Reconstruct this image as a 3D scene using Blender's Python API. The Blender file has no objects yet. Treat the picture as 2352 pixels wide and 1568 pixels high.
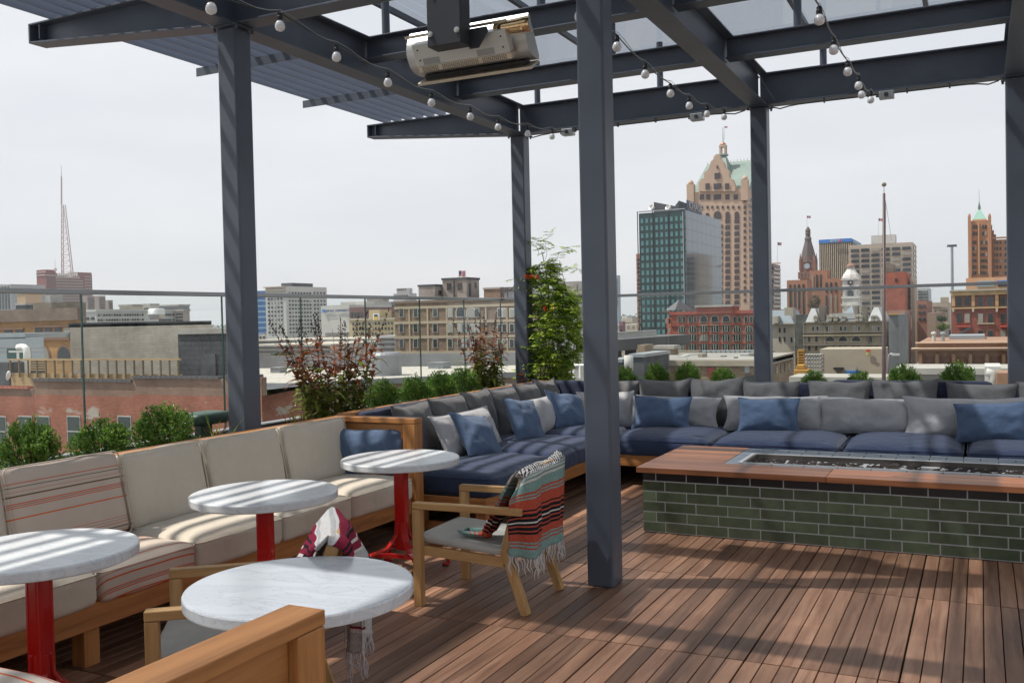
import bpy, bmesh, math, random
import numpy as np
from mathutils import Vector, Matrix, noise as mnoise
rnd = random.Random(7)
R = math.radians
PI = math.pi
S = bpy.context.scene
COL = S.collection

# ---------------------------------------------------------------- camera
CAMR = ((0.8955, 0.4444, -0.0225), (0.0094, 0.0317, 0.9995), (-0.4449, 0.8953, -0.0242))
FPX, CX, CY, EYE = 2166.7, 1176.0, 784.0, Vector((0, 0, 1.65))
_f = Vector(CAMR[2]).normalized()
_r = Vector(CAMR[0]); _r = (_r - _f * _r.dot(_f)).normalized()
_u = _r.cross(_f)
cam_data = bpy.data.cameras.new('camera')
cam = bpy.data.objects.new('camera', cam_data)
COL.objects.link(cam)
cam.matrix_world = Matrix((( _r.x, _u.x, -_f.x, EYE.x), (_r.y, _u.y, -_f.y, EYE.y), (_r.z, _u.z, -_f.z, EYE.z), (0, 0, 0, 1)))
cam_data.sensor_width = 36.0
cam_data.lens = FPX / 2352.0 * 36.0
cam_data.clip_start = 0.05
cam_data.clip_end = 12000
S.camera = cam

def ray(px, py):
    return _r * ((px - CX) / FPX) + _u * (-(py - CY) / FPX) + _f
def onY(px, py, y):
    d = ray(px, py); return EYE + d * (y / d.y)
def onX(px, py, x):
    d = ray(px, py); return EYE + d * (x / d.x)
def onZ(px, py, z):
    d = ray(px, py); return EYE + d * ((z - EYE.z) / d.z)

# ---------------------------------------------------------------- light
SUNDIR = Vector((0.57, 0.234, -1.0)).normalized()
w = bpy.data.worlds.new('World'); S.world = w; w.use_nodes = True
nt = w.node_tree; nt.nodes.clear()
sky = nt.nodes.new('ShaderNodeTexSky'); sky.sky_type = 'NISHITA'; sky.sun_disc = False
sky.sun_elevation = math.asin(-SUNDIR.z); sky.sun_rotation = math.atan2(-SUNDIR.x, -SUNDIR.y)
sky.dust_density = 3.0; sky.altitude = 200
tc = nt.nodes.new('ShaderNodeTexCoord'); mp = nt.nodes.new('ShaderNodeMapping'); mp.inputs['Scale'].default_value = (1.2, 1.2, 5)
nz = nt.nodes.new('ShaderNodeTexNoise'); nz.inputs['Scale'].default_value = 2.2; nz.inputs['Detail'].default_value = 7; nz.inputs['Roughness'].default_value = .55
cr = nt.nodes.new('ShaderNodeValToRGB')
cr.color_ramp.elements[0].position = .35; cr.color_ramp.elements[0].color = (6.7, 6.9, 7.2, 1)
cr.color_ramp.elements[1].position = .7; cr.color_ramp.elements[1].color = (7.6, 7.65, 7.75, 1)
mx = nt.nodes.new('ShaderNodeMix'); mx.data_type = 'RGBA'; mx.inputs[0].default_value = .86
bg = nt.nodes.new('ShaderNodeBackground'); bg.inputs[1].default_value = 0.1
wo = nt.nodes.new('ShaderNodeOutputWorld')
L = nt.links.new
L(tc.outputs['Generated'], mp.inputs[0]); L(mp.outputs[0], nz.inputs['Vector']); L(nz.outputs[0], cr.inputs[0])
L(sky.outputs[0], mx.inputs[6]); L(cr.outputs[0], mx.inputs[7]); L(mx.outputs[2], bg.inputs[0]); L(bg.outputs[0], wo.inputs[0])
sd = bpy.data.lights.new('sun', 'SUN'); sd.energy = 4.5; sd.angle = R(0.75); sd.color = (1.0, .93, .84)
so = bpy.data.objects.new('sun', sd); COL.objects.link(so)
so.rotation_euler = SUNDIR.to_track_quat('-Z', 'Y').to_euler(); so.location = (-20, -10, 40)
S.view_settings.view_transform = 'Standard'; S.view_settings.look = 'None'
S.view_settings.exposure = 0.32; S.view_settings.gamma = 1.0
S.render.engine = 'CYCLES'
S.cycles.max_bounces = 8; S.cycles.transparent_max_bounces = 16

# ---------------------------------------------------------------- helpers
ORG = {}
def props(o, label=None, cat=None, group=None, kind=None):
    if label: o['label'] = label
    if cat: o['category'] = cat
    if group: o['group'] = group
    if kind: o['kind'] = kind
    return o
def thing(name, label, cat, loc=(0, 0, 0), group=None, rz=0):
    o = bpy.data.objects.new(name, None); COL.objects.link(o)
    o.location = loc; o.rotation_euler = (0, 0, rz); o.empty_display_size = .1
    props(o, label, cat, group); ORG[o.name] = Vector(loc)
    return o
class MB:
    def __init__(s): s.v = []; s.f = []; s.uv = None; s.mi = []
    def add(s, vs, fs):
        n = len(s.v); s.v += [tuple(v) for v in vs]; s.f += [tuple(i + n for i in f) for f in fs]
        return s
    def box(s, x0, x1, y0, y1, z0, z1):
        return s.add([(x0,y0,z0),(x1,y0,z0),(x1,y1,z0),(x0,y1,z0),(x0,y0,z1),(x1,y0,z1),(x1,y1,z1),(x0,y1,z1)],
                     [(0,3,2,1),(4,5,6,7),(0,1,5,4),(1,2,6,5),(2,3,7,6),(3,0,4,7)])
    def bar(s, p0, p1, wd, th, up=(0, 0, 1)):   # rectangular bar from p0 to p1
        p0 = Vector(p0); p1 = Vector(p1); d = (p1 - p0).normalized(); a = d.cross(Vector(up))
        if a.length < 1e-5: a = Vector((1, 0, 0))
        a.normalize(); b = a.cross(d)
        vs = []
        for p in (p0, p1):
            for i, j in ((-1,-1),(1,-1),(1,1),(-1,1)): vs.append(p + a * i * wd / 2 + b * j * th / 2)
        return s.add(vs, [(0,3,2,1),(4,5,6,7),(0,1,5,4),(1,2,6,5),(2,3,7,6),(3,0,4,7)])
    def cyl(s, p0, p1, r0, r1=None, n=12, cap=True):
        r1 = r0 if r1 is None else r1
        return s.tube([p0, p1], [r0, r1], n, cap)
    def tube(s, pts, rs, n=8, cap=True):
        pts = [Vector(p) for p in pts]
        if not hasattr(rs, '__len__'): rs = [rs] * len(pts)
        vs = []; d0 = (pts[1] - pts[0]).normalized()
        a = d0.cross(Vector((0, 0, 1)))
        if a.length < 1e-3: a = Vector((1, 0, 0))
        a.normalize()
        for i, p in enumerate(pts):
            d = (pts[min(i + 1, len(pts) - 1)] - pts[max(i - 1, 0)]).normalized()
            a = (a - d * a.dot(d)).normalized(); b = d.cross(a)
            for k in range(n):
                t = 2 * PI * k / n; vs.append(p + (a * math.cos(t) + b * math.sin(t)) * rs[i])
        fs = []
        for i in range(len(pts) - 1):
            for k in range(n): fs.append((i*n+k, i*n+(k+1)%n, (i+1)*n+(k+1)%n, (i+1)*n+k))
        if cap: fs.append(tuple(range(n))[::-1]); fs.append(tuple((len(pts)-1)*n+k for k in range(n)))
        return s.add(vs, fs)
    def ribbon(s, pts, wd, th, up=(0,0,1)):
        pts = [Vector(p) for p in pts]; vs = []
        for i, p in enumerate(pts):
            d = (pts[min(i + 1, len(pts) - 1)] - pts[max(i - 1, 0)]).normalized()
            a = Vector(up); b = d.cross(a).normalized(); 
            for i2, j in ((-1,-1),(1,-1),(1,1),(-1,1)): vs.append(p + a * i2 * wd / 2 + b * j * th / 2)
        fs = [(0,3,2,1), tuple((len(pts)-1)*4+k for k in range(4))]
        for i in range(len(pts)-1):
            for k in range(4): fs.append((i*4+k, i*4+(k+1)%4, (i+1)*4+(k+1)%4, (i+1)*4+k))
        return s.add(vs, fs)
    def lathe(s, prof, c=(0,0,0), n=24, cap=True):
        vs = []; fs = []
        for r, z in prof:
            for k in range(n):
                t = 2*PI*k/n; vs.append((c[0]+r*math.cos(t), c[1]+r*math.sin(t), c[2]+z))
        for i in range(len(prof)-1):
            for k in range(n): fs.append((i*n+k, i*n+(k+1)%n, (i+1)*n+(k+1)%n, (i+1)*n+k))
        if cap: fs.append(tuple(range(n))[::-1]); fs.append(tuple((len(prof)-1)*n+k for k in range(n)))
        return s.add(vs, fs)
    def prism(s, pts2, axis, a0, a1):   # polygon (two coordinates) swept along axis
        n = len(pts2); vs = []
        for a in (a0, a1):
            for p, q in pts2:
                vs.append({'x': (a, p, q), 'y': (p, a, q), 'z': (p, q, a)}[axis])
        fs = [tuple(range(n))[::-1], tuple(range(n, 2*n))] + [(i, (i+1)%n, n+(i+1)%n, n+i) for i in range(n)]
        return s.add(vs, fs)
    def build(s, name, mat, parent=None, bevel=0, smooth=False, world=True, loc=None, sub=0):
        me = bpy.data.meshes.new(name)
        o = bpy.data.objects.new(name, me); COL.objects.link(o)
        off = Vector((0, 0, 0)); myorg = Vector((0, 0, 0))
        if parent is not None:
            o.parent = parent
            if world: off = ORG.get(parent.name, Vector((0, 0, 0)))
        if loc is not None: o.location = Vector(loc) - (off if world else Vector((0,0,0))); base = Vector(loc) if world else Vector((0,0,0))
        else: base = off
        ORG[o.name] = base.copy()
        me.from_pydata([(x - base.x, y - base.y, z - base.z) for x, y, z in s.v], [], s.f)
        if s.uv:
            ul = me.uv_layers.new(name='UVMap')
            for li, l in enumerate(me.loops): ul.data[li].uv = s.uv[l.vertex_index]
        me.materials.append(mat)
        bm = bmesh.new(); bm.from_mesh(me); bmesh.ops.recalc_face_normals(bm, faces=bm.faces); bm.to_mesh(me); bm.free()
        if smooth:
            for p in me.polygons: p.use_smooth = True
        if bevel:
            m = o.modifiers.new('bevel', 'BEVEL'); m.width = bevel; m.segments = 2; m.limit_method = 'ANGLE'; m.angle_limit = R(40)
        if sub:
            m = o.modifiers.new('sub', 'SUBSURF'); m.levels = sub; m.render_levels = sub
        return o
def kids(o): return [c for c in bpy.data.objects if c.parent == o]
def copy_tree(o, parent=None, top=True):
    c = o.copy(); COL.objects.link(c)
    if parent is not None: c.parent = parent
    for ch in CH(o): copy_tree(ch, c, False)
    return c
def CH(o): return list(o.children)

# ---------------------------------------------------------------- materials
def newmat(name):
    m = bpy.data.materials.new(name); m.use_nodes = True; n = m.node_tree
    return m, n, n.nodes['Principled BSDF'], n.links.new
def mat(name, col, rough=.6, metal=0, var=.12, scale=6, bump=0, bscale=60, spec=.5, stretch=(1,1,1), coat=0, col2=None):
    m, n, b, l = newmat(name)
    b.inputs['Roughness'].default_value = rough; b.inputs['Metallic'].default_value = metal
    b.inputs['Specular IOR Level'].default_value = spec; b.inputs['Coat Weight'].default_value = coat
    tc = n.nodes.new('ShaderNodeTexCoord'); mp = n.nodes.new('ShaderNodeMapping'); mp.inputs['Scale'].default_value = stretch
    l(tc.outputs['Object'], mp.inputs[0])
    nz = n.nodes.new('ShaderNodeTexNoise'); nz.inputs['Scale'].default_value = scale; nz.inputs['Detail'].default_value = 5
    l(mp.outputs[0], nz.inputs['Vector'])
    r = n.nodes.new('ShaderNodeValToRGB'); l(nz.outputs[0], r.inputs[0])
    c2 = col2 if col2 else tuple(min(1, c * (1 + var)) for c in col)
    c1 = col if col2 else tuple(c * (1 - var) for c in col)
    r.color_ramp.elements[0].position = .3; r.color_ramp.elements[0].color = (*c1, 1)
    r.color_ramp.elements[1].position = .7; r.color_ramp.elements[1].color = (*c2, 1)
    l(r.outputs[0], b.inputs['Base Color'])
    if bump:
        n2 = n.nodes.new('ShaderNodeTexNoise'); n2.inputs['Scale'].default_value = bscale; n2.inputs['Detail'].default_value = 3
        l(mp.outputs[0], n2.inputs['Vector'])
        bp = n.nodes.new('ShaderNodeBump'); bp.inputs['Strength'].default_value = bump; bp.inputs['Distance'].default_value = .01
        l(n2.outputs[0], bp.inputs['Height']); l(bp.outputs[0], b.inputs['Normal'])
    return m
def wood(name, c1, c2, axis, rough=.5, scale=1.0, dark=.55, vcol=False):
    m, n, b, l = newmat(name); b.inputs['Roughness'].default_value = rough
    st = [14.0, 14.0, 14.0]; st['xyz'.index(axis)] = .9
    tc = n.nodes.new('ShaderNodeTexCoord'); mp = n.nodes.new('ShaderNodeMapping'); mp.inputs['Scale'].default_value = [s * scale for s in st]
    l(tc.outputs['Object'], mp.inputs[0])
    src = mp.outputs[0]
    if vcol:
        at = n.nodes.new('ShaderNodeAttribute'); at.attribute_name = 'pid'
        ad = n.nodes.new('ShaderNodeVectorMath'); ad.operation = 'MULTIPLY_ADD'; ad.inputs[1].default_value = (37, 91, 53)
        l(at.outputs['Color'], ad.inputs[0]); l(src, ad.inputs[2]); src = ad.outputs[0]
    nz = n.nodes.new('ShaderNodeTexNoise'); nz.inputs['Scale'].default_value = 1.6; nz.inputs['Detail'].default_value = 8; nz.inputs['Roughness'].default_value = .62; nz.inputs['Distortion'].default_value = .6
    l(src, nz.inputs['Vector'])
    r = n.nodes.new('ShaderNodeValToRGB'); l(nz.outputs[0], r.inputs[0])
    r.color_ramp.elements[0].position = .28; r.color_ramp.elements[0].color = (*[c * dark for c in c1], 1)
    e = r.color_ramp.elements.new(.45); e.color = (*c1, 1)
    r.color_ramp.elements[-1].position = .75; r.color_ramp.elements[-1].color = (*c2, 1)
    out = r.outputs[0]
    if vcol:
        mr = n.nodes.new('ShaderNodeMapRange'); mr.inputs[3].default_value = .55; mr.inputs[4].default_value = 1.38
        sp = n.nodes.new('ShaderNodeSeparateColor'); l(at.outputs['Color'], sp.inputs[0]); l(sp.outputs[0], mr.inputs[0])
        mm = n.nodes.new('ShaderNodeMix'); mm.data_type = 'RGBA'; mm.blend_type = 'MULTIPLY'; mm.inputs[0].default_value = 1
        l(out, mm.inputs[6]); l(mr.outputs[0], mm.inputs[7]); out = mm.outputs[2]
        n3 = n.nodes.new('ShaderNodeTexNoise'); n3.inputs['Scale'].default_value = 1.1; n3.inputs['Detail'].default_value = 6; l(tc.outputs['Object'], n3.inputs['Vector'])
        r3 = n.nodes.new('ShaderNodeValToRGB'); l(n3.outputs[0], r3.inputs[0]); r3.color_ramp.elements[0].position = .38; r3.color_ramp.elements[0].color = (.72,.70,.70,1); r3.color_ramp.elements[1].position = .6
        m3 = n.nodes.new('ShaderNodeMix'); m3.data_type = 'RGBA'; m3.blend_type = 'MULTIPLY'; m3.inputs[0].default_value = 1
        l(out, m3.inputs[6]); l(r3.outputs[0], m3.inputs[7]); out = m3.outputs[2]
    l(out, b.inputs['Base Color'])
    bp = n.nodes.new('ShaderNodeBump'); bp.inputs['Strength'].default_value = .25; bp.inputs['Distance'].default_value = .004
    l(nz.outputs[0], bp.inputs['Height']); l(bp.outputs[0], b.inputs['Normal'])
    return m
def fabric(name, col, var=.1, weave=500, bump=.3, rough=.95):
    m, n, b, l = newmat(name); b.inputs['Roughness'].default_value = rough; b.inputs['Specular IOR Level'].default_value = .2
    b.inputs['Sheen Weight'].default_value = .15
    tc = n.nodes.new('ShaderNodeTexCoord')
    nz = n.nodes.new('ShaderNodeTexNoise'); nz.inputs['Scale'].default_value = 5; nz.inputs['Detail'].default_value = 8; nz.inputs['Roughness'].default_value = .7
    l(tc.outputs['Object'], nz.inputs['Vector'])
    r = n.nodes.new('ShaderNodeValToRGB'); l(nz.outputs[0], r.inputs[0])
    r.color_ramp.elements[0].position = .3; r.color_ramp.elements[0].color = (*[c * (1 - var) for c in col], 1)
    r.color_ramp.elements[1].position = .7; r.color_ramp.elements[1].color = (*[c * (1 + var) for c in col], 1)
    l(r.outputs[0], b.inputs['Base Color'])
    n2 = n.nodes.new('ShaderNodeTexNoise'); n2.inputs['Scale'].default_value = weave; l(tc.outputs['Object'], n2.inputs['Vector'])
    n3 = n.nodes.new('ShaderNodeTexNoise'); n3.inputs['Scale'].default_value = 9; n3.inputs['Detail'].default_value = 2; l(tc.outputs['Object'], n3.inputs['Vector'])
    b1 = n.nodes.new('ShaderNodeBump'); b1.inputs['Strength'].default_value = .5; b1.inputs['Distance'].default_value = .03; l(n3.outputs[0], b1.inputs['Height'])
    b2 = n.nodes.new('ShaderNodeBump'); b2.inputs['Strength'].default_value = bump; b2.inputs['Distance'].default_value = .002; l(n2.outputs[0], b2.inputs['Height'])
    l(b1.outputs[0], b2.inputs['Normal']); l(b2.outputs[0], b.inputs['Normal'])
    return m
def striped(name, base, axis, bands, rough=.95, uv=False, addz=None):
    """fabric with woven stripes across one object axis; bands = [(pos, halfwidth, colour)] in metres (or UV units)"""
    m, n, b, l = newmat(name); b.inputs['Roughness'].default_value = rough; b.inputs['Specular IOR Level'].default_value = .2
    tc = n.nodes.new('ShaderNodeTexCoord'); sp = n.nodes.new('ShaderNodeSeparateXYZ'); l(tc.outputs['UV' if uv else 'Object'], sp.inputs[0])
    v = sp.outputs['XYZ'.index(axis.upper())]
    if addz is not None:
        az = n.nodes.new('ShaderNodeMath'); az.operation = 'ADD'; l(sp.outputs[2], az.inputs[0]); az.inputs[1].default_value = addz
        mn = n.nodes.new('ShaderNodeMath'); mn.operation = 'MINIMUM'; l(az.outputs[0], mn.inputs[0]); mn.inputs[1].default_value = 0
        av = n.nodes.new('ShaderNodeMath'); av.operation = 'ADD'; l(v, av.inputs[0]); l(mn.outputs[0], av.inputs[1]); v = av.outputs[0]
    nz = n.nodes.new('ShaderNodeTexNoise'); nz.inputs['Scale'].default_value = 6; l(tc.outputs['Object'], nz.inputs['Vector'])
    col = None
    rgb = n.nodes.new('ShaderNodeRGB'); rgb.outputs[0].default_value = (*base, 1); col = rgb.outputs[0]
    for p, hw, c in bands:
        s = n.nodes.new('ShaderNodeMath'); s.operation = 'SUBTRACT'; l(v, s.inputs[0]); s.inputs[1].default_value = p
        a = n.nodes.new('ShaderNodeMath'); a.operation = 'ABSOLUTE'; l(s.outputs[0], a.inputs[0])
        t = n.nodes.new('ShaderNodeMath'); t.operation = 'LESS_THAN'; l(a.outputs[0], t.inputs[0]); t.inputs[1].default_value = hw
        x = n.nodes.new('ShaderNodeMix'); x.data_type = 'RGBA'; l(t.outputs[0], x.inputs[0]); l(col, x.inputs[6]); x.inputs[7].default_value = (*c, 1); col = x.outputs[2]
    r = n.nodes.new('ShaderNodeMapRange'); r.inputs[3].default_value = .88; r.inputs[4].default_value = 1.1; l(nz.outputs[0], r.inputs[0])
    x = n.nodes.new('ShaderNodeMix'); x.data_type = 'RGBA'; x.blend_type = 'MULTIPLY'; x.inputs[0].default_value = 1; l(col, x.inputs[6]); l(r.outputs[0], x.inputs[7])
    l(x.outputs[2], b.inputs['Base Color'])
    n2 = n.nodes.new('ShaderNodeTexNoise'); n2.inputs['Scale'].default_value = 350; l(tc.outputs['Object'], n2.inputs['Vector'])
    b2 = n.nodes.new('ShaderNodeBump'); b2.inputs['Strength'].default_value = .4; b2.inputs['Distance'].default_value = .002; l(n2.outputs[0], b2.inputs['Height']); l(b2.outputs[0], b.inputs['Normal'])
    return m
def serape(name, bands, total, zig):
    """blanket cloth: colour by UV v through a constant ramp, with a knitted zigzag band and thread noise"""
    m, n, b, l = newmat(name); b.inputs['Roughness'].default_value = 1; b.inputs['Specular IOR Level'].default_value = .1
    tc = n.nodes.new('ShaderNodeTexCoord'); sp = n.nodes.new('ShaderNodeSeparateXYZ'); l(tc.outputs['UV'], sp.inputs[0])
    cur = None
    # chain of ramps, 24 stops each
    items = []; a = 0
    for wd, c in bands: items.append((a / total, c)); a += wd
    chunks = [items[i:i + 24] for i in range(0, len(items), 24)]
    for k, chn in enumerate(chunks):
        r = n.nodes.new('ShaderNodeValToRGB'); r.color_ramp.interpolation = 'CONSTANT'; l(sp.outputs[1], r.inputs[0])
        r.color_ramp.elements[0].position = chn[0][0]; r.color_ramp.elements[0].color = (*chn[0][1], 1)
        r.color_ramp.elements.remove(r.color_ramp.elements[1])
        for p, c in chn[1:]: e = r.color_ramp.elements.new(p); e.color = (*c, 1)
        if cur is None: cur = r.outputs[0]
        else:
            t = n.nodes.new('ShaderNodeMath'); t.operation = 'GREATER_THAN'; l(sp.outputs[1], t.inputs[0]); t.inputs[1].default_value = chn[0][0]
            x = n.nodes.new('ShaderNodeMix'); x.data_type = 'RGBA'; l(t.outputs[0], x.inputs[0]); l(cur, x.inputs[6]); l(r.outputs[0], x.inputs[7]); cur = x.outputs[2]
    if zig:
        vo = n.nodes.new('ShaderNodeTexWave'); vo.bands_direction = 'DIAGONAL'; vo.inputs['Scale'].default_value = 14; vo.inputs['Distortion'].default_value = 6; vo.inputs['Detail'].default_value = 2; vo.inputs['Detail Scale'].default_value = 4
        mp = n.nodes.new('ShaderNodeMapping'); mp.inputs['Scale'].default_value = (1, 2, 1); l(tc.outputs['UV'], mp.inputs[0]); l(mp.outputs[0], vo.inputs['Vector'])
        t3 = n.nodes.new('ShaderNodeMath'); t3.operation = 'GREATER_THAN'; l(vo.outputs['Fac'], t3.inputs[0]); t3.inputs[1].default_value = .5
        bw = n.nodes.new('ShaderNodeMix'); bw.data_type = 'RGBA'; l(t3.outputs[0], bw.inputs[0]); bw.inputs[6].default_value = (.015, .015, .02, 1); bw.inputs[7].default_value = (.62, .6, .58, 1)
        for z0, z1 in zig:
            g = n.nodes.new('ShaderNodeMath'); g.operation = 'COMPARE'; l(sp.outputs[1], g.inputs[0]); g.inputs[1].default_value = (z0 + z1) / 2; g.inputs[2].default_value = (z1 - z0) / 2
            x = n.nodes.new('ShaderNodeMix'); x.data_type = 'RGBA'; l(g.outputs[0], x.inputs[0]); l(cur, x.inputs[6]); l(bw.outputs[2], x.inputs[7]); cur = x.outputs[2]
    nz = n.nodes.new('ShaderNodeTexNoise'); nz.inputs['Scale'].default_value = 1; mq = n.nodes.new('ShaderNodeMapping'); mq.inputs['Scale'].default_value = (160, 60, 1); l(tc.outputs['UV'], mq.inputs[0]); l(mq.outputs[0], nz.inputs['Vector'])
    r = n.nodes.new('ShaderNodeMapRange'); r.inputs[1].default_value = .3; r.inputs[2].default_value = .7; r.inputs[3].default_value = .72; r.inputs[4].default_value = 1.2; l(nz.outputs[0], r.inputs[0])
    x = n.nodes.new('ShaderNodeMix'); x.data_type = 'RGBA'; x.blend_type = 'MULTIPLY'; x.inputs[0].default_value = 1; l(cur, x.inputs[6]); l(r.outputs[0], x.inputs[7]); l(x.outputs[2], b.inputs['Base Color'])
    b2 = n.nodes.new('ShaderNodeBump'); b2.inputs['Strength'].default_value = .6; b2.inputs['Distance'].default_value = .003; l(nz.outputs[0], b2.inputs['Height']); l(b2.outputs[0], b.inputs['Normal'])
    return m
def brick(name, c1, c2, mortar, bw=.22, bh=.075, ms=.012, rough=.85, var=None, bandz=None):
    m, n, b, l = newmat(name); b.inputs['Roughness'].default_value = rough; b.inputs['Specular IOR Level'].default_value = .25
    ge = n.nodes.new('ShaderNodeNewGeometry'); sp = n.nodes.new('ShaderNodeSeparateXYZ'); l(ge.outputs['Position'], sp.inputs[0])
    ad = n.nodes.new('ShaderNodeMath'); l(sp.outputs[0], ad.inputs[0]); l(sp.outputs[1], ad.inputs[1])
    cb = n.nodes.new('ShaderNodeCombineXYZ'); l(ad.outputs[0], cb.inputs[0]); l(sp.outputs[2], cb.inputs[1])
    bt = n.nodes.new('ShaderNodeTexBrick'); l(cb.outputs[0], bt.inputs['Vector'])
    bt.inputs['Scale'].default_value = 1; bt.inputs['Brick Width'].default_value = bw; bt.inputs['Row Height'].default_value = bh; bt.inputs['Mortar Size'].default_value = ms
    bt.inputs['Color1'].default_value = (*c1, 1); bt.inputs['Color2'].default_value = (*c2, 1); bt.inputs['Mortar'].default_value = (*mortar, 1)
    nz = n.nodes.new('ShaderNodeTexNoise'); nz.inputs['Scale'].default_value = .35; nz.inputs['Detail'].default_value = 8; nz.inputs['Roughness'].default_value = .65; l(cb.outputs[0], nz.inputs['Vector'])
    r = n.nodes.new('ShaderNodeMapRange'); r.inputs[1].default_value = .3; r.inputs[2].default_value = .7; r.inputs[3].default_value = .72; r.inputs[4].default_value = 1.28; l(nz.outputs[0], r.inputs[0])
    x = n.nodes.new('ShaderNodeMix'); x.data_type = 'RGBA'; x.blend_type = 'MULTIPLY'; x.inputs[0].default_value = 1; l(bt.outputs[0], x.inputs[6]); l(r.outputs[0], x.inputs[7])
    out = x.outputs[2]
    if var:    # patches of another colour (painted over, repaired)
        n4 = n.nodes.new('ShaderNodeTexNoise'); n4.inputs['Scale'].default_value = var[1]; n4.inputs['Detail'].default_value = 6
        mp = n.nodes.new('ShaderNodeMapping'); mp.inputs['Scale'].default_value = (1, var[3] if len(var) > 3 else 1, 1); l(cb.outputs[0], mp.inputs[0]); l(mp.outputs[0], n4.inputs['Vector'])
        r4 = n.nodes.new('ShaderNodeValToRGB'); l(n4.outputs[0], r4.inputs[0]); r4.color_ramp.elements[0].position = var[2]; r4.color_ramp.elements[1].position = var[2] + .04
        x4 = n.nodes.new('ShaderNodeMix'); x4.data_type = 'RGBA'; l(r4.outputs[0], x4.inputs[0]); l(out, x4.inputs[6]); x4.inputs[7].default_value = (*var[0], 1); out = x4.outputs[2]
    l(out, b.inputs['Base Color'])
    bp = n.nodes.new('ShaderNodeBump'); bp.inputs['Strength'].default_value = .5; bp.inputs['Distance'].default_value = .02; l(bt.outputs['Fac'], bp.inputs['Height']); bp.invert = True; l(bp.outputs[0], b.inputs['Normal'])
    return m
def leafmat(name, c1, c2, trans=.35, rough=.45, scale=9):
    m, n, b, l = newmat(name); b.inputs['Roughness'].default_value = rough
    tc = n.nodes.new('ShaderNodeTexCoord'); nz = n.nodes.new('ShaderNodeTexNoise'); nz.inputs['Scale'].default_value = scale; nz.inputs['Detail'].default_value = 4; l(tc.outputs['Object'], nz.inputs['Vector'])
    r = n.nodes.new('ShaderNodeValToRGB'); l(nz.outputs[0], r.inputs[0]); r.color_ramp.elements[0].position = .35; r.color_ramp.elements[1].position = .65
    r.color_ramp.elements[0].color = (*c1, 1); r.color_ramp.elements[1].color = (*c2, 1)
    l(r.outputs[0], b.inputs['Base Color'])
    tr = n.nodes.new('ShaderNodeBsdfTranslucent'); l(r.outputs[0], tr.inputs[0])
    ms = n.nodes.new('ShaderNodeMixShader'); ms.inputs[0].default_value = trans
    l(b.outputs[0], ms.inputs[1]); l(tr.outputs[0], ms.inputs[2]); l(ms.outputs[0], n.nodes['Material Output'].inputs[0])
    return m
def glassmat(name, tint, refl=1.0, ior=1.45, rough=0.0):
    m, n, b, l = newmat(name); n.nodes.remove(b)
    t = n.nodes.new('ShaderNodeBsdfTransparent'); t.inputs[0].default_value = (*tint, 1)
    g = n.nodes.new('ShaderNodeBsdfGlossy'); g.inputs['Roughness'].default_value = rough; g.inputs[0].default_value = (refl, refl, refl, 1)
    f = n.nodes.new('ShaderNodeFresnel'); f.inputs[0].default_value = ior
    ge = n.nodes.new('ShaderNodeNewGeometry'); iv = n.nodes.new('ShaderNodeMath'); iv.operation = 'SUBTRACT'; iv.inputs[0].default_value = 1; l(ge.outputs['Backfacing'], iv.inputs[1])
    fm = n.nodes.new('ShaderNodeMath'); fm.operation = 'MULTIPLY'; l(f.outputs[0], fm.inputs[0]); l(iv.outputs[0], fm.inputs[1])
    ms = n.nodes.new('ShaderNodeMixShader'); l(fm.outputs[0], ms.inputs[0]); l(t.outputs[0], ms.inputs[1]); l(g.outputs[0], ms.inputs[2]); l(ms.outputs[0], n.nodes['Material Output'].inputs[0])
    return m

STEEL = mat('painted_steel', (.070, .084, .112), .42, 0, .16, 2.2, .05, 300)
STEELD = mat('dark_painted_steel', (.03, .034, .042), .5, 0, .05, 4)
INOX = mat('stainless_steel', (.60, .60, .59), .42, .65, .06, 3, stretch=(.3, 6, 6))
INOXW = mat('warm_stainless_lip', (.62, .55, .45), .4, .7, .06, 3)
COPPER = mat('heat_tinted_steel', (.65, .36, .14), .16, 1, .5, 3, stretch=(.5, 8, 8), col2=(.9, .75, .5))
RAILM = mat('rail_metal', (.36, .37, .38), .38, .6, .03)
TEAK = {a: wood('teak_' + a, (.36, .15, .043), (.52, .24, .078), a) for a in 'xyz'}
TEAKC = {a: wood('pale_teak_' + a, (.44, .25, .095), (.58, .36, .16), a, .6) for a in 'xyz'}
CUMARU = wood('fire_table_wood', (.34, .12, .045), (.50, .205, .085), 'x', .42, dark=.75, vcol=True)
DECKM = wood('deck_wood', (.215, .108, .062), (.35, .20, .125), 'y', .55, dark=.62, vcol=True)
BEIGE = fabric('beige_canvas', (.55, .50, .42), .05)
NAVY = fabric('navy_canvas', (.030, .044, .088), .12)
NAVYB = fabric('dark_navy_canvas', (.028, .034, .062), .1)
BLUE = fabric('denim_blue_canvas', (.078, .120, .200), .12)
GREY = fabric('light_grey_canvas', (.37, .37, .38), .07)
CHAR = fabric('charcoal_canvas', (.115, .115, .118), .1)
RED = mat('red_enamel', (.46, .008, .008), .22, 0, .05, coat=.5)
WHITE = mat('white_paint', (.75, .75, .73), .5)
BLACK = mat('black_rubber', (.012, .012, .014), .5)
WIRE = mat('cable_sheath', (.03, .028, .025), .4)
BULB = mat('frosted_bulb_glass', (.74, .74, .76), .12, 0, .02, coat=.6)
GLASS = glassmat('balustrade_glass', (.955, .975, .968), .9, 1.4)
ROOFG = glassmat('roof_glass', (.73, .755, .785), .85, 1.5, .015)
EDGE = mat('glass_edge', (.02, .075, .07), .15)
SOIL = mat('planter_soil', (.035, .025, .018), .9, 0, .4, 40, .6, 30)
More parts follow.
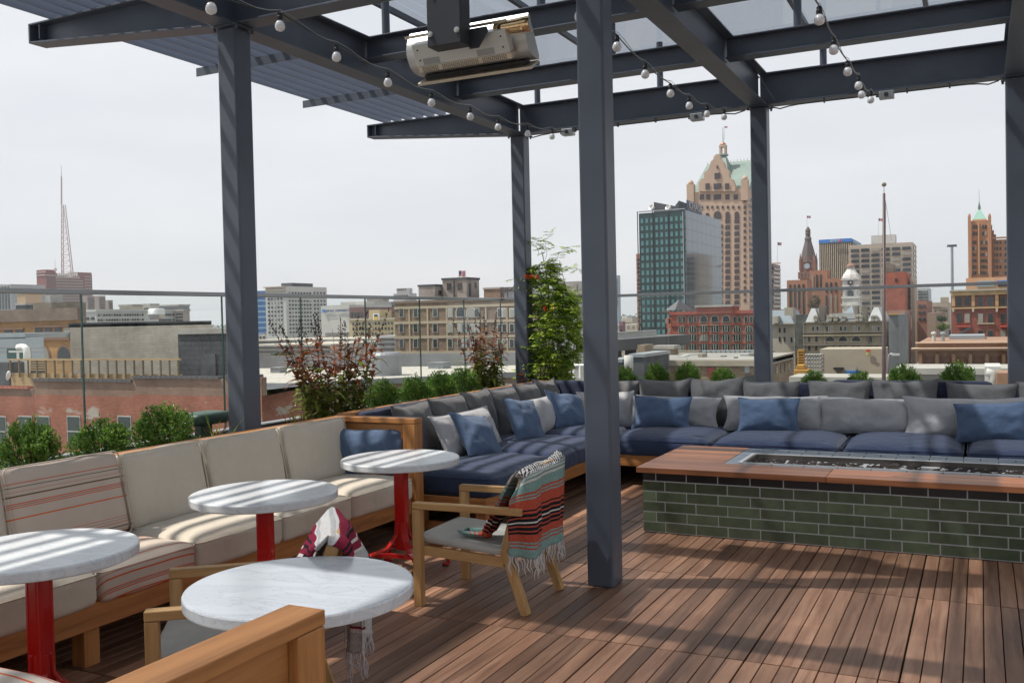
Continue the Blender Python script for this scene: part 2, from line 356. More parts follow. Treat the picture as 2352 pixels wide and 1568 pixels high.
BOX1 = leafmat('boxwood_leaf', (.06, .15, .024), (.20, .35, .055), .38, .35, 30)
BOX2 = leafmat('boxwood_young_leaf', (.16, .28, .04), (.26, .38, .06), .35, .4, 30)
VINE1 = leafmat('vine_leaf', (.32, .48, .06), (.54, .64, .11), .5, .45, 12)  # outer leaves: sunlight put into the brighter colour
VINE2 = leafmat('vine_shade_coloured_leaf', (.17, .32, .045), (.33, .48, .08), .5, .45, 12)  # darker copy for inner leaves, shade put into the colour
REDL = leafmat('bronze_leaf', (.17, .05, .024), (.36, .12, .04), .45, .4, 14)
OLIVE = leafmat('olive_leaf', (.12, .16, .028), (.30, .34, .06), .45, .4, 14)
STEM = mat('plum_stem', (.05, .018, .018), .6)
GSTEM = mat('green_stem', (.08, .10, .03), .6)
SEED = mat('dark_seed_head', (.035, .014, .016), .7)
FLOWER = leafmat('trumpet_flower', (.55, .07, .03), (.62, .15, .03), .3)
def marble():
    m, n, b, l = newmat('white_marble'); b.inputs['Roughness'].default_value = .22
    tc = n.nodes.new('ShaderNodeTexCoord'); mp = n.nodes.new('ShaderNodeMapping'); mp.inputs['Scale'].default_value = (2.2, 7, 7); mp.inputs['Rotation'].default_value = (0, 0, .5)
    l(tc.outputs['Object'], mp.inputs[0])
    oi = n.nodes.new('ShaderNodeObjectInfo'); va = n.nodes.new('ShaderNodeVectorMath'); va.operation = 'ADD'; l(mp.outputs[0], va.inputs[0])
    ml = n.nodes.new('ShaderNodeVectorMath'); ml.operation = 'SCALE'; ml.inputs['Scale'].default_value = 9; l(oi.outputs['Location'], ml.inputs[0]); l(ml.outputs[0], va.inputs[1])
    a = n.nodes.new('ShaderNodeTexNoise'); a.inputs['Scale'].default_value = 1.3; a.inputs['Detail'].default_value = 12; a.inputs['Roughness'].default_value = .68; a.inputs['Distortion'].default_value = 1.2; l(va.outputs[0], a.inputs['Vector'])
    r = n.nodes.new('ShaderNodeValToRGB'); l(a.outputs[0], r.inputs[0]); cr = r.color_ramp
    cr.elements[0].position = .30; cr.elements[0].color = (.56, .585, .62, 1); cr.elements[1].position = .60; cr.elements[1].color = (.64, .665, .685, 1)
    for p, c in ((.475, (.60, .625, .65, 1)), (.492, (.46, .49, .53, 1)), (.505, (.61, .635, .66, 1))):
        e = cr.elements.new(p); e.color = c
    l(r.outputs[0], b.inputs['Base Color'])
    return m
MARBLE = marble()
def vcolmat(name, rough=.3, coat=0, spec=.5):
    m, n, b, l = newmat(name); b.inputs['Roughness'].default_value = rough; b.inputs['Coat Weight'].default_value = coat; b.inputs['Specular IOR Level'].default_value = spec
    at = n.nodes.new('ShaderNodeAttribute'); at.attribute_name = 'pid'
    tc = n.nodes.new('ShaderNodeTexCoord'); nz = n.nodes.new('ShaderNodeTexNoise'); nz.inputs['Scale'].default_value = 14; nz.inputs['Detail'].default_value = 5; l(tc.outputs['Object'], nz.inputs['Vector'])
    r = n.nodes.new('ShaderNodeMapRange'); r.inputs[1].default_value = .3; r.inputs[2].default_value = .7; r.inputs[3].default_value = .8; r.inputs[4].default_value = 1.2; l(nz.outputs[0], r.inputs[0])
    x = n.nodes.new('ShaderNodeMix'); x.data_type = 'RGBA'; x.blend_type = 'MULTIPLY'; x.inputs[0].default_value = 1; l(at.outputs['Color'], x.inputs[6]); l(r.outputs[0], x.inputs[7]); l(x.outputs[2], b.inputs['Base Color'])
    bp = n.nodes.new('ShaderNodeBump'); bp.inputs['Strength'].default_value = .15; bp.inputs['Distance'].default_value = .01; l(nz.outputs[0], bp.inputs['Height']); l(bp.outputs[0], b.inputs['Normal'])
    return m
def setpid(o, cols, per=8):
    """one colour per box (8 vertices each)"""
    at = o.data.attributes.new('pid', 'FLOAT_COLOR', 'POINT')
    arr = np.ones((len(o.data.vertices), 4), dtype=np.float32)
    for i, c in enumerate(cols): arr[i * per:(i + 1) * per, :3] = c
    at.data.foreach_set('color', arr.ravel())

def winmat(name, col, blind, thr, rough=.12):
    """window glass; some panes show pale blinds, picked per window object"""
    m, n, b, l = newmat(name); b.inputs['Roughness'].default_value = rough
    oi = n.nodes.new('ShaderNodeObjectInfo'); g = n.nodes.new('ShaderNodeMath'); g.operation = 'GREATER_THAN'; g.inputs[1].default_value = thr; l(oi.outputs['Random'], g.inputs[0])
    mr = n.nodes.new('ShaderNodeMapRange'); mr.inputs[3].default_value = .5; mr.inputs[4].default_value = 1.7; l(oi.outputs['Random'], mr.inputs[0])
    x = n.nodes.new('ShaderNodeMix'); x.data_type = 'RGBA'; l(g.outputs[0], x.inputs[0]); x.inputs[6].default_value = (*col, 1); x.inputs[7].default_value = (*blind, 1)
    y = n.nodes.new('ShaderNodeMix'); y.data_type = 'RGBA'; y.blend_type = 'MULTIPLY'; y.inputs[0].default_value = 1; l(x.outputs[2], y.inputs[6]); l(mr.outputs[0], y.inputs[7]); l(y.outputs[2], b.inputs['Base Color'])
    return m
# ================================================================ TERRACE
# deck: 8-board tiles 0.683 wide, cross seams every 1.36
mb = MB(); pc = []
PIT = 0.08538
for i in range(-38, 46):
    x0 = -1.707 + i * PIT
    row0 = 4.466 - 1.36 * 4
    for k in range(0, 9):
        y0 = row0 + k * 1.36
        dz = rnd.uniform(-.0012, .0012)
        mb.box(x0 + .0026 + (.004 if i % 8 == 0 else 0), x0 + PIT - .0026, y0 + .005, y0 + 1.355, -.024 + dz, dz)
        pc.append((rnd.random() ** .8, rnd.random(), rnd.random()))
deck = mb.build('deck', DECKM, bevel=.0025); props(deck, kind='structure'); setpid(deck, pc)
sub = MB().box(-7.6, 3.4, -1.5, 12.0, -.35, -.03).build('roof_slab', mat('dark_roof_membrane', (.02, .018, .017), .9)); props(sub, kind='structure')

# planter running behind the seats (L-shaped trough with soil)
pl = thing('planter', 'long L-shaped planter trough behind the seating, filled with dark soil', 'planter', (-5.0, 5, 0))
PLM = mat('planter_metal', (.10, .10, .105), .5, .2)
m = MB()
m.box(-5.50, -5.46, -.6, 10.86, 0, .80); m.box(-4.78, -4.74, -.6, 10.16, 0, .74); m.box(-4.74, 2.4, 10.30, 10.34, 0, .74)
m.box(-5.46, 2.4, 10.82, 10.86, 0, .80); m.box(-5.46, -4.78, -.6, -.56, 0, .78)
m.build('trough', PLM, pl)
m = MB(); m.box(-5.46, -4.78, -.56, 10.82, .1, .74); m.box(-4.775, 2.4, 10.345, 10.82, .1, .738); m.build('soil', SOIL, pl)

# glass balustrade
GR = thing('glass_railing', 'frameless glass railing with brushed metal top rail around the terrace', 'railing', (-5.56, 10.9, 0))
RZ = 1.9
jy = [-1.55, -.2, 1.15, 2.5, 3.17 + .0, 4.52, 5.87, 6.87, 7.88, 8.91, 9.91, 10.87]
jy = [-.88, .47, 1.82, 3.17, 4.52, 5.87, 6.87, 7.88, 8.91, 9.91, 10.88]
for a, b in zip(jy[:-1], jy[1:]):
    p = MB().box(-5.568, -5.554, a + .006, b - .006, .74, RZ - .012).build('glass_panel', GLASS, GR)
    MB().box(-5.5685, -5.5535, b - .0055, b + .0005, .74, RZ - .012).build('glass_edge', EDGE, p)
jx = [-5.54, -4.55, -3.33, -2.12, -.90, .32, 1.54]
for a, b in zip(jx[:-1], jx[1:]):
    p = MB().box(a + .006, b - .006, 10.893, 10.907, .74, RZ - .012).build('glass_panel', GLASS, GR)
MB().bar((-5.561, -.9, RZ), (-5.561, 10.93, RZ), .045, .034).build('top_rail', RAILM, GR, bevel=.004)
MB().bar((-5.535, 10.90, RZ - .0), (1.6, 10.90, RZ - .0), .045, .034).build('top_rail', RAILM, GR, bevel=.004)
m = MB().box(-5.60, -5.52, -.9, 10.95, .66, .80); m.build('base_shoe', RAILM, GR)
MB().box(-5.515, 1.6, 10.87, 10.94, .66, .80).build('base_shoe', RAILM, GR)

# ---------------------------------------------------------------- pergola
PG = thing('pergola', 'dark blue-grey steel pergola with columns, crossing beams, louvres and glass roof', 'pergola', (-2.09, 5.42, 0))
def ibeam(m, axis, a0, a1, c, z0, z1, w=.17, tf=.014, tw=.01, z0b=None):
    """I-section along axis; c = centre in the other axis; z0b = bottom z at a1 (taper)"""
    z0b = z0 if z0b is None else z0b
    def P(a, q, z): return (a, q, z) if axis == 'x' else (q, a, z)
    def slab(q0, q1, za0, za1, zb0, zb1):
        m.add([P(a0, q0, za0), P(a1, q0, zb0), P(a1, q1, zb0), P(a0, q1, za0), P(a0, q0, za1), P(a1, q0, zb1), P(a1, q1, zb1), P(a0, q1, za1)],
              [(0,3,2,1),(4,5,6,7),(0,1,5,4),(1,2,6,5),(2,3,7,6),(3,0,4,7)])
    slab(c - w/2, c + w/2, z0, z0 + tf, z0b, z0b + tf)
    slab(c - w/2, c + w/2, z1 - tf, z1, z1 - tf, z1)
    slab(c - tw/2, c + tw/2, z0 + tf, z1 - tf, z0b + tf, z1 - tf)
    return m
CXs = [-4.946, -2.093, .32]
COLS = [(-4.946, 5.425, .66), (-4.946, 10.285, .66), (-2.093, 5.435, 0), (-2.093, 10.285, .66), (.32, 10.285, .66), (.32, 5.435, 0), (-4.946, .4, .3), (-2.093, .4, 0), (.32, .4, 0)]
for x, y, zb in COLS:
    if y < 1 and x > -3: continue
    c = MB().box(x - .0865, x + .0865, y - .0865, y + .0865, zb, 3.832).build('column', STEEL, PG, bevel=.014)
    pm = MB().box(x - .12, x + .12, y - .11, y + .11, 3.834, 3.8445)
    for sx in (-1, 1):
        for sy in (-1, 1): pm.cyl((x + sx * .105, y + sy * .085, 3.808), (x + sx * .105, y + sy * .085, 3.834), .012, n=6)
    pm.build('cap_plate', STEEL, PG, bevel=.001)
ZB, ZT = 3.845, 4.19
for x in CXs:
    ibeam(MB(), 'y', -1.6, 10.20, x, ZB + .0007, ZT, .19).build('girder', STEEL, PG, bevel=.002)
# full-depth beams in line with columns
for y in (5.425, 10.285, .4):
    for a, b in ((CXs[0] + .009, CXs[1] - .009), (CXs[1] + .009, CXs[2] - .009), (CXs[2] + .009, 3.2)):
        ibeam(MB(), 'x', a, b, y, ZB + .004, ZT - .003, .17).build('beam', STEEL, PG, bevel=.002)
# cantilevers to the left, tapering
for y in (5.425, 10.285, .4):
    m = MB(); ibeam(m, 'x', CXs[0] - .009, -7.08, y, ZB + .005, ZT + .008, .17, z0b=4.035)
    m.box(-7.10, -7.082, y - .085, y + .085, 4.035, ZT + .008)
    for xx in (-6.98,): m.box(xx, xx + .01, y - .078, y - .006, 4.06, ZT - .01)
    m.build('cantilever_beam', STEEL, PG, bevel=.002)
# purlins
for y in (7.115, 8.785, 3.735, 2.05, -.95):
    for a, b in ((CXs[0] + .02, CXs[1] - .02), (CXs[1] + .02, CXs[2] - .02), (CXs[2] + .02, 3.2)):
        ibeam(MB(), 'x', a, b, y, 3.99, ZT - .004, .165, .012).build('purlin', STEEL, PG, bevel=.002)
        for xx, sgn in ((a, 1), (b, -1)):
            if abs(xx) > 3: continue
            cm = MB().box(min(xx, xx + sgn * .12), max(xx, xx + sgn * .12), y - .022, y - .007, 4.01, 4.17)
            for dz in (4.045, 4.135): cm.cyl((xx + sgn * .06, y - .03, dz), (xx + sgn * .06, y - .022, dz), .011, n=6)
            cm.build('clip_plate', STEEL, PG)
for y in (7.06, 8.70, 3.74, 2.0):
    m = MB(); m.box(-6.93, CXs[0] - .1, y - .004, y + .004, 4.112, 4.194); m.box(-6.93, CXs[0] - .1, y + .0045, y + .06, 4.186, 4.194)
    m.build('louvre_bracket', STEEL, PG)
LOUV = mat('louvre_paint', (.15, .18, .245), .4, 0, .05, 3)
for k in range(11):
    x = -6.865 + k * .165
    MB().bar((x + .028, -1.5, 4.252), (x + .028, 10.36, 4.252), .012, .105, (1, 0, .0)).build('louvre', LOUV, PG) if False else None
    m = MB(); t = R(3)
    c, s_ = math.cos(t), math.sin(t); hw, th = .0525, .006
    pts = []
    for i, j in ((-1,-1),(1,-1),(1,1),(-1,1)):
        u, v = i * th, j * hw
        pts.append((x + .022 + u * c - v * s_, 4.252 + u * s_ + v * c))
    m.prism(pts, 'y', -1.6, 10.37)
    m.build('louvre', LOUV, PG)
# glass roof on stub posts
ZG = 4.72
for y in (3.735, 5.425, 7.115, 8.785, 10.33, 2.05, .4):
    for x in (-4.72, -3.2, -1.44, .32, 1.8):
        zb = ZT - .003
        if y == 10.33 and x < -4: pass
        MB().cyl((x, y, zb), (x, y, ZG - .01), .036, n=14).build('stub_post', STEEL, PG, smooth=False)
gx = [-5.14, -3.97, -2.80, -1.63, -.46, .71, 1.88, 3.05]
gy = [-1.6, 1.2, 4.0, 6.8, 9.45, 10.62]
for a, b in zip(gx[:-1], gx[1:]):
    for c, d in zip(gy[:-1], gy[1:]):
        MB().box(a + .008, b - .008, c + .008, d - .008, ZG, ZG + .012).build('roof_glass', ROOFG, PG)
for x in gx: MB().box(x - .022, x + .022, -1.6, 10.62, ZG - .055, ZG - .003).build('glazing_bar', STEEL, PG)
MB().box(-5.165, 3.08, 10.625, 10.66, ZG - .06, ZG + .02).build('glazing_bar', STEEL, PG)

# conduit and junction boxes clipped under the back beam
cd = thing('conduit', 'thin dark conduit with clips running under the rear beam', 'conduit', (-2, 10.25, 3.82))
for a, b in ((CXs[0] + .1, CXs[1] - .14), (CXs[1] + .14, CXs[2] - .14)):
    pts = []
    n = 24
    for i in range(n + 1):
        t = i / n; x = a + (b - a) * t
        sag = .035 * (math.exp(-((t) / .07) ** 2) + math.exp(-((1 - t) / .07) ** 2))
        pts.append((x, 10.215, 3.828 - .012 - sag * (0 if t in (0, 1) else 1)))
    MB().tube(pts, .007, 6).build('cable', WIRE, cd, smooth=True)
    for t in (.25, .45, .62, .8):
        x = a + (b - a) * t; MB().box(x - .008, x + .008, 10.2, 10.232, 3.80, 3.85).build('clip', STEELD, cd)
for x, lab in ((-4.28, 'small grey junction box under the rear beam beside the corner column'), (-2.75, 'small grey junction box under the rear beam left of the middle rear column'), (-.82, 'small grey junction box under the right rear beam where the third light string ends')):
    j = thing('junction_box', lab, 'junction box', (x, 10.2, 3.8), 'junction boxes under the rear beam')
    MB().box(x - .07, x + .07, 10.16, 10.26, 3.765, 3.838).build('housing', RAILM, j, bevel=.005)
    MB().cyl((x, 10.15, 3.80), (x, 10.165, 3.80), .022, n=14).build('cover', STEELD, j)
    MB().cyl((x - .1, 10.21, 3.80), (x - .07, 10.21, 3.80), .012, n=8).build('gland', BLACK, j)

# ---------------------------------------------------------------- string lights
def P3(px, py, dep):
    d = ray(px, py); return EYE + d * dep / 1.0   # ray has unit depth along the view axis
def light_string(name, label, e0, e1, bulbs):
    root = thing(name, label, 'string lights', tuple(e1), 'strings of globe lights under the pergola')
    n = (e1 - e0); n.z = 0; nrm = Vector((-n.y, n.x, 0)).normalized()
    pts = []
    for px, py in bulbs:
        d = ray(px, py); t = (e0 - EYE).dot(nrm) / d.dot(nrm); pts.append(EYE + d * t)
    top = [e0] + [p + Vector((0, 0, .085)) for p in pts] + [e1]
    # smooth cable through sockets
    path = []
    for i in range(len(top) - 1):
        a, b = top[i], top[i + 1]
        for k in range(5):
            t = k / 5; p = a.lerp(b, t); p.z -= .02 * (b - a).length * 4 * t * (1 - t); path.append(p)
    path.append(top[-1])
    MB().tube(path, .0045, 5).build('cable', WIRE, root, smooth=True)
    MB().tube([p + Vector((.004, .012, .012 + .012 * math.sin(i * 1.3))) for i, p in enumerate(path)], .0025, 4).build('support_wire', RAILM, root, smooth=True)
    for p in pts:
        b = MB().lathe([(.006, .040), (.013, .034), (.022, .026), (.0295, .012), (.0325, -.002), (.031, -.014), (.025, -.025), (.014, -.0315), (.002, -.0335)], tuple(p), 18).build('bulb', BULB, root, smooth=True, loc=tuple(p))
        MB().lathe([(.011, .082), (.016, .078), (.017, .060), (.0195, .056), (.019, .036), (.012, .034)], tuple(p), 12).build('socket', BLACK, root, loc=tuple(p))
        ORG.pop(b.name, None)
    return root
e1 = onY(1300, 303, 10.18); e0 = P3(470, -14, 5.3)
light_string('string_lights', 'left string of nine white globe bulbs sagging from the near girder to the rear beam', e0, e1,
             [(485,20),(643,60),(773,131),(891,190),(991,236),(1080,268),(1144,292),(1212,307),(1268,314)])
e1 = onY(1668, 250, 10.18); e0 = P3(1290, -40, 5.6)
light_string('string_lights', 'middle string of globe bulbs passing behind the foremost column to the rear beam', e0, e1,
             [(1331,38),(1417,108),(1482,171),(1540,215),(1583,243),(1624,262),(1663,269)])
e1 = onY(2012, 213, 10.18); e0 = P3(1850, -45, 5.3)
light_string('string_lights', 'right string of globe bulbs dropping steeply to the right rear beam', e0, e1,
             [(1882,46),(1915,115),(1947,165),(1972,197),(1979,218),(2000,230)])

# ---------------------------------------------------------------- patio heater
H = thing('patio_heater', 'stainless steel patio heater with perforated vent hung on a dark square post', 'heater', (-3.1, 5.6, 3.5))
m = MB().box(-3.235, -2.985, 5.36, 5.495, 3.44, 3.842)
m.build('mount_post', STEELD, H, bevel=.004)
m = MB()
for x, z in ((-3.21, 3.52), (-3.01, 3.52), (-3.21, 3.80), (-3.01, 3.80)):
    m.cyl((x, 5.343, z), (x, 5.36, z), .013, n=6); m.cyl((x, 5.352, z), (x, 5.361, z), .019, n=14)
m.build('bolt', INOX, H)
m = MB().prism([(-3.0, 3.43), (-2.93, 3.43), (-2.86, 3.53), (-2.87, 3.56), (-3.0, 3.56)], 'y', 5.50, 5.512); m.build('swivel_bracket', STEELD, H, bevel=.002)
ax = Vector((0, .515, -.857)) * .78; nn = Vector((0, -.857, -.515))   # down-slope in section, outward (towards the viewer)
O = Vector((-3.12, 5.58, 3.535))     # top centre of the casing back
def hb(m, x0, x1, s0, s1, n0, n1):
    vs = []
    for n_ in (n0, n1):
        for x, s in ((x0, s0), (x1, s0), (x1, s1), (x0, s1)): vs.append(Vector((O.x + x, O.y, O.z)) + ax * s + nn * n_)
    return m.add(vs, [(0,3,2,1),(4,5,6,7),(0,1,5,4),(1,2,6,5),(2,3,7,6),(3,0,4,7)])
hb(MB(), -.36, .36, -.02, .175, -.05, .03).build('casing', INOX, H, bevel=.006)
g = hb(MB(), -.36, .36, .178, .232, -.05, .022).build('vent_grille', INOXW, H, bevel=.004)
m = MB()
for i in range(46):
    if i in (9, 10, 31, 32): continue
    for j in range(4):
        x = -.325 + i * .0142; s = .186 + j * .0115
        hb(m, x, x + .009, s, s + .0065, .020, .0228)
m.build('perforation', BLACK, g, world=True)
for x in (-.3, .12):
    hb(MB(), x, x + .13, .11, .165, .03, .0315).build('rating_plate', RAILM, H)
m = MB()
for x in (-.32, .32):
    for s in (.03, .12): 
        p = Vector((O.x + x, O.y, O.z)) + ax * s + nn * .03; m.cyl(p, p + nn * .004, .006, n=8)
m.build('screw', BLACK, H)
# reflector shell: curved sheet behind the casing, open away from the viewer
prof = []
for k in range(13):
    t = k / 12
    s = -.06 + .40 * t; n_ = -.06 + .0 * t - .13 * (abs(2 * t - 1) ** 2.6)
    prof.append((s, n_))
for nm, x0, x1, mt in (('reflector', -.47, .45, INOX),):
    m = MB(); vs = []; fs = []
    N = len(prof)
    for off in (0, -.003):
        for x in (x0, x1):
            for s, n_ in prof: vs.append(Vector((O.x + x, O.y, O.z)) + ax * s + nn * (n_ + off))
    for a in range(N - 1):
        fs.append((a, a + 1, N + a + 1, N + a)); fs.append((2*N + a, 3*N + a, 3*N + a + 1, 2*N + a + 1))
    m.add(vs, fs); m.build(nm, mt, H, smooth=True)
N = len(prof)
for x0, x1 in ((-.474, -.468), (.448, .454)):
    pr = prof + [(.30, -.20), (-.02, -.20)]; vs = []
    for x in (x0, x1): vs += [Vector((O.x + x, O.y, O.z)) + ax * s + nn * n_ for s, n_ in pr]
    n2 = len(pr); MB().add(vs, [tuple(range(n2))[::-1], tuple(range(n2, 2*n2))] + [(i, (i+1)%n2, n2+(i+1)%n2, n2+i) for i in range(n2)]).build('end_cap', INOX, H)
# heat-tinted flue flare at the upper right, long upper flange
m = MB(); pts = []; rs = []
hb(MB(), -.43, .36, -.085, -.060, -.04, -.036).build('upper_flange', INOXW, H)
vs = []; fs = []; nA = 12
for i in range(5):
    x = .26 + i * .065
    for k in range(nA):
        t = PI * (k / (nA - 1)); rad = .055 + .012 * i / 4
        vs.append(Vector((O.x + x, O.y, O.z)) + ax * (-.01 - rad * math.cos(t) ) + nn * (-.055 + rad * math.sin(t) * .9))
for i in range(4):
    for k in range(nA - 1): fs.append((i*nA+k, i*nA+k+1, (i+1)*nA+k+1, (i+1)*nA+k))
fl = MB().add(vs, fs).build('flue_flare', COPPER, H, smooth=True)
sm = fl.modifiers.new('solid', 'SOLIDIFY'); sm.thickness = .004
hb(MB(), -.45, .44, .345, .372, -.20, -.06).build('lower_lip', INOXW, H, bevel=.002)
hb(MB(), -.40, .40, .30, .338, -.15, -.10).build('burner_screen', BLACK, H)
m = MB().tube([(-3.235, 5.42, 3.86), (-3.35, 5.44, 3.80), (-3.5, 5.46, 3.84), (-3.65, 5.45, 3.845)], .006, 6); m.build('power_cable', BLACK, H, smooth=True)
# ================================================================ SEATING
def rbox(w, d, h, r=.035, crown=.02, seed=0, wr=.004, n=14, front=0.0, edge_pinch=0):
    """soft box cushion, base at z=0, centred in x and y"""
    m = MB(); hx, hy, hz = w/2, d/2, h/2
    def ts(hl, L): 
        k = n; out = []
        for i in range(k + 1):
            u = -1 + 2 * i / k; u = math.sin(u * PI / 2) * .55 + u * .45; out.append(u)
        return out
    idx = {}; vs = []; fs = []
    us = ts(0, 0)
    def V(q):
        key = tuple(round(c, 5) for c in q)
        if key in idx: return idx[key]
        p = Vector((q[0]*hx, q[1]*hy, q[2]*hz))
        inner = Vector((max(-hx+r, min(hx-r, p.x)), max(-hy+r, min(hy-r, p.y)), max(-hz+min(r,hz), min(hz-min(r,hz), p.z))))
        dv = p - inner
        if dv.length > 1e-6: p = inner + dv.normalized() * min(dv.length, r) if dv.length > r else p
        cx = (1 - q[0]**4) * (1 - q[1]**4)
        p.z += crown * cx * (1 if q[2] > 0 else -.25) * abs(q[2])
        p.y += (math.copysign(1, q[1])) * .012 * (1 - q[0]**4) * abs(q[1]) ** 3
        nv = mnoise.noise_vector(Vector((p.x * 7 + seed * 9.1, p.y * 7, p.z * 7))) * wr
        nv += mnoise.noise_vector(Vector((p.x * 2.2 + seed * 3.3, p.y * 2.2 + 5, p.z))) * wr * 1.6
        p += nv
        idx[key] = len(vs); vs.append((p.x, p.y, p.z + hz)); return idx[key]
    for ax_ in range(3):
        for sg in (-1, 1):
            for i in range(n):
                for j in range(n):
                    q = []
                    for a, b in ((i, j), (i+1, j), (i+1, j+1), (i, j+1)):
                        c = [0, 0, 0]; c[ax_] = sg; c[(ax_+1) % 3] = us[a]; c[(ax_+2) % 3] = us[b]; q.append(V(c))
                    fs.append(tuple(q))
    m.add(vs, fs); m.ring = (hx, hy, hz, r, crown, seed)
    return m
def ring_pts(hx, hy, z, r, k=6):
    pts = []
    for cx, cy, a0 in ((hx-r, hy-r, 0), (-hx+r, hy-r, 90), (-hx+r, -hy+r, 180), (hx-r, -hy+r, 270)):
        for i in range(k + 1):
            t = R(a0 + 90 * i / k); pts.append(Vector((cx + r*math.cos(t), cy + r*math.sin(t), z)))
    pts.append(pts[0].copy())
    return pts
def box_cushion(name, w, d, h, matl, parent, loc, rot=(0,0,0), crown=.025, seed=0, label=None, r=.035, pmat=None, wr=.004):
    o = rbox(w, d, h, r, crown, seed, wr).build(name, matl, None, smooth=True, world=False)
    o.parent = parent
    off = ORG[parent.name] if parent else Vector((0,0,0))
    o.location = Vector(loc) - off; o.rotation_euler = rot
    if label: o['label'] = label
    for z in ((h - .012),):
        pm = MB().tube(ring_pts(w/2 - .004, d/2 + .002, z, .035), .0042, 5, cap=False)
        q = pm.build('piping', pmat or matl, None, smooth=True, world=False); q.parent = o
    return o
def pillow_mesh(w, h, t, seed, pinch=.095, N=30, wr=.026):
    m = MB(); vs = []; fs = []; rr = random.Random(seed)
    sx = [rr.uniform(-1, 1) for _ in range(8)]
    def outline(u, v):
        k = 1 - pinch * (1 - abs(v) ** 2) ** 1; k2 = 1 - pinch * (1 - abs(u) ** 2)
        return u * w/2 * k2 * 1.0, v * h/2 * k
    for side in (1, -1):
        for i in range(N + 1):
            for j in range(N + 1):
                u = -1 + 2*i/N; v = -1 + 2*j/N
                us, vs_ = math.sin(u*PI/2), math.sin(v*PI/2)
                k_u = 1 - pinch * (1 - us*us) ; k_v = 1 - pinch * (1 - vs_*vs_)
                x = us * w/2 * k_v if False else us * w/2 * (1 - pinch * (1 - vs_**2) * abs(us)**2)
                z = vs_ * h/2 * (1 - pinch * (1 - us**2) * abs(vs_)**2)
                th = t/2 * 1.12 * ((1 - abs(us)**2.4) * (1 - abs(vs_)**2.4)) ** .62
                y = side * th
                e = (1 - us**6) * (1 - vs_**6)
                cr_ = max(abs(us), abs(vs_)) ** 2
                wv = mnoise.noise(Vector((x*5 + seed*2.7, z*5, side*2.0)))
                w2 = mnoise.noise(Vector((x*14 + seed, z*14, side + 4.0)))
                ang = math.atan2(vs_, us); rad = math.sin(ang * 9 + seed) * cr_
                y += side * e * (wr * 1.2 * wv + wr * .5 * w2 + wr * .9 * rad * (abs(us*vs_)) + wr * .5 * math.sin(us*11 + seed*1.7 + vs_*3) * (1 - abs(vs_)) * cr_)
                z -= .012 * (1 - us*us) * (vs_ < 0) * 0
                z += .014 * mnoise.noise(Vector((us * 2 + seed, 0, vs_*1.5)))
                vs.append((x, y, z))
    M2 = (N + 1) ** 2
    for s in (0, 1):
        for i in range(N):
            for j in range(N):
                a = s*M2 + i*(N+1) + j; q = (a, a + 1, a + N + 2, a + N + 1)
                fs.append(q if s else q[::-1])
    m.add(vs, fs)
    brd = [(i, 0) for i in range(N)] + [(N, j) for j in range(N)] + [(i, N) for i in range(N, 0, -1)] + [(0, j) for j in range(N, -1, -1)]
    m.border = [Vector(vs[i*(N+1) + j]) for i, j in brd]
    return m
def pillow(name, label, group, w, h, t, matl, loc, yaw, tilt=12, roll=0, seed=1, parent=None, pipe=.006, cat='pillow'):
    """stands on its lower edge: loc = centre of the lower edge; yaw 0 faces -Y"""
    m = pillow_mesh(w, h, t, seed)
    border = m.border
    o = m.build(name, matl, None, smooth=True, world=False)
    mw = o.modifiers.new('weld', 'WELD'); mw.merge_threshold = .0008
    rot = Matrix.Rotation(R(yaw), 4, 'Z') @ Matrix.Rotation(R(-tilt), 4, 'X') @ Matrix.Rotation(R(roll), 4, 'Y')
    o.matrix_world = Matrix.Translation(Vector(loc)) @ rot @ Matrix.Translation((0, 0, h/2))
    q = MB().tube(border, pipe, 5, cap=False).build('piping', matl, None, smooth=True, world=False); q.parent = o
    if parent is None: props(o, label, cat, group)
    else:
        o.matrix_world = Matrix.Translation(-ORG[parent.name]) @ o.matrix_world; o.parent = parent
        if label: o['label'] = label
    return o

# ---- beige L sofa (runs along Y, facing +X)
STR = [(-.262,.003,(.55,.10,.03)),(-.115,.0025,(.5,.13,.07)),(-.095,.002,(.13,.09,.06)),(-.072,.0012,(.5,.13,.07)),(-.05,.004,(.16,.10,.06)),(-.012,.003,(.55,.12,.06)),(-.002,.003,(.36,.2,.15)),(.008,.0025,(.55,.12,.06)),(.062,.0035,(.58,.13,.03)),(.17,.0015,(.5,.13,.07)),(.185,.0015,(.3,.2,.15)),(.20,.0018,(.5,.13,.07)),(.222,.003,(.16,.10,.06)),(.25,.003,(.58,.13,.03))]
STRIPE_Y = striped('striped_canvas_along', (.52, .45, .385), 'y', STR + [(-.335,.002,(.5,.13,.07)),(-.365,.004,(.55,.10,.03)),(-.415,.003,(.55,.12,.06)),(-.423,.0025,(.3,.2,.15)),(-.432,.003,(.55,.12,.06)),(-.462,.0025,(.55,.13,.05))], addz=-.165)      # stripes run along local x
STRIPE_Z = striped('striped_canvas_upright', (.50, .43, .37), 'z', [(.27 - p, hw, c) for p, hw, c in STR] + [(.538, .003, (.58,.13,.03))])
BS = thing('beige_sofa', 'long teak sofa with beige seat and back cushions along the left planter', 'sofa', (-4.2, 4, 0))
X0, X1, Y0, Y1 = -4.62, -3.87, .7, 6.13
m = MB().box(X0, X0 + .115, Y0, Y1 - .112, .872, .91); m.build('back_rail', TEAK['y'], BS, bevel=.004)
for yy in (1.0, 1.9, 2.9, 3.9, 4.9, 5.8): MB().box(X0 + .03, X0 + .10, yy, yy + .09, 0, .87).build('back_post', TEAK['z'], BS, bevel=.003)
m = MB()
for z in (.42, .56, .70): m.box(X0 + .04, X0 + .085, Y0 + .02, Y1 - .12, z, z + .11)
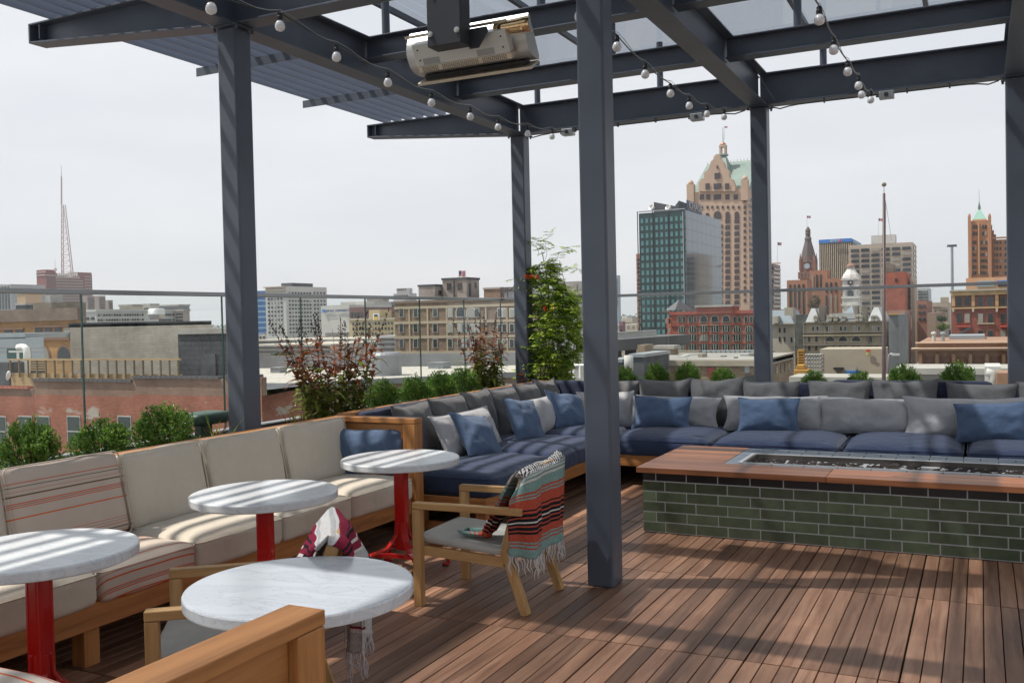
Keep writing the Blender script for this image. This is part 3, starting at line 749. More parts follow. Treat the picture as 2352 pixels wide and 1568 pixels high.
m.build('back_slats', TEAK['y'], BS, bevel=.003)
MB().box(X1 - .035, X1, Y0, Y1 - .112, .19, .318).build('front_apron', TEAK['y'], BS, bevel=.004)
MB().box(X0 + .11, X1 - .04, Y0 + .01, Y1 - .12, .27, .305).build('seat_deck', TEAK['y'], BS)
for yy in (1.05, 2.1, 3.13, 4.2, 5.22): MB().box(X1 - .13, X1 - .04, yy, yy + .09, 0, .262).build('leg', TEAK['z'], BS, bevel=.003)
# end arm
ya, yb = Y1 - .11, Y1
am = MB().box(X0, X1 + .045, ya, yb, .872, .912).build('arm', TEAK['x'], BS, bevel=.004)
MB().box(X1 - .065, X1 + .043, ya + .001, yb - .001, 0, .870).build('arm_post', TEAK['z'], BS, bevel=.004)
MB().box(X0 + .002, X0 + .108, ya + .001, yb - .001, 0, .870).build('arm_post', TEAK['z'], BS, bevel=.004)
m = MB(); m.box(X0 + .11, X1 - .068, ya + .03, yb - .03, .75, .866); m.box(X0 + .11, X1 - .068, ya + .03, yb - .03, .33, .42)
m.box(X1 - .17, X1 - .069, ya + .034, yb - .034, .424, .746); m.build('panel_frame', TEAK['x'], BS, bevel=.003)
m = MB()
for z in (.425, .506, .587, .668): m.box(X0 + .11, X1 - .172, ya + .045, yb - .045, z, z + .078)
m.build('panel_boards', TEAK['x'], BS, bevel=.003)
yc = [1.05, 1.76, 2.455, 3.165, 3.80, 4.515, 5.22, 5.985]
for i, (a, b) in enumerate(zip(yc[:-1], yc[1:])):
    st = (i == 3)
    box_cushion('seat_cushion', b - a - .008, .62, .165, STRIPE_Y if st else BEIGE, BS, (-4.135, (a + b)/2, .31), (0, 0, R(90)), .034, i + 3, 'seat cushion with orange and brown stripes' if st else None)
bc = [1.0, 1.75, 2.47, 3.10, 3.80, 4.46, 5.20, 5.96]
for i, (a, b) in enumerate(zip(bc[:-1], bc[1:])):
    st = (i == 3)
    a2, b2 = (a + .02, b + .0) if not st else (a - .02, b + .01)
    # lies on its back then is stood up: thickness -> x
    o = rbox(b2 - a2 - .01, .17, .44 if not st else .47, .04, .004, 20 + i, .006, 14).build('back_cushion', STRIPE_Z if st else BEIGE, None, smooth=True, world=False)
    o.parent = BS; o.location = Vector((-4.43 + (.035 if st else 0), (a2 + b2)/2, .475)) - ORG[BS.name]
    o.rotation_euler = (R(-11 if not st else -13), 0, R(90))
    if st: o['label'] = 'back cushion with orange and brown stripes'
    q = MB()
    w2, t2, h2 = (b2-a2)/2 - .01, .085, .44 if not st else .47
    for sy in (-1, 1):
        pts = [Vector((p.x, sy * t2, p.y + h2/2)) for p in ring_pts(w2, h2/2 - .002, 0, .035)]
        q.tube(pts, .004, 5, cap=False)
    qo = q.build('piping', BEIGE if not st else STRIPE_Z, None, smooth=True, world=False); qo.parent = o
pillow('throw_pillow', 'denim blue pillow wedged in the corner of the beige sofa behind a marble table', 'throw pillows', .60, .36, .15, BLUE, (-4.2, 5.93, .475), 22, 8, 0, 31)

# ---- blue L sofa
LS = thing('blue_sofa', 'L-shaped teak sofa with navy seat cushions and navy upholstered back', 'sofa', (-4.2, 8.5, 0))
MB().box(-4.70, -4.585, 6.22, 10.17, .872, .912).build('back_rail', TEAK['y'], LS, bevel=.004)
MB().box(-4.582, 2.1, 10.06, 10.17, .872, .912).build('back_rail', TEAK['x'], LS, bevel=.004)
m = MB()
for z in (.30, .44, .58, .72): m.box(-4.67, -4.62, 6.25, 10.1, z, z + .125)
m.build('back_slats', TEAK['y'], LS, bevel=.003)
m = MB()
for z in (.30, .44, .58, .72): m.box(-4.60, 2.1, 10.10, 10.15, z, z + .125)
m.build('back_slats', TEAK['x'], LS, bevel=.003)
MB().box(-3.365, -3.33, 6.24, 8.735, .19, .30).build('front_apron', TEAK['y'], LS, bevel=.004)
MB().box(-3.329, 2.1, 8.70, 8.735, .19, .30).build('front_apron', TEAK['x'], LS, bevel=.004)
MB().box(-4.6, -3.331, 6.205, 6.238, .19, .30).build('end_apron', TEAK['x'], LS, bevel=.004)
MB().box(-4.6, -3.37, 6.24, 8.73, .25, .285).build('seat_deck', TEAK['y'], LS); MB().box(-4.6, 2.1, 8.74, 10.1, .25, .284).build('seat_deck', TEAK['x'], LS)
for x, y in ((-3.45, 6.25), (-4.0, 6.25), (-3.45, 7.5), (-3.3, 8.75), (-2.1, 8.75), (-.9, 8.75), (.3, 8.75)): MB().box(x, x + .085, y, y + .085, 0, .248).build('leg', TEAK['z'], LS, bevel=.003)
MB().box(-4.0, -3.46, 6.26, 6.29, .02, .09).build('stretcher', TEAK['x'], LS)
box_cushion('seat_cushion', 1.22, 1.24, .165, NAVY, LS, (-3.93, 6.86, .285), (0, 0, R(90)), .05, 51, wr=.007, r=.06)
box_cushion('seat_cushion', 1.24, 1.24, .165, NAVY, LS, (-3.93, 8.11, .285), (0, 0, R(90)), .05, 52, wr=.007, r=.06)
for i, (a, b) in enumerate(((-4.56, -3.36), (-3.35, -2.29), (-2.28, -1.13), (-1.12, -.13), (-.12, .9), (.91, 2.0))):
    box_cushion('seat_cushion', b - a - .01, 1.36, .165, NAVY, LS, ((a + b)/2, 9.37 if i else 9.42, .288), (0, 0, 0), .055, 60 + i, wr=.007, r=.06)
# navy upholstered back
for i, (a, b) in enumerate(((6.32, 8.0), (8.02, 9.98))):
    o = rbox(b - a, .14, .50, .045, .0, 70 + i, .006).build('back_pad', NAVYB, None, smooth=True, world=False); o.parent = LS
    o.location = Vector((-4.51, (a + b)/2, .425)) - ORG[LS.name]; o.rotation_euler = (R(-6), 0, R(90))
for i, (a, b) in enumerate(((-4.48, -3.05), (-3.04, -1.39), (-1.37, .10), (.11, 2.0))):
    o = rbox(b - a, .14, .50 + (.03 if i == 2 else 0), .045, .0, 80 + i, .006).build('back_pad', NAVYB, None, smooth=True, world=False); o.parent = LS
    o.location = Vector(((a + b)/2, 10.0, .425)) - ORG[LS.name]; o.rotation_euler = (R(-6), 0, 0)
# charcoal back pillows, left run (facing +X: yaw 90)
lab = ['charcoal pillow nearest the beige sofa arm on the left run of the blue sofa', 'second charcoal pillow from the beige sofa arm against the navy back', 'third charcoal pillow from the beige sofa arm against the navy back',
       'fourth charcoal pillow from the beige sofa arm against the navy back', 'fifth charcoal pillow on the left run, next to the corner one', 'charcoal pillow deepest in the corner of the blue sofa, on its left run']
for i, (a, b) in enumerate(((6.60, 7.19), (7.19, 7.80), (7.78, 8.33), (8.32, 8.93), (8.92, 9.42), (9.40, 9.92))):
    pillow('back_pillow', lab[i], 'charcoal back pillows on the blue sofa', b - a + .03, .50 + .01 * (i % 3), .20, CHAR, (-4.30, (a + b)/2, .455), 90 + rnd.uniform(-4, 4), 14, rnd.uniform(-2, 2), 100 + i)
lab = ['charcoal pillow half hidden behind the foremost column, rear run', 'charcoal pillow just right of the foremost column, above the first blue lumbar pillow', 'charcoal pillow between the first two blue lumbar pillows of the rear run',
       'charcoal pillow directly above the middle blue lumbar pillow', 'charcoal pillow right of the middle rear column with a gap beside it', 'charcoal pillow above the long grey bolster facing the fire table', 'charcoal pillow above the rightmost blue lumbar pillow', 'charcoal pillow cut by the right edge of the picture']
for i, (a, b) in enumerate(((-3.94, -3.38), (-3.36, -2.81), (-2.78, -2.22), (-2.22, -1.67), (-1.56, -.99), (-.94, -.37), (-.30, .27), (.31, .86))):
    pillow('back_pillow', lab[i], 'charcoal back pillows on the blue sofa', b - a + .03, .50 + .012 * ((i * 7) % 3), .19, CHAR, ((a + b)/2, 9.80, .46), rnd.uniform(-3, 3), 13, rnd.uniform(-2, 2), 120 + i)
G = 'long grey lumbar pillows on the blue sofa'
pillow('lumbar_pillow', 'long light grey lumbar pillow nearest the beige sofa, behind a blue square pillow', G, 1.15, .40, .19, GREY, (-4.02, 7.35, .47), 93, 26, 1, 141, cat='pillow')
pillow('lumbar_pillow', 'long light grey lumbar pillow deep in the sofa corner behind a blue square pillow', G, 1.0, .38, .18, GREY, (-4.02, 9.02, .47), 92, 24, 0, 142)
pillow('lumbar_pillow', 'short light grey pillow end peeking from the corner left of the foremost column', G, .62, .38, .17, GREY, (-3.62, 9.50, .47), 20, 16, 0, 147)
pillow('lumbar_pillow', 'light grey lumbar pillow behind the blue one just right of the foremost column', G, 1.03, .34, .17, GREY, (-2.93, 9.60, .465), 0, 18, 1, 143)
pillow('lumbar_pillow', 'light grey lumbar pillow behind the middle blue lumbar pillow', G, 1.03, .36, .17, GREY, (-1.87, 9.60, .465), -1, 18, -1, 144)
pillow('lumbar_pillow', 'uncovered light grey lumbar pillow above the left part of the fire table', G, .92, .36, .19, GREY, (-.98, 9.58, .465), 2, 18, 0, 145)
pillow('lumbar_pillow', 'rightmost light grey lumbar pillow, partly behind a blue one', G, 1.12, .39, .20, GREY, (-.10, 9.50, .465), 0, 20, -1, 146)
G = 'denim blue pillows on the blue sofa'
pillow('throw_pillow', 'blue square pillow nearest the beige sofa arm, leaning on long grey pillow', G, .47, .44, .16, BLUE, (-3.80, 7.12, .475), 84, 38, 12, 151)
pillow('throw_pillow', 'middle blue square pillow on the left run of the blue sofa', G, .46, .45, .15, BLUE, (-3.84, 8.12, .475), 80, 28, 8, 152)
pillow('throw_pillow', 'blue square pillow nearest the corner, left of the foremost column', G, .50, .43, .15, BLUE, (-3.86, 9.18, .475), 70, 30, 9, 153)
pillow('throw_pillow', 'blue lumbar pillow with a sunlit patch, just right of the foremost column', G, .62, .35, .14, BLUE, (-2.96, 9.34, .475), 0, 16, 1, 154)
pillow('throw_pillow', 'blue lumbar pillow at the middle of the rear run', G, .60, .35, .14, BLUE, (-1.87, 9.34, .475), 0, 16, -1, 155)
pillow('throw_pillow', 'rightmost blue lumbar pillow, above the fire pit opening', G, .60, .36, .15, BLUE, (.09, 9.24, .475), -2, 20, -3, 156)

# ---- near sofa (bottom left corner), only arm and cushion tops in view
NS = thing('near_sofa', 'teak sofa corner in the lower left with panelled arm and striped back cushion', 'sofa', (-2.4, 1.4, 0))
xa, xb = -1.642, -1.522
MB().box(xa, xb, .62, 1.945, .872, .912).build('arm', TEAK['y'], NS, bevel=.004)
MB().box(xa + .001, xb - .001, 1.835, 1.943, 0, .870).build('arm_post', TEAK['z'], NS, bevel=.004)
MB().box(xa + .001, xb - .001, .63, .73, 0, .870).build('arm_post', TEAK['z'], NS, bevel=.004)
m = MB(); m.box(xa + .03, xb - .03, .74, 1.832, .74, .868); m.box(xa + .03, xb - .03, .74, 1.832, .10, .22); m.box(xa + .034, xb - .034, 1.30, 1.40, .224, .736); m.build('panel_frame', TEAK['y'], NS, bevel=.003)
m = MB()
for z in (.225, .309, .393, .477, .561, .645): m.box(xa + .045, xb - .045, .74, 1.832, z, z + .082)
m.build('panel_boards', TEAK['y'], NS, bevel=.003)
MB().box(-4.2, xa - .002, .75, .86, .872, .912).build('back_rail', TEAK['x'], NS, bevel=.004)
m = MB()
for z in (.42, .56, .70): m.box(-4.2, xa - .002, .78, .83, z, z + .12)
m.build('back_slats', TEAK['x'], NS, bevel=.003)
MB().box(-3.35, xa - .002, 1.87, 1.905, .19, .318).build('front_apron', TEAK['x'], NS, bevel=.004)
MB().box(-3.35, xa - .002, .87, 1.86, .27, .305).build('seat_deck', TEAK['x'], NS)
for x in (-3.3, -2.5, -1.75): MB().box(x, x + .09, 1.79, 1.865, 0, .265).build('leg', TEAK['z'], NS)
for i, (a, b) in enumerate(((-3.05, -2.36), (-2.35, -1.66))):
    box_cushion('seat_cushion', b - a - .01, .70, .165, BEIGE, NS, ((a + b)/2, 1.52, .31), (0, 0, 0), .03, 90 + i)
    o = rbox(b - a, .20, .47, .045, .01, 92 + i, .006).build('back_cushion', striped('striped_canvas_near_%d' % i, (.52, .45, .39), 'y', [(-.085,.0025,(.55,.12,.05)),(-.05,.0016,(.3,.2,.15)),(-.02,.002,(.55,.14,.08)),(.015,.0016,(.35,.2,.15)),(.05,.0025,(.55,.12,.05)),(.08,.003,(.5,.1,.05))]), None, smooth=True, world=False)
    o.parent = NS; o.location = Vector(((a + b)/2, 1.31, .44)) - ORG[NS.name]; o.rotation_euler = (R(9), 0, 0); o['label'] = 'back cushion with thin orange stripes'

# ---------------------------------------------------------------- tables
def make_table(label, x, y, rz):
    t = thing('bistro_table', label, 'table', (0, 0, 0), 'marble bistro tables on red cast pedestals')
    top = MB().lathe([(.379, .710), (.387, .714), (.388, .719), (.388, .748), (.385, .753), (.379, .755)], n=72).build('tabletop', MARBLE, t, smooth=False)
    b = MB()
    for k in range(4):
        c, s = math.cos(k*PI/2), math.sin(k*PI/2)
    b.box(-.038, .038, -.038, .038, .15, .71)
    b.build('pedestal', RED, t, bevel=.007)
    f = MB()
    for k in range(4):
        a = k*PI/2; ux, uy = math.cos(a), math.sin(a); vx, vy = -uy, ux
        for off in (-.022, .022):
            p0 = Vector((ux*.037 + vx*off, uy*.037 + vy*off, .17)); f.bar(p0, p0 + Vector((0, 0, .52)), .006, .008)
    f.build('pedestal_rib', RED, t, bevel=.002)
    MB().box(-.17, .17, -.17, .17, .698, .7095).build('top_plate', RED, t, bevel=.004)
    for k in range(4):
        a = k*PI/2 + PI/4; ux, uy = math.cos(a), math.sin(a)
        prof = [(.036, .33), (.042, .25), (.07, .205), (.11, .165), (.16, .148), (.22, .135), (.27, .108), (.305, .065), (.322, .025), (.315, .012), (.285, .012)]
        pts = [Vector((ux*r, uy*r, z)) for r, z in prof]
        lg = MB().ribbon(pts, .046, .014, up=(-uy, ux, 0)).build('leg', RED, t, bevel=.004, smooth=False)
        MB().cyl((ux*.30, uy*.30, 0), (ux*.30, uy*.30, .008), .022, n=12).build('foot_pad', BLACK, lg)
    m = MB()
    for k in range(4):
        a = k*PI/2 + PI/4; a2 = a + PI/2
        pts = [Vector((.19*math.cos(a + (a2-a)*i/6)*(1 - .35*math.sin(PI*i/6)), .19*math.sin(a + (a2-a)*i/6)*(1 - .35*math.sin(PI*i/6)), .135)) for i in range(7)]
        m.ribbon(pts, .03, .012, up=(0, 0, 1))
    m.build('brace', RED, t, bevel=.003)
    return t
TT = make_table('red pedestal marble table farthest back, beside the striped-blanket chair and the sofa arm', 0, 0, 0)
tabs = [(None, -3.425, 5.205, 8), ('round marble table in the middle of the beige sofa, its base half hidden', -3.445, 3.91, 20),
        ('marble table cut by the left edge of the picture, on a dark red lit pedestal', -3.455, 2.56, 5), ('nearest round marble table, behind the panelled arm of the near sofa', -2.105, 2.557, 12)]
for lb, x, y, rz in tabs:
    o = TT if lb is None else copy_tree(TT)
    if lb: o['label'] = lb
    o.location = (x, y, 0); o.rotation_euler = (0, 0, R(rz))

# ---------------------------------------------------------------- chairs
SLING = mat('woven_sling_seat', (.46, .45, .41), .85, 0, .1, 8, .6, 260)
def make_chair(label):
    t = thing('teak_armchair', label, 'armchair', (0, 0, 0), 'teak armchairs with grey woven seats')
    for sy in (-1, 1):
        y = sy * .30
        MB().box(-.355, -.305, y - .025, y + .025, 0, .562).build('front_leg', TEAKC['z'], t, bevel=.003)
        MB().box(-.355, .335, y - .0262, y + .0262, .564, .602).build('arm', TEAKC['x'], t, bevel=.004)
        MB().bar((.325, sy*.262, 0), (.205, sy*.262, .36), .046, .05, (0, 1, 0)).build('rear_leg', TEAKC['z'], t, bevel=.003)
        m = MB(); pts = [(.20, .30), (.228, .42), (.258, .53), (.29, .64), (.326, .755), (.35, .815)]
        m.ribbon([Vector((a, sy*.262, z)) for a, z in pts], .030, .052, up=(0, 1, 0)); m.build('back_upright', TEAKC['z'], t, bevel=.003)
        MB().bar((-.31, sy*.262, .315), (.20, sy*.262, .285), .028, .055).build('side_rail', TEAKC['x'], t, bevel=.003)
    MB().box(-.345, -.31, -.275, .275, .28, .335).build('front_rail', TEAKC['y'], t, bevel=.003)
    MB().bar((.352, -.25, .795), (.352, .25, .795), .028, .05).build('top_rail', TEAKC['y'], t, bevel=.003)
    MB().bar((.21, -.25, .30), (.21, .25, .30), .028, .045).build('rear_rail', TEAKC['y'], t, bevel=.003)
    s = rbox(.60, .53, .045, .02, .008, 5, .002, 12).build('seat', SLING, None, smooth=True, world=False); s.parent = t; s.location = (-.065, 0, .338); s.rotation_euler = (0, R(5), 0)
    q = MB()
    for yy in (-.09, .09): q.box(-.35, .22, yy - .0015, yy + .0015, 0, .001)
    m = MB(); pts = [(.185, .36), (.226, .47), (.258, .58), (.293, .69), (.332, .79)]
    m.ribbon([Vector((a - .012, 0, z)) for a, z in pts], .49, .014, up=(0, 1, 0)); m.build('back_sling', SLING, t, smooth=False)
    return t
C1 = make_chair('teak armchair near the foremost column with a red, teal and black blanket over its back')
C2 = copy_tree(C1); C2['label'] = 'teak armchair behind the nearest marble table, maroon and grey blanket over its back'
C1.location = (-2.615, 4.935, 0); C1.rotation_euler = (0, 0, R(2.5))
C2.location = (-2.687, 2.946, 0); C2.rotation_euler = (0, 0, R(38))
c1 = Matrix.Translation(C1.location) @ Matrix.Rotation(R(2.5), 4, 'Z'); c2m = Matrix.Translation(C2.location) @ Matrix.Rotation(R(38), 4, 'Z')

Rr, Tl, Wh, Bk, Gr_ = (.42, .08, .05), (.20, .32, .30), (.58, .56, .54), (.018, .018, .022), (.4, .4, .4)
half = [(.05, Wh), (.012, Tl), (.010, Wh), (.012, Tl), (.010, Wh), (.055, Tl), (.010, Rr), (.008, Tl), (.010, Rr), (.008, Tl), (.055, Rr), (.008, Bk), (.012, Rr), (.014, Bk), (.010, Rr), (.014, Bk), (.008, Wh), (.014, Bk), (.010, Rr), (.014, Bk), (.010, Rr), (.010, Bk),
        (.040, Rr), (.010, Tl), (.010, Rr), (.010, Tl), (.010, Rr), (.05, Tl)]
tot = sum(a for a, b in half)
bands1 = [(wd, c) for wd, c in half[::-1]] + [(.06, Wh)] + half
SER1 = serape('striped_serape_cloth', bands1, sum(a for a, b in bands1), [(.475, .575)])
Mr, Lg, Pk = (.22, .02, .045), (.42, .41, .41), (.55, .5, .5)
half2 = [(.012, Lg), (.008, Wh), (.03, Mr), (.012, Bk), (.010, Mr), (.012, Bk), (.03, Mr), (.010, Wh), (.03, Mr), (.008, Wh), (.05, Lg), (.012, Bk), (.012, Mr), (.016, Bk), (.012, Mr), (.016, Bk), (.05, Mr), (.010, Wh), (.02, Mr), (.010, Wh), (.05, Gr_), (.012, Mr), (.012, Wh), (.05, Lg), (.04, Gr_)]
bands2 = half2[::-1] + [(.04, Wh)] + half2
SER2 = serape('maroon_serape_cloth', bands2, sum(a for a, b in bands2), [(.0, .12)])
FR1 = fabric('white_fringe_thread', (.55, .52, .50), .1)
FR2 = fabric('pinkish_fringe_thread', (.42, .38, .38), .1)
def blanket(name, label, matl, frm, M, y0, y1, out_len, in_len, gather, seed, spread=1.0, fa=1.0):
    """draped over the chair back in chair space: outer side hangs free, inner side gathers to a tail on the seat"""
    rr = random.Random(seed)
    NU, NV = 46, 70; m = MB(); vs = []; uv = []
    tx, tz = .358, .832
    total = out_len + in_len
    for j in range(NV + 1):
        s = j / NV * total - in_len      # <0 inside, >0 outside
        for i in range(NU + 1):
            u = i / NU; y = y0 + (y1 - y0) * u; ex = max(0, -.285 - y); y = max(y, -.285 - .02*math.sin(min(1, ex*12)))
            if s < 0:
                k = min(1, -s / in_len)
                g = k ** .8
                x = tx - .03 - (-s) * .52 - .02; z = tz - (-s) * .87
                if z < .41: x -= (.41 - z) * 1.0; z = .41 + .01 * math.sin(u * 9)
                yt = gather[0] + (u - .5) * gather[1]
                y = y * (1 - g) + yt * g
                x += -.02 * math.sin(PI * g) - .028 * g * math.sin(u * 17 + seed)
                z += .012 * g * math.cos(u * 21)
                if k < .12: x += .03 * (1 - k / .12) * .6
            else:
                k = s / out_len
                r = .028
                if s < .07:
                    a = s / .07 * PI / 2; x = tx - .03 + math.sin(a) * .058; z = tz + .008 - (1 - math.cos(a)) * .045
                else:
                    x = tx + .028 - .012 * k; z = tz - .037 - (s - .07)
                fold = (math.sin(u * 15 + seed + .8 * math.sin(u * 5)) * .016 + (fa - 1) * .065 * (1 + math.sin(u * 9 + seed))) * min(1, k * 2.2) + math.sin(u * 37 + 2 * seed) * .006 * min(1, k * 2)
                x += fold + .004 * math.sin(k * 9 + u * 4) - ex * (.35 + .65 * min(1, k * 3)); z -= ex * .55 * (1 - k); y -= .015 * math.sin(ex*40 + k*3) * min(1, ex*20)
                y += (u - .5) * .03 * math.sin(k * 3) * spread + .012 * math.sin(k * 4 + seed) * (u - .5)
                z += .022 * math.sin(u * 6.5 + seed) * k * .6 - .03 * (u - .5) * k
            if abs(s) < .06: z += .012 * math.sin(u * 11 + seed) * (1 - abs(s) / .06) * .6 - .018 * math.sin(PI * u)
            vs.append((x, y, z)); uv.append((u, j / NV))
    fs = [(j*(NU+1)+i, j*(NU+1)+i+1, (j+1)*(NU+1)+i+1, (j+1)*(NU+1)+i) for j in range(NV) for i in range(NU)]
    m.add(vs, fs); m.uv = uv
    o = m.build(name, matl, None, smooth=True, world=False); o.matrix_world = M
    so_ = o.modifiers.new('solid', 'SOLIDIFY'); so_.thickness = .006; so_.offset = 0
    props(o, label, 'blanket', 'folded blankets over chair backs')
    f = MB()
    base = [vs[NV*(NU+1) + i] for i in range(NU + 1)]
    for q in range(44):
        t = q / 43 * NU; i = min(NU - 1, int(t)); a = Vector(base[i]).lerp(Vector(base[i+1]), t - i)
        ln = rr.uniform(.075, .125); dx, dy = rr.uniform(-.012, .022), rr.uniform(-.03, .03)
        pts = [a + Vector((0, 0, .004))]
        for k in range(1, 6):
            kk = k / 5; pts.append(a + Vector((dx * kk ** 1.4 + .006*math.sin(kk*7 + q), dy * kk + .006*math.sin(kk*5 + q*2), -ln * kk)))
        f.tube(pts, [.0042, .0036, .0032, .003, .0026, .0012], 5)
    q_ = f.build('fringe', frm, None, smooth=True, world=False); q_.parent = o
    return o
blanket('blanket', 'red, teal and black striped blanket hanging over the chair by the column', SER1, FR1, c1, -.41, .25, .54, .60, (-.17, .10), 3)
blanket('blanket', 'maroon, grey and white blanket draped over the chair behind the nearest table', SER2, FR2, c2m, -.37, .225, .52, .56, (-.16, .20), 8, fa=2.0)
pillow('chair_pillow', 'small dark navy pillow tucked behind the blanket on the chair by the column', 'throw pillows', .36, .30, .12, NAVYB, (-2.47, 5.0, .40), 95, -24, 0, 33)

# ---------------------------------------------------------------- fire table
FT = thing('fire_table', 'long low fire table with green brick sides, reddish wood top and lava-rock trough', 'fire pit', (-.3, 7.45, 0))
TILE = vcolmat('glazed_brick_tile', .28, .0, .5)
GROUT = mat('pale_grout', (.42, .42, .42), .9, 0, .1, 40)
fx0, fx1, fy0, fy1 = -2.32, 2.2, 6.853, 8.09
MB().box(fx0 + .004, fx1, fy0 + .004, fy1 - .004, .006, .455).build('grout_core', GROUT, FT)
m = MB(); pc = []
bw, bh, g = .2365, .0774, .008
def bcol(row):
    if row == 5: k = rnd.uniform(.7, 1.2); return (.012*k, .012*k, .014*k)
    k = rnd.uniform(.84, 1.16); return (.062*k, .080*k + rnd.uniform(-.004,.005), .048*k)
for row in range(6):
    z0 = .012 + row * bh; z1 = min(z0 + bh - g, .456)
    if row == 5: z1 = .4575
    x = -2.32; first = .178 if row % 2 == 0 else .108
    while x < fx1:
        L_ = first if x == -2.32 else bw
        if row % 2 == 1 and x == -2.32: L_ = .108
        m.box(x, min(x + L_ - g, fx1), fy0, fy0 + .02, z0, z1); c = bcol(row)
        if x == -2.32 and row % 2 == 1: c = tuple(q * 1.7 for q in c)
        pc.append(c); x += L_
    y = fy0 + .024
    while y < fy1:
        m.box(fx0 - .0, fx0 + .02, y, min(y + bw - g, fy1), z0, z1); pc.append(bcol(row)); y += bw
ti = m.build('brick_tile', TILE, FT, bevel=.0025); setpid(ti, pc)
# wood top: five boards at the left, three along the front
m = MB(); pc = []
ybs = [6.82 + i * .1292 for i in range(11)]
for i in range(3):
    for a, b in ((-2.36, -.975), (-.972, 2.2)): m.box(a, b, ybs[i] + .0015, ybs[i+1] - .0015, .459, .500); pc.append((rnd.random(), rnd.random(), rnd.random()))
for i in range(3, 10): m.box(-2.36, -1.785, ybs[i] + .0015, min(ybs[i+1], 8.10) - .0015, .459, .500); pc.append((rnd.random(), rnd.random(), rnd.random()))
wt = m.build('wood_top', CUMARU, FT, bevel=.003); setpid(wt, pc)
m = MB(); pc = []
for x, y0_, y1_ in ():
    pass
def slate(x0, x1, y0_, y1_):
    m.box(x0, x1, y0_, y1_, .470, .4985); k = rnd.uniform(.8, 1.25); pc.append((.13*k, .155*k, .185*k))
for k in range(8): slate(-1.782, -1.664, 7.212 + k*.11, 7.212 + k*.11 + .104)
for r_ in range(4):
    x = -1.655 - (.1 if r_ % 2 else 0) 
    y0_ = 7.742 + r_ * .0885
    x = -1.66; L_ = bw if r_ % 2 == 0 else .12
    while x < 2.2: slate(x, min(x + L_ - .007, 2.2), y0_, y0_ + .081); x += L_; L_ = bw
x = -1.66
while x < 2.2: slate(x, min(x + bw - .007, 2.2), 7.212, 7.262); x += bw
st = m.build('slate_tile', vcolmat('slate_blue_tile', .35), FT, bevel=.002); setpid(st, pc)
MB().box(-1.79, 2.2, 7.21, 8.095, .455, .468).build('tile_bed', GROUT, FT)
tr = MB(); a0, a1, b0, b1 = -1.655, 2.2, 7.268, 7.735
tr.box(a0, a1, b0, b0 + .022, .30, .506); tr.box(a0, a1, b1 - .022, b1, .30, .506); tr.box(a0, a0 + .022, b0 + .0225, b1 - .0225, .30, .506)
tr2 = MB(); tr2.box(a0 - .03, a1, b0 - .012, b0 + .0, .4987, .506); tr2.box(a0 - .03, a1, b1, b1 + .03, .4987, .506); tr2.box(a0 - .03, a0 - .0005, b0, b1, .4987, .506)
tr.build('burner_trough', mat('sooted_steel', (.05, .045, .04), .6, .25, .7, 2.5, stretch=(1, 1, 3), col2=(.13, .11, .095)), FT, bevel=.001); tr2.build('trough_rim', INOX, FT)
rb = MB().box(a0 + .025, a1, b0 + .024, b1 - .024, .34, .435).build('rock_bed', mat('dark_gravel', (.02, .018, .017), .95, 0, .4, 60), FT)
LAVA = mat('lava_rock', (.036, .027, .024), .95, 0, .5, 30, .8, 90)
rocks = []
for v in range(5):
    bm = bmesh.new(); bmesh.ops.create_icosphere(bm, subdivisions=2, radius=1)
    for vv in bm.verts: vv.co *= 1 + .35 * mnoise.noise(vv.co * 1.6 + Vector((v*7, 0, 0))) + .12 * mnoise.noise(vv.co * 5)
    me = bpy.data.meshes.new('lava_rock'); bm.to_mesh(me); bm.free(); me.materials.append(LAVA); rocks.append(me)
vsr = MB(); cnt = 0
pos = []
for i in range(1500):
    x = rnd.uniform(a0 + .04, 1.2); y = rnd.uniform(b0 + .04, b1 - .04); pos.append((x, y))
def rock_mesh(items):
    mm = MB()
    for x, y, z, s, ang, v in items:
        me = rocks[v]; M_ = Matrix.Rotation(ang, 3, 'Z') @ Matrix.Rotation(ang * 1.7, 3, 'X')
        mm.add([(Vector((x, y, z)) + (M_ @ (q.co * s))) for q in me.vertices], [tuple(p.vertices) for p in me.polygons])
    return mm
items = [(x, y, rnd.uniform(.44, .468), rnd.uniform(.012, .027), rnd.uniform(0, 6), rnd.randrange(5)) for x, y in pos]
big = sorted(items, key=lambda q: q[1] - q[3] * 20)[:100]
rest = [q for q in items if q not in big]
for q in big[:100]:
    o = bpy.data.objects.new('lava_rock', rocks[q[5]]); COL.objects.link(o); o.parent = FT; o.location = Vector(q[:3]) - ORG[FT.name]; o.rotation_euler = (q[4], q[4]*1.7, q[4]*.6); o.scale = (q[3],)*3
ro = rock_mesh(rest).build('lava_rocks', LAVA, FT, smooth=False); ro['kind'] = 'stuff'
MB().box(-.40, -.29, 7.50, 7.56, .45, .492).build('igniter_box', INOX, FT, bevel=.003)
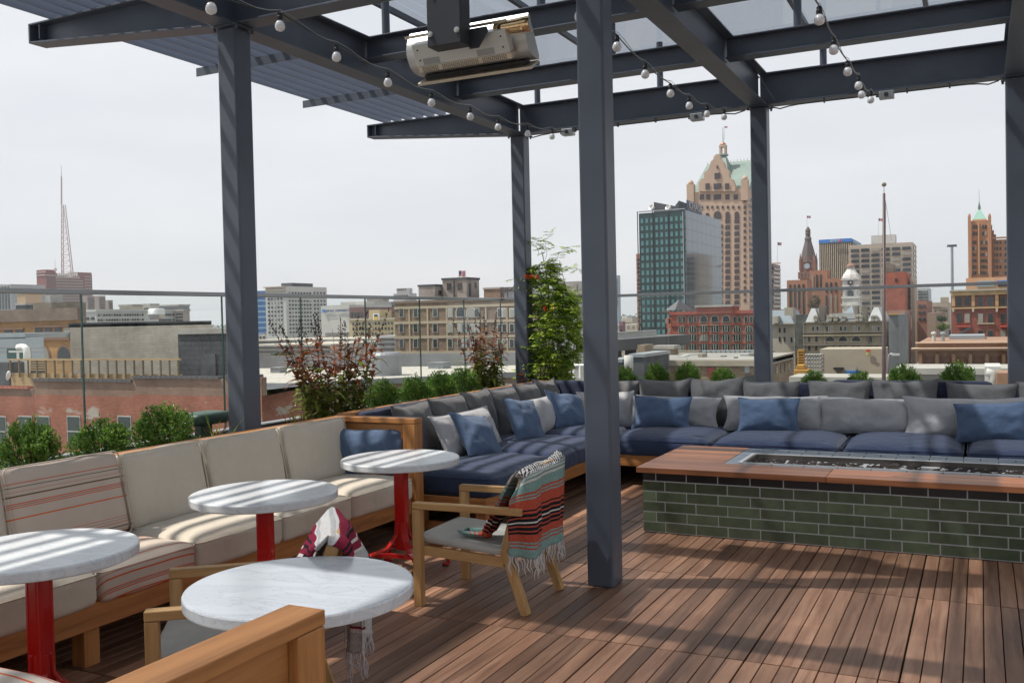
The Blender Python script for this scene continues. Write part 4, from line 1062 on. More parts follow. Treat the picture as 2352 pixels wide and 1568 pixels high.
# ================================================================ PLANTS
def leaf_at(vs, fs, p, d, up, ln, wd, fold=.25, droop=0.0, seg=1):
    """a folded leaf: 6 vertices (seg=1) or longer, from p along d"""
    d = d.normalized(); side = d.cross(up)
    if side.length < 1e-4: side = Vector((1, 0, 0))
    side.normalize(); nrm = side.cross(d)
    n = len(vs)
    if seg == 1:
        a = p; b = p + d*ln*.45 + side*wd*.5 + nrm*wd*fold; c = p + d*ln; e = p + d*ln*.45 - side*wd*.5 + nrm*wd*fold; mid = p + d*ln*.5
        vs += [a, b, c, e, mid]; fs += [(n, n+1, n+4), (n+1, n+2, n+4), (n, n+4, n+3), (n+3, n+4, n+2)]
        return
    pts = []
    for i in range(seg + 1):
        t = i / seg; q = p + d*ln*t + Vector((0, 0, -droop*ln*t*t)); w = wd*.5*math.sin(PI*min(1, (t*.92 + .06))**.8)
        if i == seg: w = wd*.02
        pts.append((q, w))
    for q, w in pts: vs += [q + side*w + nrm*w*fold, q, q - side*w + nrm*w*fold]
    for i in range(seg):
        a = n + i*3
        fs += [(a, a+1, a+4, a+3), (a+1, a+2, a+5, a+4)]
def rdir(rr, up=.0):
    while True:
        v = Vector((rr.uniform(-1,1), rr.uniform(-1,1), rr.uniform(-1,1)))
        if .1 < v.length < 1: v.normalize(); v.z += up; return v.normalized()
def make_bush(seed, rad, hgt, n=4600):
    rr = random.Random(seed); A = ([], []); B = ([], []); st = MB()
    tips = []
    for k in range(150):
        d = rdir(rr, .35); 
        if d.z < -.25: d.z = abs(d.z)
        lump = 1 + .16 * mnoise.noise(d * 2.3 + Vector((seed, 0, 0))) + rr.uniform(-.08, .07)
        tip = Vector((d.x*rad*lump, d.y*rad*lump, hgt*.42 + d.z*hgt*.56*lump)); base = Vector((d.x*rad*.1, d.y*rad*.1, hgt*.05))
        tips.append((base, tip))
        if k % 3 == 0: st.tube([base, base.lerp(tip, .5) + Vector((0,0,.01)), tip], [.004, .0025, .0012], 4)
    per = n // len(tips)
    for base, tip in tips:
        young = rr.random() < .16
        ln_ = (tip - base).length
        for j in range(per):
            t = 1 - abs(rr.gauss(0, .26)); t = max(.25, min(1.06, t))
            p = base.lerp(tip, t) + rdir(rr) * rr.uniform(0, .026 + .05*(1-t))
            d = ((tip - base).normalized() * .6 + rdir(rr, .2) * .9).normalized()
            tgt = B if (young and t > .85) or rr.random() < .03 else A
            leaf_at(tgt[0], tgt[1], p, d, rdir(rr, .6), rr.uniform(.016, .027), rr.uniform(.009, .014))
    return A, B, st
BV = []
for v in range(4):
    BV.append(make_bush(40 + v, .19, .34))
def bush_proto(v):
    A, B, st = BV[v]
    t = thing('boxwood_bush', 'x', 'bush', (0, 0, 0), 'round clipped boxwood bushes in the planter')
    for (vs, fs), nm, mt in ((A, 'foliage', BOX1), (B, 'young_foliage', BOX2)):
        m = MB(); m.add(vs, fs); m.build(nm, mt, t)
    st.build('stems', STEM, t)
    return t
protos = [None]*4; 
blist = [(-5.06, 3.71, .18, .38, 'boxwood bush at the left edge, leftmost behind the beige sofa'), (-5.04, 4.22, .19, .33, 'boxwood bush second from the left behind the striped back cushion'),
 (-5.02, 4.71, .20, .38, 'boxwood bush beside the green vent post'), (-5.10, 7.48, .18, .36, 'boxwood bush at the foot of the bronze-leaved plants, nearest one behind the blue sofa'),
 (-5.08, 8.00, .18, .36, 'boxwood bush second behind the left run of the blue sofa'), (-5.08, 8.50, .18, .38, 'boxwood bush third behind the left run of the blue sofa'), (-5.08, 8.99, .19, .39, 'boxwood bush just before the smaller bronze-leaved plant'),
 (-3.78, 10.58, .145, .32, 'boxwood bush half hidden by the foremost column on its left'), (-3.40, 10.60, .148, .36, 'first full boxwood bush right of the foremost column'), (-3.02, 10.60, .148, .37, 'second full boxwood bush right of the foremost column'),
 (-2.62, 10.60, .142, .31, 'third boxwood bush right of the foremost column, before the middle rear column'), (-1.62, 10.60, .142, .27, 'low boxwood bush just right of the middle rear column'), (-1.15, 10.60, .142, .28, 'low boxwood bush in front of the tan blank wall, left of the flagpole'),
 (-.72, 10.60, .16, .35, 'boxwood bush just right of the near flagpole'), (-.21, 10.60, .165, .37, 'rightmost boxwood bush beside the right rear column')]
for i, (x, y, rad, h, lb) in enumerate(blist):
    v = i % 4
    if protos[v] is None: o = protos[v] = bush_proto(v)
    else: o = copy_tree(protos[v])
    o['label'] = lb; o.location = (x, y, .735); o.rotation_euler = (0, 0, rnd.uniform(0, 6)); o.scale = (rad/.19, rad/.19, h/.34)

def bronze_plant(label, cx, cy, zb, sx, sy, n, hmin, hmax, seed):
    rr = random.Random(seed)
    t = thing('bronze_plant', label, 'plant', (cx, cy, zb), 'tall bronze-leaved plants')
    st = MB(); Rl = ([], []); Ol = ([], []); sd = MB()
    for k in range(n):
        a = rr.uniform(0, 2*PI); r0 = rr.uniform(0, 1) ** .7
        b = Vector((cx + sx*.45*r0*math.cos(a), cy + sy*.45*r0*math.sin(a), zb))
        H_ = rr.uniform(hmin, hmax); lean = Vector((sx*.5*r0*math.cos(a), sy*.62*r0*math.sin(a), 0)) * rr.uniform(.5, 1.2)
        pts = []
        for i in range(9):
            q = i / 8; pts.append(b + Vector((0, 0, H_*q)) + lean * q**1.5 + Vector((.012*math.sin(q*7 + k), .012*math.cos(q*6 + k*2), 0)))
        st.tube(pts, [.0035 - .0022*i/8 for i in range(9)], 5)
        nl = int(13 + H_*13)
        for i in range(nl):
            q = .08 + .74*i/nl; j = q*8; i0 = min(7, int(j)); p = pts[i0].lerp(pts[i0+1], j - i0)
            aa = i*2.4 + k + rr.uniform(-.4, .4); d = Vector((math.cos(aa), math.sin(aa), rr.uniform(.25, .9)))
            ln = rr.uniform(.085, .15) * (1.25 - .55*q); 
            tgt = Rl if q*H_ + rr.gauss(0, .1) > .44 else Ol
            leaf_at(tgt[0], tgt[1], p, d, Vector((0, 0, 1)), ln*1.28, ln*.40, .3, rr.uniform(.2, .9), 5)
        if rr.random() < .85:
            for i in range(26):
                q = .80 + .2*rr.random(); j = q*8; i0 = min(7, int(j)); p = pts[i0].lerp(pts[i0+1], min(1, j - i0)) 
                o_ = rdir(rr, .3) * rr.uniform(.008, .04) * (1.15 - (q-.8)*4)
                e = p + o_; st.tube([p, e], [.0012, .001], 3, cap=False)
                s = rr.uniform(.0045, .0075)
                sd.add([e + Vector(v)*s for v in ((1,0,0),(-1,0,0),(0,1,0),(0,-1,0),(0,0,1.4),(0,0,-1.2))], [(0,2,4),(2,1,4),(1,3,4),(3,0,4),(2,0,5),(1,2,5),(3,1,5),(0,3,5)])
    st.build('stems', STEM, t)
    m = MB(); m.add(*Rl); m.build('bronze_leaves', REDL, t, smooth=True); m = MB(); m.add(*Ol); m.build('olive_leaves', OLIVE, t, smooth=True)
    sd.build('seed_heads', SEED, t)['kind'] = 'stuff'
    return t
bronze_plant('large bronze-leaved plant with dark seed heads behind the end of the beige sofa', -5.13, 6.80, .74, .34, .98, 32, .55, 1.05, 5)
bronze_plant('smaller bronze-leaved plant with seed heads near the climbing vine', -5.13, 9.60, .74, .30, .62, 22, .55, 1.02, 9)
def grass_tuft(label, cx, cy, zb, n, hh, seed):
    rr = random.Random(seed); A = ([], []); B = ([], [])
    t = thing('ornamental_grass', label, 'grass tuft', (cx, cy, zb))
    for k in range(n):
        a = rr.uniform(0, 2*PI); d = Vector((math.cos(a)*rr.uniform(.1, .7), math.sin(a)*rr.uniform(.1, .9), 1)); tg = A if rr.random() < .4 else B
        leaf_at(tg[0], tg[1], Vector((cx + rr.uniform(-.04,.04), cy + rr.uniform(-.06,.06), zb)), d, Vector((math.cos(a), math.sin(a), .2)), hh*rr.uniform(.5, 1), .008, .3, rr.uniform(.1, .5), 6)
    m = MB(); m.add(*A); m.build('red_blades', REDL, t); m = MB(); m.add(*B); m.build('green_blades', OLIVE, t)
grass_tuft('wispy reddish grass tuft in front of the left column', -4.93, 5.12, .74, 26, .42, 3)
grass_tuft('wispy grass tuft left of the large bronze-leaved plant', -5.0, 6.12, .74, 36, .40, 4)

# climbing vine at the corner column
rr = random.Random(11)
V = thing('climbing_vine', 'bright green trumpet vine with orange flowers climbing beside the corner column', 'vine', (-4.62, 10.45, .74))
st = MB(); L1 = ([], []); L2 = ([], []); fl = MB()
def compound(tg, p, d, ln):
    d = d.normalized(); side = d.cross(Vector((0, 0, 1)))
    if side.length < .01: side = Vector((1, 0, 0))
    side.normalize()
    for i in range(4):
        q = p + d*ln*(.25 + .22*i) + Vector((0, 0, -.03*ln*i*i*.3))
        for s in (-1, 1):
            leaf_at(tg[0], tg[1], q, (d*.5 + side*s*.9 + Vector((0, 0, rr.uniform(-.5, .1)))), Vector((rr.uniform(-.3,.3), rr.uniform(-.3,.3), 1)), ln*.46, ln*.24, .2)
    leaf_at(tg[0], tg[1], p + d*ln*.95, d + Vector((0,0,-.3)), Vector((0,0,1)), ln*.42, ln*.21, .2)
    st.tube([p, p + d*ln*.95], [.0014, .0008], 3, cap=False)
def width_at(z):   # half width of the mass
    t = (z - .8) / 1.75
    return .13 + .19*math.sin(PI*min(1, max(0, t + .12)))**.8 * (1 - .35*t)
for k in range(13):
    x0_ = -4.62 + rr.uniform(-.14, .16); y0_ = 10.46 + rr.uniform(-.06, .08); top = rr.uniform(1.5, 2.5)
    pts = []
    for i in range(12):
        q = i/11; z = .74 + (top - .74)*q; pts.append(Vector((x0_ + .10*math.sin(q*4 + k) + (-.07)*q, y0_ + .07*math.cos(q*5 + k), z)))
    st.tube(pts, [.009 - .006*i/11 for i in range(12)], 5)
for k in range(1950):
    z = .82 + 1.50 * rr.random() ** 1.1; wd = width_at(z)
    cxn = -4.66 - .10*max(0, (z - 1.7)) + .07*math.sin(z*5) + .05*math.sin(z*11)
    a = rr.uniform(0, 2*PI); r_ = wd * (rr.random() ** .45) * (1 + .3*mnoise.noise(Vector((math.cos(a)*2, math.sin(a)*2, z*4))))
    p = Vector((cxn + r_*math.cos(a), 10.46 + r_*.62*math.sin(a), z))
    if mnoise.noise(p * 5.5) < -.28: continue
    d = Vector((math.cos(a), math.sin(a) - .25, rr.uniform(-.55, .45)))
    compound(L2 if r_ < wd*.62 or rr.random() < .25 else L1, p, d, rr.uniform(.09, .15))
for x, y, z, dx, dz in ((-4.6, 10.4, 2.2, .38, .10), (-4.65, 10.4, 2.0, .42, .02), (-4.7, 10.4, 2.35, .10, .42), (-4.75, 10.4, 2.05, -.32, .18), (-4.5, 10.4, 1.75, .35, -.12), (-4.7, 10.4, 1.5, -.28, -.06), (-4.62, 10.42, 2.3, .28, .28), (-4.8, 10.4, 2.4, .05, .30), (-4.5, 10.4, 1.3, .3, -.1), (-4.8, 10.4, 1.1, -.22, .05)):
    pts = [Vector((x + dx*q + .02*math.sin(q*9), y - .1*q, z + dz*q - .10*q*q)) for q in [i/8 for i in range(9)]]
    st.tube(pts, [.003 - .002*i/8 for i in range(9)], 4)
    for i in range(2, 9):
        for s in (-1, 1): compound(L1, pts[i], Vector((s*.5, rr.uniform(-.5, .3), rr.uniform(-.3, .5))), rr.uniform(.06, .10))
for cx_, cz in ((-4.84, 2.14), (-4.80, 2.12), (-4.77, 2.15), (-4.73, 2.13), (-4.87, 2.16), (-4.62, 1.74), (-4.58, 1.73), (-4.55, 1.75), (-4.90, .92), (-4.93, .96)):
    d = Vector((rr.uniform(-.6, .6), -.8, rr.uniform(-.2, .5))).normalized(); p = Vector((cx_, 10.24, cz)); L_ = .06
    f_ = MB().tube([p, p + d*L_*.7, p + d*L_, p + d*L_*1.15], [.005, .011, .016, .024], 8, cap=False).build('flower', FLOWER, V, smooth=True)
st.build('stems', GSTEM, V)
m = MB(); m.add(*L1); m.build('sun_coloured_leaves', VINE1, V); m = MB(); m.add(*L2); m.build('inner_leaves', VINE2, V)

# green vent post in the planter
gv = thing('vent_post', 'dark green mushroom-cap vent post beside the left column', 'vent', (-5.3, 5.36, .74))
GRN = mat('dark_green_metal', (.025, .06, .042), .45)
rbox(.30, .36, .085, .03, .0, 1, 0, 8)
c = rbox(.26, .34, .085, .028, .004, 1, 0, 8).build('cap', GRN, None, smooth=True, world=False); c.parent = gv; c.location = (0, 0, .165)
m = MB().box(-5.335, -5.265, 5.30, 5.42, .74, .91); m.build('post', GRN, gv, bevel=.006)
MB().box(-5.33, -5.27, 5.21, 5.27, .74, .80).build('valve', BLACK, gv, bevel=.004)
# ================================================================ CITY
ZG0 = -28.0
gm = mat('city_ground_cover', (.16, .165, .15), .95, 0, .3, .01, col2=(.27, .265, .25))
g_ = MB().add([(-9000, -3000, ZG0), (9000, -3000, ZG0), (9000, 9000, ZG0), (-9000, 9000, ZG0)], [(0, 1, 2, 3)]).build('ground', gm); props(g_, kind='structure')
WG = winmat('window_glass_dark', (.03, .036, .043), (.16, .15, .13), .82)
WGL = winmat('window_glass_sky', (.06, .075, .08), (.24, .24, .22), .7)
WTEAL = mat('teal_window_glass', (.075, .19, .20), .12, 0, .3, .15)
CONC = mat('pale_concrete', (.34, .325, .30), .9, 0, .15, .5)
CREAM = mat('cream_trim', (.42, .36, .27), .85, 0, .12, .5)
OFFW = mat('offwhite_facade', (.46, .46, .445), .85, 0, .08, .2)
BRC = {}
class Bld: pass
SLIB = {}
def bld(name, label, cat, xl, xc, xr, yt, Y, mt, zb=None, depth=None, group=None, cope=None, ch=.5, X=None, yl=None, skew=False):
    """axis-aligned block: south face between pixels xl..xc at distance Y, east face xc..xr"""
    b = Bld()
    if X is None:
        p = onY(xc, yt, Y); q = onY(xl, yt, Y); b.x0, b.x1, b.y0, zt = q.x, p.x, Y, p.z
        if xr and xr > xc:
            d = ray(xr, yt); b.y1 = max(Y + 2, b.x1 * d.y / d.x) if b.x1 < -1 else Y + 20
        else: b.y1 = Y + (depth or 15)
        if b.y1 > Y * 3 or b.y1 < Y: b.y1 = Y * 1.6
        if depth: b.y1 = Y + depth
    else:      # only an east face seen, on the plane x = X between pixels xl..xr
        p = onX(xl, yt, X); q = onX(xr, yt, X); b.x1 = X; b.x0 = X - (depth or 12); b.y0, b.y1 = p.y, q.y; zt = p.z
    b.zb = ZG0 if zb is None else zb; b.z1 = zt
    t = thing(name, label, cat, ((b.x0 + b.x1)/2, b.y0, b.zb), group)
    b.t = t; m_ = MB().box(b.x0, b.x1, b.y0, b.y1, b.zb, zt)
    if skew == 'E': m_.v = [(v[0]*(b.y1/b.y0) if abs(v[0] - b.x1) < 1e-6 and v[1] > b.y0 + .01 else v[0], v[1], v[2]) for v in m_.v]
    if skew == 'S': m_.v = [(v[0], v[0]*(b.y0/b.x1) if abs(v[1] - b.y0) < 1e-6 and v[0] < b.x1 - .01 else v[1] + (abs(v[0] - b.x0) < 1e-6)*25, v[2]) for v in m_.v]
    b.w = m_.build('walls', mt, t)
    if cope and skew: m2 = MB(); m2.v = [(v[0], v[1] - (.15 if v[1] < b.y0 + .01 else 0), v[2] + (.18 if v[2] > b.zb + .01 else zt - b.zb - .25)) for v in m_.v]; m2.f = m_.f; m2.build('coping', cope, t)
    elif cope: MB().box(b.x0 - ch*.4, b.x1 + ch*.4, b.y0 - ch*.4, b.y1 + ch*.4, zt - ch*.55, zt + ch*.45).build('coping', cope, t)
    b.nw = 0
    return b
def winmesh(w, h, d, arch, key):
    k = (round(w, 2), round(h, 2), arch, key.name)
    if k in SLIB: return SLIB[k]
    m = MB()
    if arch:
        pts = [(-w/2, -h/2), (w/2, -h/2)] + [(w/2*math.cos(PI*i/8), h/2 - w/2 + w/2*math.sin(PI*i/8)) for i in range(9)]
        m.prism(pts, 'y', -d, d*.5)
    else: m.box(-w/2, w/2, -d, d*.5, -h/2, h/2)
    me = bpy.data.meshes.new('window'); me.from_pydata(m.v, [], m.f); me.materials.append(key); SLIB[k] = me
    return me
def wins(b, face, xs, ys, wp, hp, mt=None, arch=False, frame=None, stuff=False, nm='window', fw=.16):
    """windows at pixel centres xs (list) x ys (list); wp, hp = pixel size"""
    mt = mt or WG
    cells = []
    for y in ys:
        for x in xs:
            if face == 'S':
                c = onY(x, y, b.y0); e = onY(x + wp/2, y, b.y0); a = onY(x - wp/2, y, b.y0); W = abs(e.x - a.x); H_ = abs(onY(x, y + hp/2, b.y0).z - onY(x, y - hp/2, b.y0).z)
            else:
                c = onX(x, y, b.x1); e = onX(x + wp/2, y, b.x1); a = onX(x - wp/2, y, b.x1); W = abs(e.y - a.y); H_ = abs(onX(x, y + hp/2, b.x1).z - onX(x, y - hp/2, b.x1).z)
            cells.append((c, W, H_))
    place(b, face, cells, mt, arch, frame, stuff, nm, fw)
def grid(b, face, x0, x1, nx, y0, y1, ny, wf, hf, mt=None, arch=False, frame=None, stuff=False, nm='window', fw=.16, edge=None):
    """even grid in world space between pixel bounds; rows run from y0 to y1 measured on the near corner"""
    mt = mt or WG; cells = []
    if face == 'S':
        A = onY(x0, y0, b.y0); B = onY(x1, y0, b.y0); xr_ = (x0 + x1)/2 if edge is None else edge
        zt = onY(xr_, y0, b.y0).z; zl = onY(xr_, y1, b.y0).z
        W = abs(B.x - A.x)/nx; H_ = abs(zt - zl)/ny
        for j in range(ny):
            for i in range(nx): cells.append((Vector((min(A.x, B.x) + W*(i + .5), b.y0, zt - H_*(j + .5))), W*wf, H_*hf))
    else:
        A = onX(x0, y0, b.x1); B = onX(x1, y0, b.x1); zt = A.z; zl = onX(x0, y1, b.x1).z
        W = abs(B.y - A.y)/nx; H_ = abs(zt - zl)/ny
        for j in range(ny):
            for i in range(nx): cells.append((Vector((b.x1, min(A.y, B.y) + W*(i + .5), zt - H_*(j + .5))), W*wf, H_*hf))
    place(b, face, cells, mt, arch, frame, stuff, nm, fw)
def place(b, face, cells, mt, arch, frame, stuff, nm, fw):
    rz = 0 if face == 'S' else R(90)
    org = ORG[b.t.name]; rest = MB()
    for c, W, H_ in cells:
        dist = c.length; d = max(.03, dist * .0006)
        if stuff or b.nw >= 98:
            if face == 'S': rest.box(c.x - W/2, c.x + W/2, c.y - d, c.y + .01, c.z - H_/2, c.z + H_/2)
            else: rest.box(c.x - .01, c.x + d, c.y - W/2, c.y + W/2, c.z - H_/2, c.z + H_/2)
            continue
        if frame:
            o = bpy.data.objects.new(nm, winmesh(W + 2*fw, H_ + 2*fw, d, arch, frame)); COL.objects.link(o); o.parent = b.t; o.location = c - org; o.rotation_euler = (0, 0, rz)
            p = bpy.data.objects.new('pane', winmesh(W, H_, d*1.6, arch, mt)); COL.objects.link(p); p.parent = o
        else:
            o = bpy.data.objects.new(nm, winmesh(W, H_, d, arch, mt)); COL.objects.link(o); o.parent = b.t; o.location = c - org; o.rotation_euler = (0, 0, rz)
        b.nw += 1
    if rest.v: r_ = rest.build(nm + 's', mt, b.t); r_['kind'] = 'stuff'
def band(b, face, x0, x1, y0, y1, mt, nm='band', out=.12):
    """horizontal or vertical strip on a face between pixels"""
    if face == 'S':
        xm = (x0 + x1)/2; a = onY(x0, (y0+y1)/2, b.y0); e = onY(x1, (y0+y1)/2, b.y0); zt = onY(xm, y0, b.y0).z; zl = onY(xm, y1, b.y0).z
        return MB().box(a.x, e.x, b.y0 - out, b.y0 + .02, zl, zt).build(nm, mt, b.t)
    a = onX(x0, (y0+y1)/2, b.x1); e = onX(x1, (y0+y1)/2, b.x1); zt = onX(x0, y0, b.x1).z; zl = onX(x0, y1, b.x1).z
    return MB().box(b.x1 - .02, b.x1 + out, min(a.y, e.y), max(a.y, e.y), zl, zt).build(nm, mt, b.t)
def text(s, size, mt, parent, loc, rz=0, ext=.1, nm='sign_lettering', sx=1):
    cu = bpy.data.curves.new(nm, 'FONT'); cu.body = s; cu.size = size; cu.extrude = ext; cu.align_x = 'CENTER'; cu.align_y = 'CENTER'
    to = bpy.data.objects.new('tmp', cu); COL.objects.link(to); dg = bpy.context.evaluated_depsgraph_get(); dg.update()
    me = bpy.data.meshes.new_from_object(to.evaluated_get(dg)); bpy.data.objects.remove(to); me.materials.clear(); me.materials.append(mt)
    o = bpy.data.objects.new(nm, me); COL.objects.link(o); o.parent = parent; o.location = Vector(loc) - ORG[parent.name]; o.rotation_euler = (R(90), 0, rz); o.scale = (sx, 1, 1)
    return o
FLAGW = striped('flag_cloth', (.55, .5, .5), 'z', [(i*2 - 5.5, .5, (.45, .04, .05)) for i in range(6)])
FLAGB = mat('flag_canton', (.04, .05, .16), .8)
def flag(label, px, yb, yt, Y, fpx=14, fhp=9, group='distant flags', pole=.0):
    a = onY(px, yb, Y); c = onY(px, yt, Y); k = abs(onY(px + 1, yt, Y).x - c.x)
    t = thing('flag', label, 'flag', tuple(a), group)
    r_ = max(.03, k * .42)
    MB().cyl(a, c, r_, r_*.6, 6).build('flagpole', RAILM, t)
    w_, h_ = fpx*k, fhp*k; z1 = c.z - h_*.15
    N_ = 8; vs = []
    for i in range(N_ + 1):
        for z in (z1 - h_, z1 - h_*.5, z1): vs.append((c.x + w_*i/N_, a.y + .08*w_*math.sin(i*1.1), z - .02*w_*i/N_ + .03*w_*math.sin(i*.9)))
    fs = [(i*3+j, (i+1)*3+j, (i+1)*3+j+1, i*3+j+1) for i in range(N_) for j in range(2)]
    m = MB(); m.add(vs, fs)
    # stripes: alternate strips of cloth
    f = thing if False else None
    me = MB()
    for s_ in range(7):
        za, zb_ = z1 - h_*(s_)/7, z1 - h_*(s_ + .55)/7
        v2 = []
        for i in range(N_ + 1):
            dz = -.02*w_*i/N_ + .03*w_*math.sin(i*.9)
            for z in (zb_, za): v2.append((c.x + w_*i/N_, a.y + .08*w_*math.sin(i*1.1) - .02*k, z + dz))
        me.add(v2, [(i*2, (i+1)*2, (i+1)*2+1, i*2+1) for i in range(N_)])
    cl = m.build('cloth', mat('flag_white', (.6, .58, .58), .8, 0, 0) if 'flag_white' not in bpy.data.materials else bpy.data.materials['flag_white'], t)
    me.build('red_stripes', bpy.data.materials.get('flag_red') or mat('flag_red', (.42, .03, .05), .8), cl)
    MB().box(c.x, c.x + w_*.42, a.y - .04*k - .02*w_, a.y + .05*w_, z1 - h_*.52, z1).build('canton', FLAGB, cl)

DG = mat('dark_grey_block', (.07, .075, .085), .85, 0, .3, .8)
# ---------------------------------------------------------------- left side
b = bld('gray_tower', 'grey slab tower cut by the left edge, beyond the rail', 'building', -60, -10, 25, 652.5, 700, brick('grey_tower_wall', (.30,.30,.30), (.26,.26,.27), (.34,.34,.34), 3, 3, .1), depth=60)
b.y1 = 760
b = bld('office_tower', 'grey office tower with vertical window strips at the far left edge', 'tower', -40, 24.5, None, 652.5, 640, mat('striped_grey_tower', (.30, .30, .31), .8, 0, .1, .05), depth=40)
grid(b, 'S', -38, 23, 9, 657, 712, 1, .45, .96)
HR = brick('hotel_red_brick', (.20, .055, .05), (.16, .045, .045), (.22, .13, .12), 2.5, .8, .05)
b = bld('brick_hotel', 'dark red brick hotel tower with castellated top under a lattice mast', 'building', 83.5, 105.5, 211, 626, 900, HR)
hb_ = b
def upblk(b, xl, xc, xr, yt, mt, nm='roof_block', out=0, yb=None):
    """extra block on top of b aligned to its faces (pixel bounds along the south / east face)"""
    x0 = onY(xl, yt, b.y0).x if xl is not None else b.x1 - 4
    p = onY(xc, yt, b.y0); zt = p.z
    y1 = (p.x * ray(xr, yt).y / ray(xr, yt).x) if xr else b.y0 + 8
    return MB().box(x0, p.x, b.y0 - out, y1, b.z1 - .1, zt).build(nm, mt, b.t)
p = onX(105.5, 617, b.x1)
upblk(b, 83.5, 105.5, 128, 619, HR); 
q0, q1 = onX(178, 617, b.x1), onX(210, 617, b.x1); MB().box(b.x0, b.x1, q0.y, q1.y, b.z1 - .1, onX(178, 625, b.x1).z).build('roof_block', HR, b.t)
grid(b, 'E', 128, 190, 17, 640, 700, 9, .45, .5, WGL, stuff=True); grid(b, 'E', 108, 126, 4, 632, 700, 10, .4, .45, WGL, stuff=True); grid(b, 'E', 193, 209, 4, 632, 700, 10, .4, .45, WGL, stuff=True)
LIM = mat('limestone_trim', (.42, .36, .33), .85)
for i in range(12): band(b, 'E', 128 + i*4.6, 130.5 + i*4.6, 634, 640, LIM, 'battlement', 1.2)
band(b, 'S', 84, 105, 624, 626, LIM, 'cornice', 1); band(b, 'S', 84, 105, 631, 633, LIM, 'cornice', 1); band(b, 'E', 106, 128, 631, 633, LIM, 'cornice', 1)
for i in range(9): band(b, 'E', 131 + i*5.3, 134.5 + i*5.3, 627, 633.5, WHITE, 'rooftop_letter_panel', 1)
for x0_, x1_, yt_, lb in ((96, 144, 677, 'grey lower wing in front of the dark red hotel'), (190, 217, 679, 'brownish wing right of the dark red hotel'), (217, 242, 679, 'taller brown wing at the right end of the hotel group'), (242, 259, 689, 'lowest brown wing at the far right of the hotel group')):
    bb = bld('wing_building', lb, 'building', x0_, (x0_*.6 + x1_*.4), x1_, yt_, 820, mat('wing_%d' % x0_, (.28, .21, .19) if x0_ > 150 else (.30, .28, .27), .9, 0, .15, .1))
    grid(bb, 'E', (x0_*.6 + x1_*.4) + 1, x1_ - 1, 6, yt_ + 4, 712, 6, .4, .45, stuff=True)
# lattice mast
ms = thing('radio_mast', 'tall thin lattice radio mast rising above the dark red hotel', 'mast', tuple(onY(152, 636, 930)))
MST = mat('mast_paint', (.42, .33, .33), .7); m = MB()
Ym = 930
def MP(px, py, dy=0): v = onY(px, py, Ym); v.y += dy; return v
legs = [((141.5, 636), (141.2, 470)), ((165, 636), (146, 470))]
for (a, c) in legs:
    for dy in (0, 3): m.cyl(MP(*a, dy), MP(*c, dy), .8, .6, 5)
for i in range(13):
    t = i/13; y_ = 636 - 166*t; x1_ = 141.5; x2_ = 165 - 19*t
    m.cyl(MP(x1_, y_), MP(x2_, y_), .5, .5, 4)
    y2 = 636 - 166*(i + 1)/13; x3 = 165 - 19*(i + 1)/13
    m.cyl(MP(x1_, y_), MP(x3, y2), .32, .32, 4); m.cyl(MP(x2_, y_), MP(x1_, y2), .32, .32, 4)
m.build('lattice', MST, ms)
MB().cyl(MP(141.3, 470), MP(141, 405), 1.2, 1.0, 6).cyl(MP(141, 405), MP(140.5, 378), .4, .25, 6).build('antenna', MST, ms)
m = thing('roof_antenna', 'small whip antenna on the left part of the dark red hotel', 'antenna', tuple(onY(127, 625, 905))); MB().cyl(onY(127, 625, 905), onY(126, 595, 905), .35, .2, 5).box(*(lambda p: (p.x - 1.8, p.x + 1.8, 904, 906, p.z, p.z + 3.5))(onY(127, 622, 905))).build('whip', MST, m)
TANB = mat('tan_panel', (.50, .34, .22), .85, 0, .06, .2)
b = bld('tan_penthouse_block', 'plain orange-tan box building left of the dark red hotel', 'building', 39, 58, 96, 672, 330, TANB, cope=CONC, ch=1)
for y_ in (678, 684, 690): band(b, 'S', 39, 57, y_, y_ + .8, CREAM, 'joint_line', .1)
b = bld('gray_shed', 'low dark grey rooftop shed below the tan box building', 'building', 36, 58, 76, 698, 200, DG, cope=CONC, ch=.6)
b = bld('stone_block', 'rough brown stone penthouse beside the low grey shed', 'building', 76, 118, None, 694, 190, brick('rough_stone', (.24, .20, .15), (.17, .14, .11), (.13, .11, .09), 1.2, .5, .05), depth=12)

OR1 = brick('orange_brick', (.40, .22, .085), (.34, .18, .07), (.30, .2, .12), .5, .15, .015)
b = bld('arched_building', 'orange brick building with brown parapet, grouped windows and big arches at the left', 'building', -60, 184, None, 710.5, 112, OR1, depth=20, skew='E')
BRP = brick('brown_parapet_brick', (.22, .165, .13), (.17, .13, .105), (.15, .12, .10), .6, .18, .02)
band(b, 'S', -60, 184, 710.5, 738, BRP, 'parapet', .5)
BRT = mat('brown_window_trim', (.20, .11, .07), .8)
band(b, 'S', -5, 57, 753, 757, BRT, 'lintel', .3); band(b, 'S', 80, 162, 746, 751, BRT, 'lintel', .3); band(b, 'S', -5, 57, 775, 779, BRT, 'sill', .3); band(b, 'S', 80, 162, 774, 781, BRT, 'sill', .3)
wins(b, 'S', [20, 46], [765], 17, 16, WG, frame=BRT); wins(b, 'S', [89.5, 111.5, 134, 155], [762.5], 14, 21, WG, frame=BRT)
wins(b, 'S', [100, 147.5], [810], 27, 28, WG, arch=True, frame=BRT, fw=.35)
wins(b, 'S', [50], [810], 27, 28, WG, arch=True, frame=BRT, fw=.35)
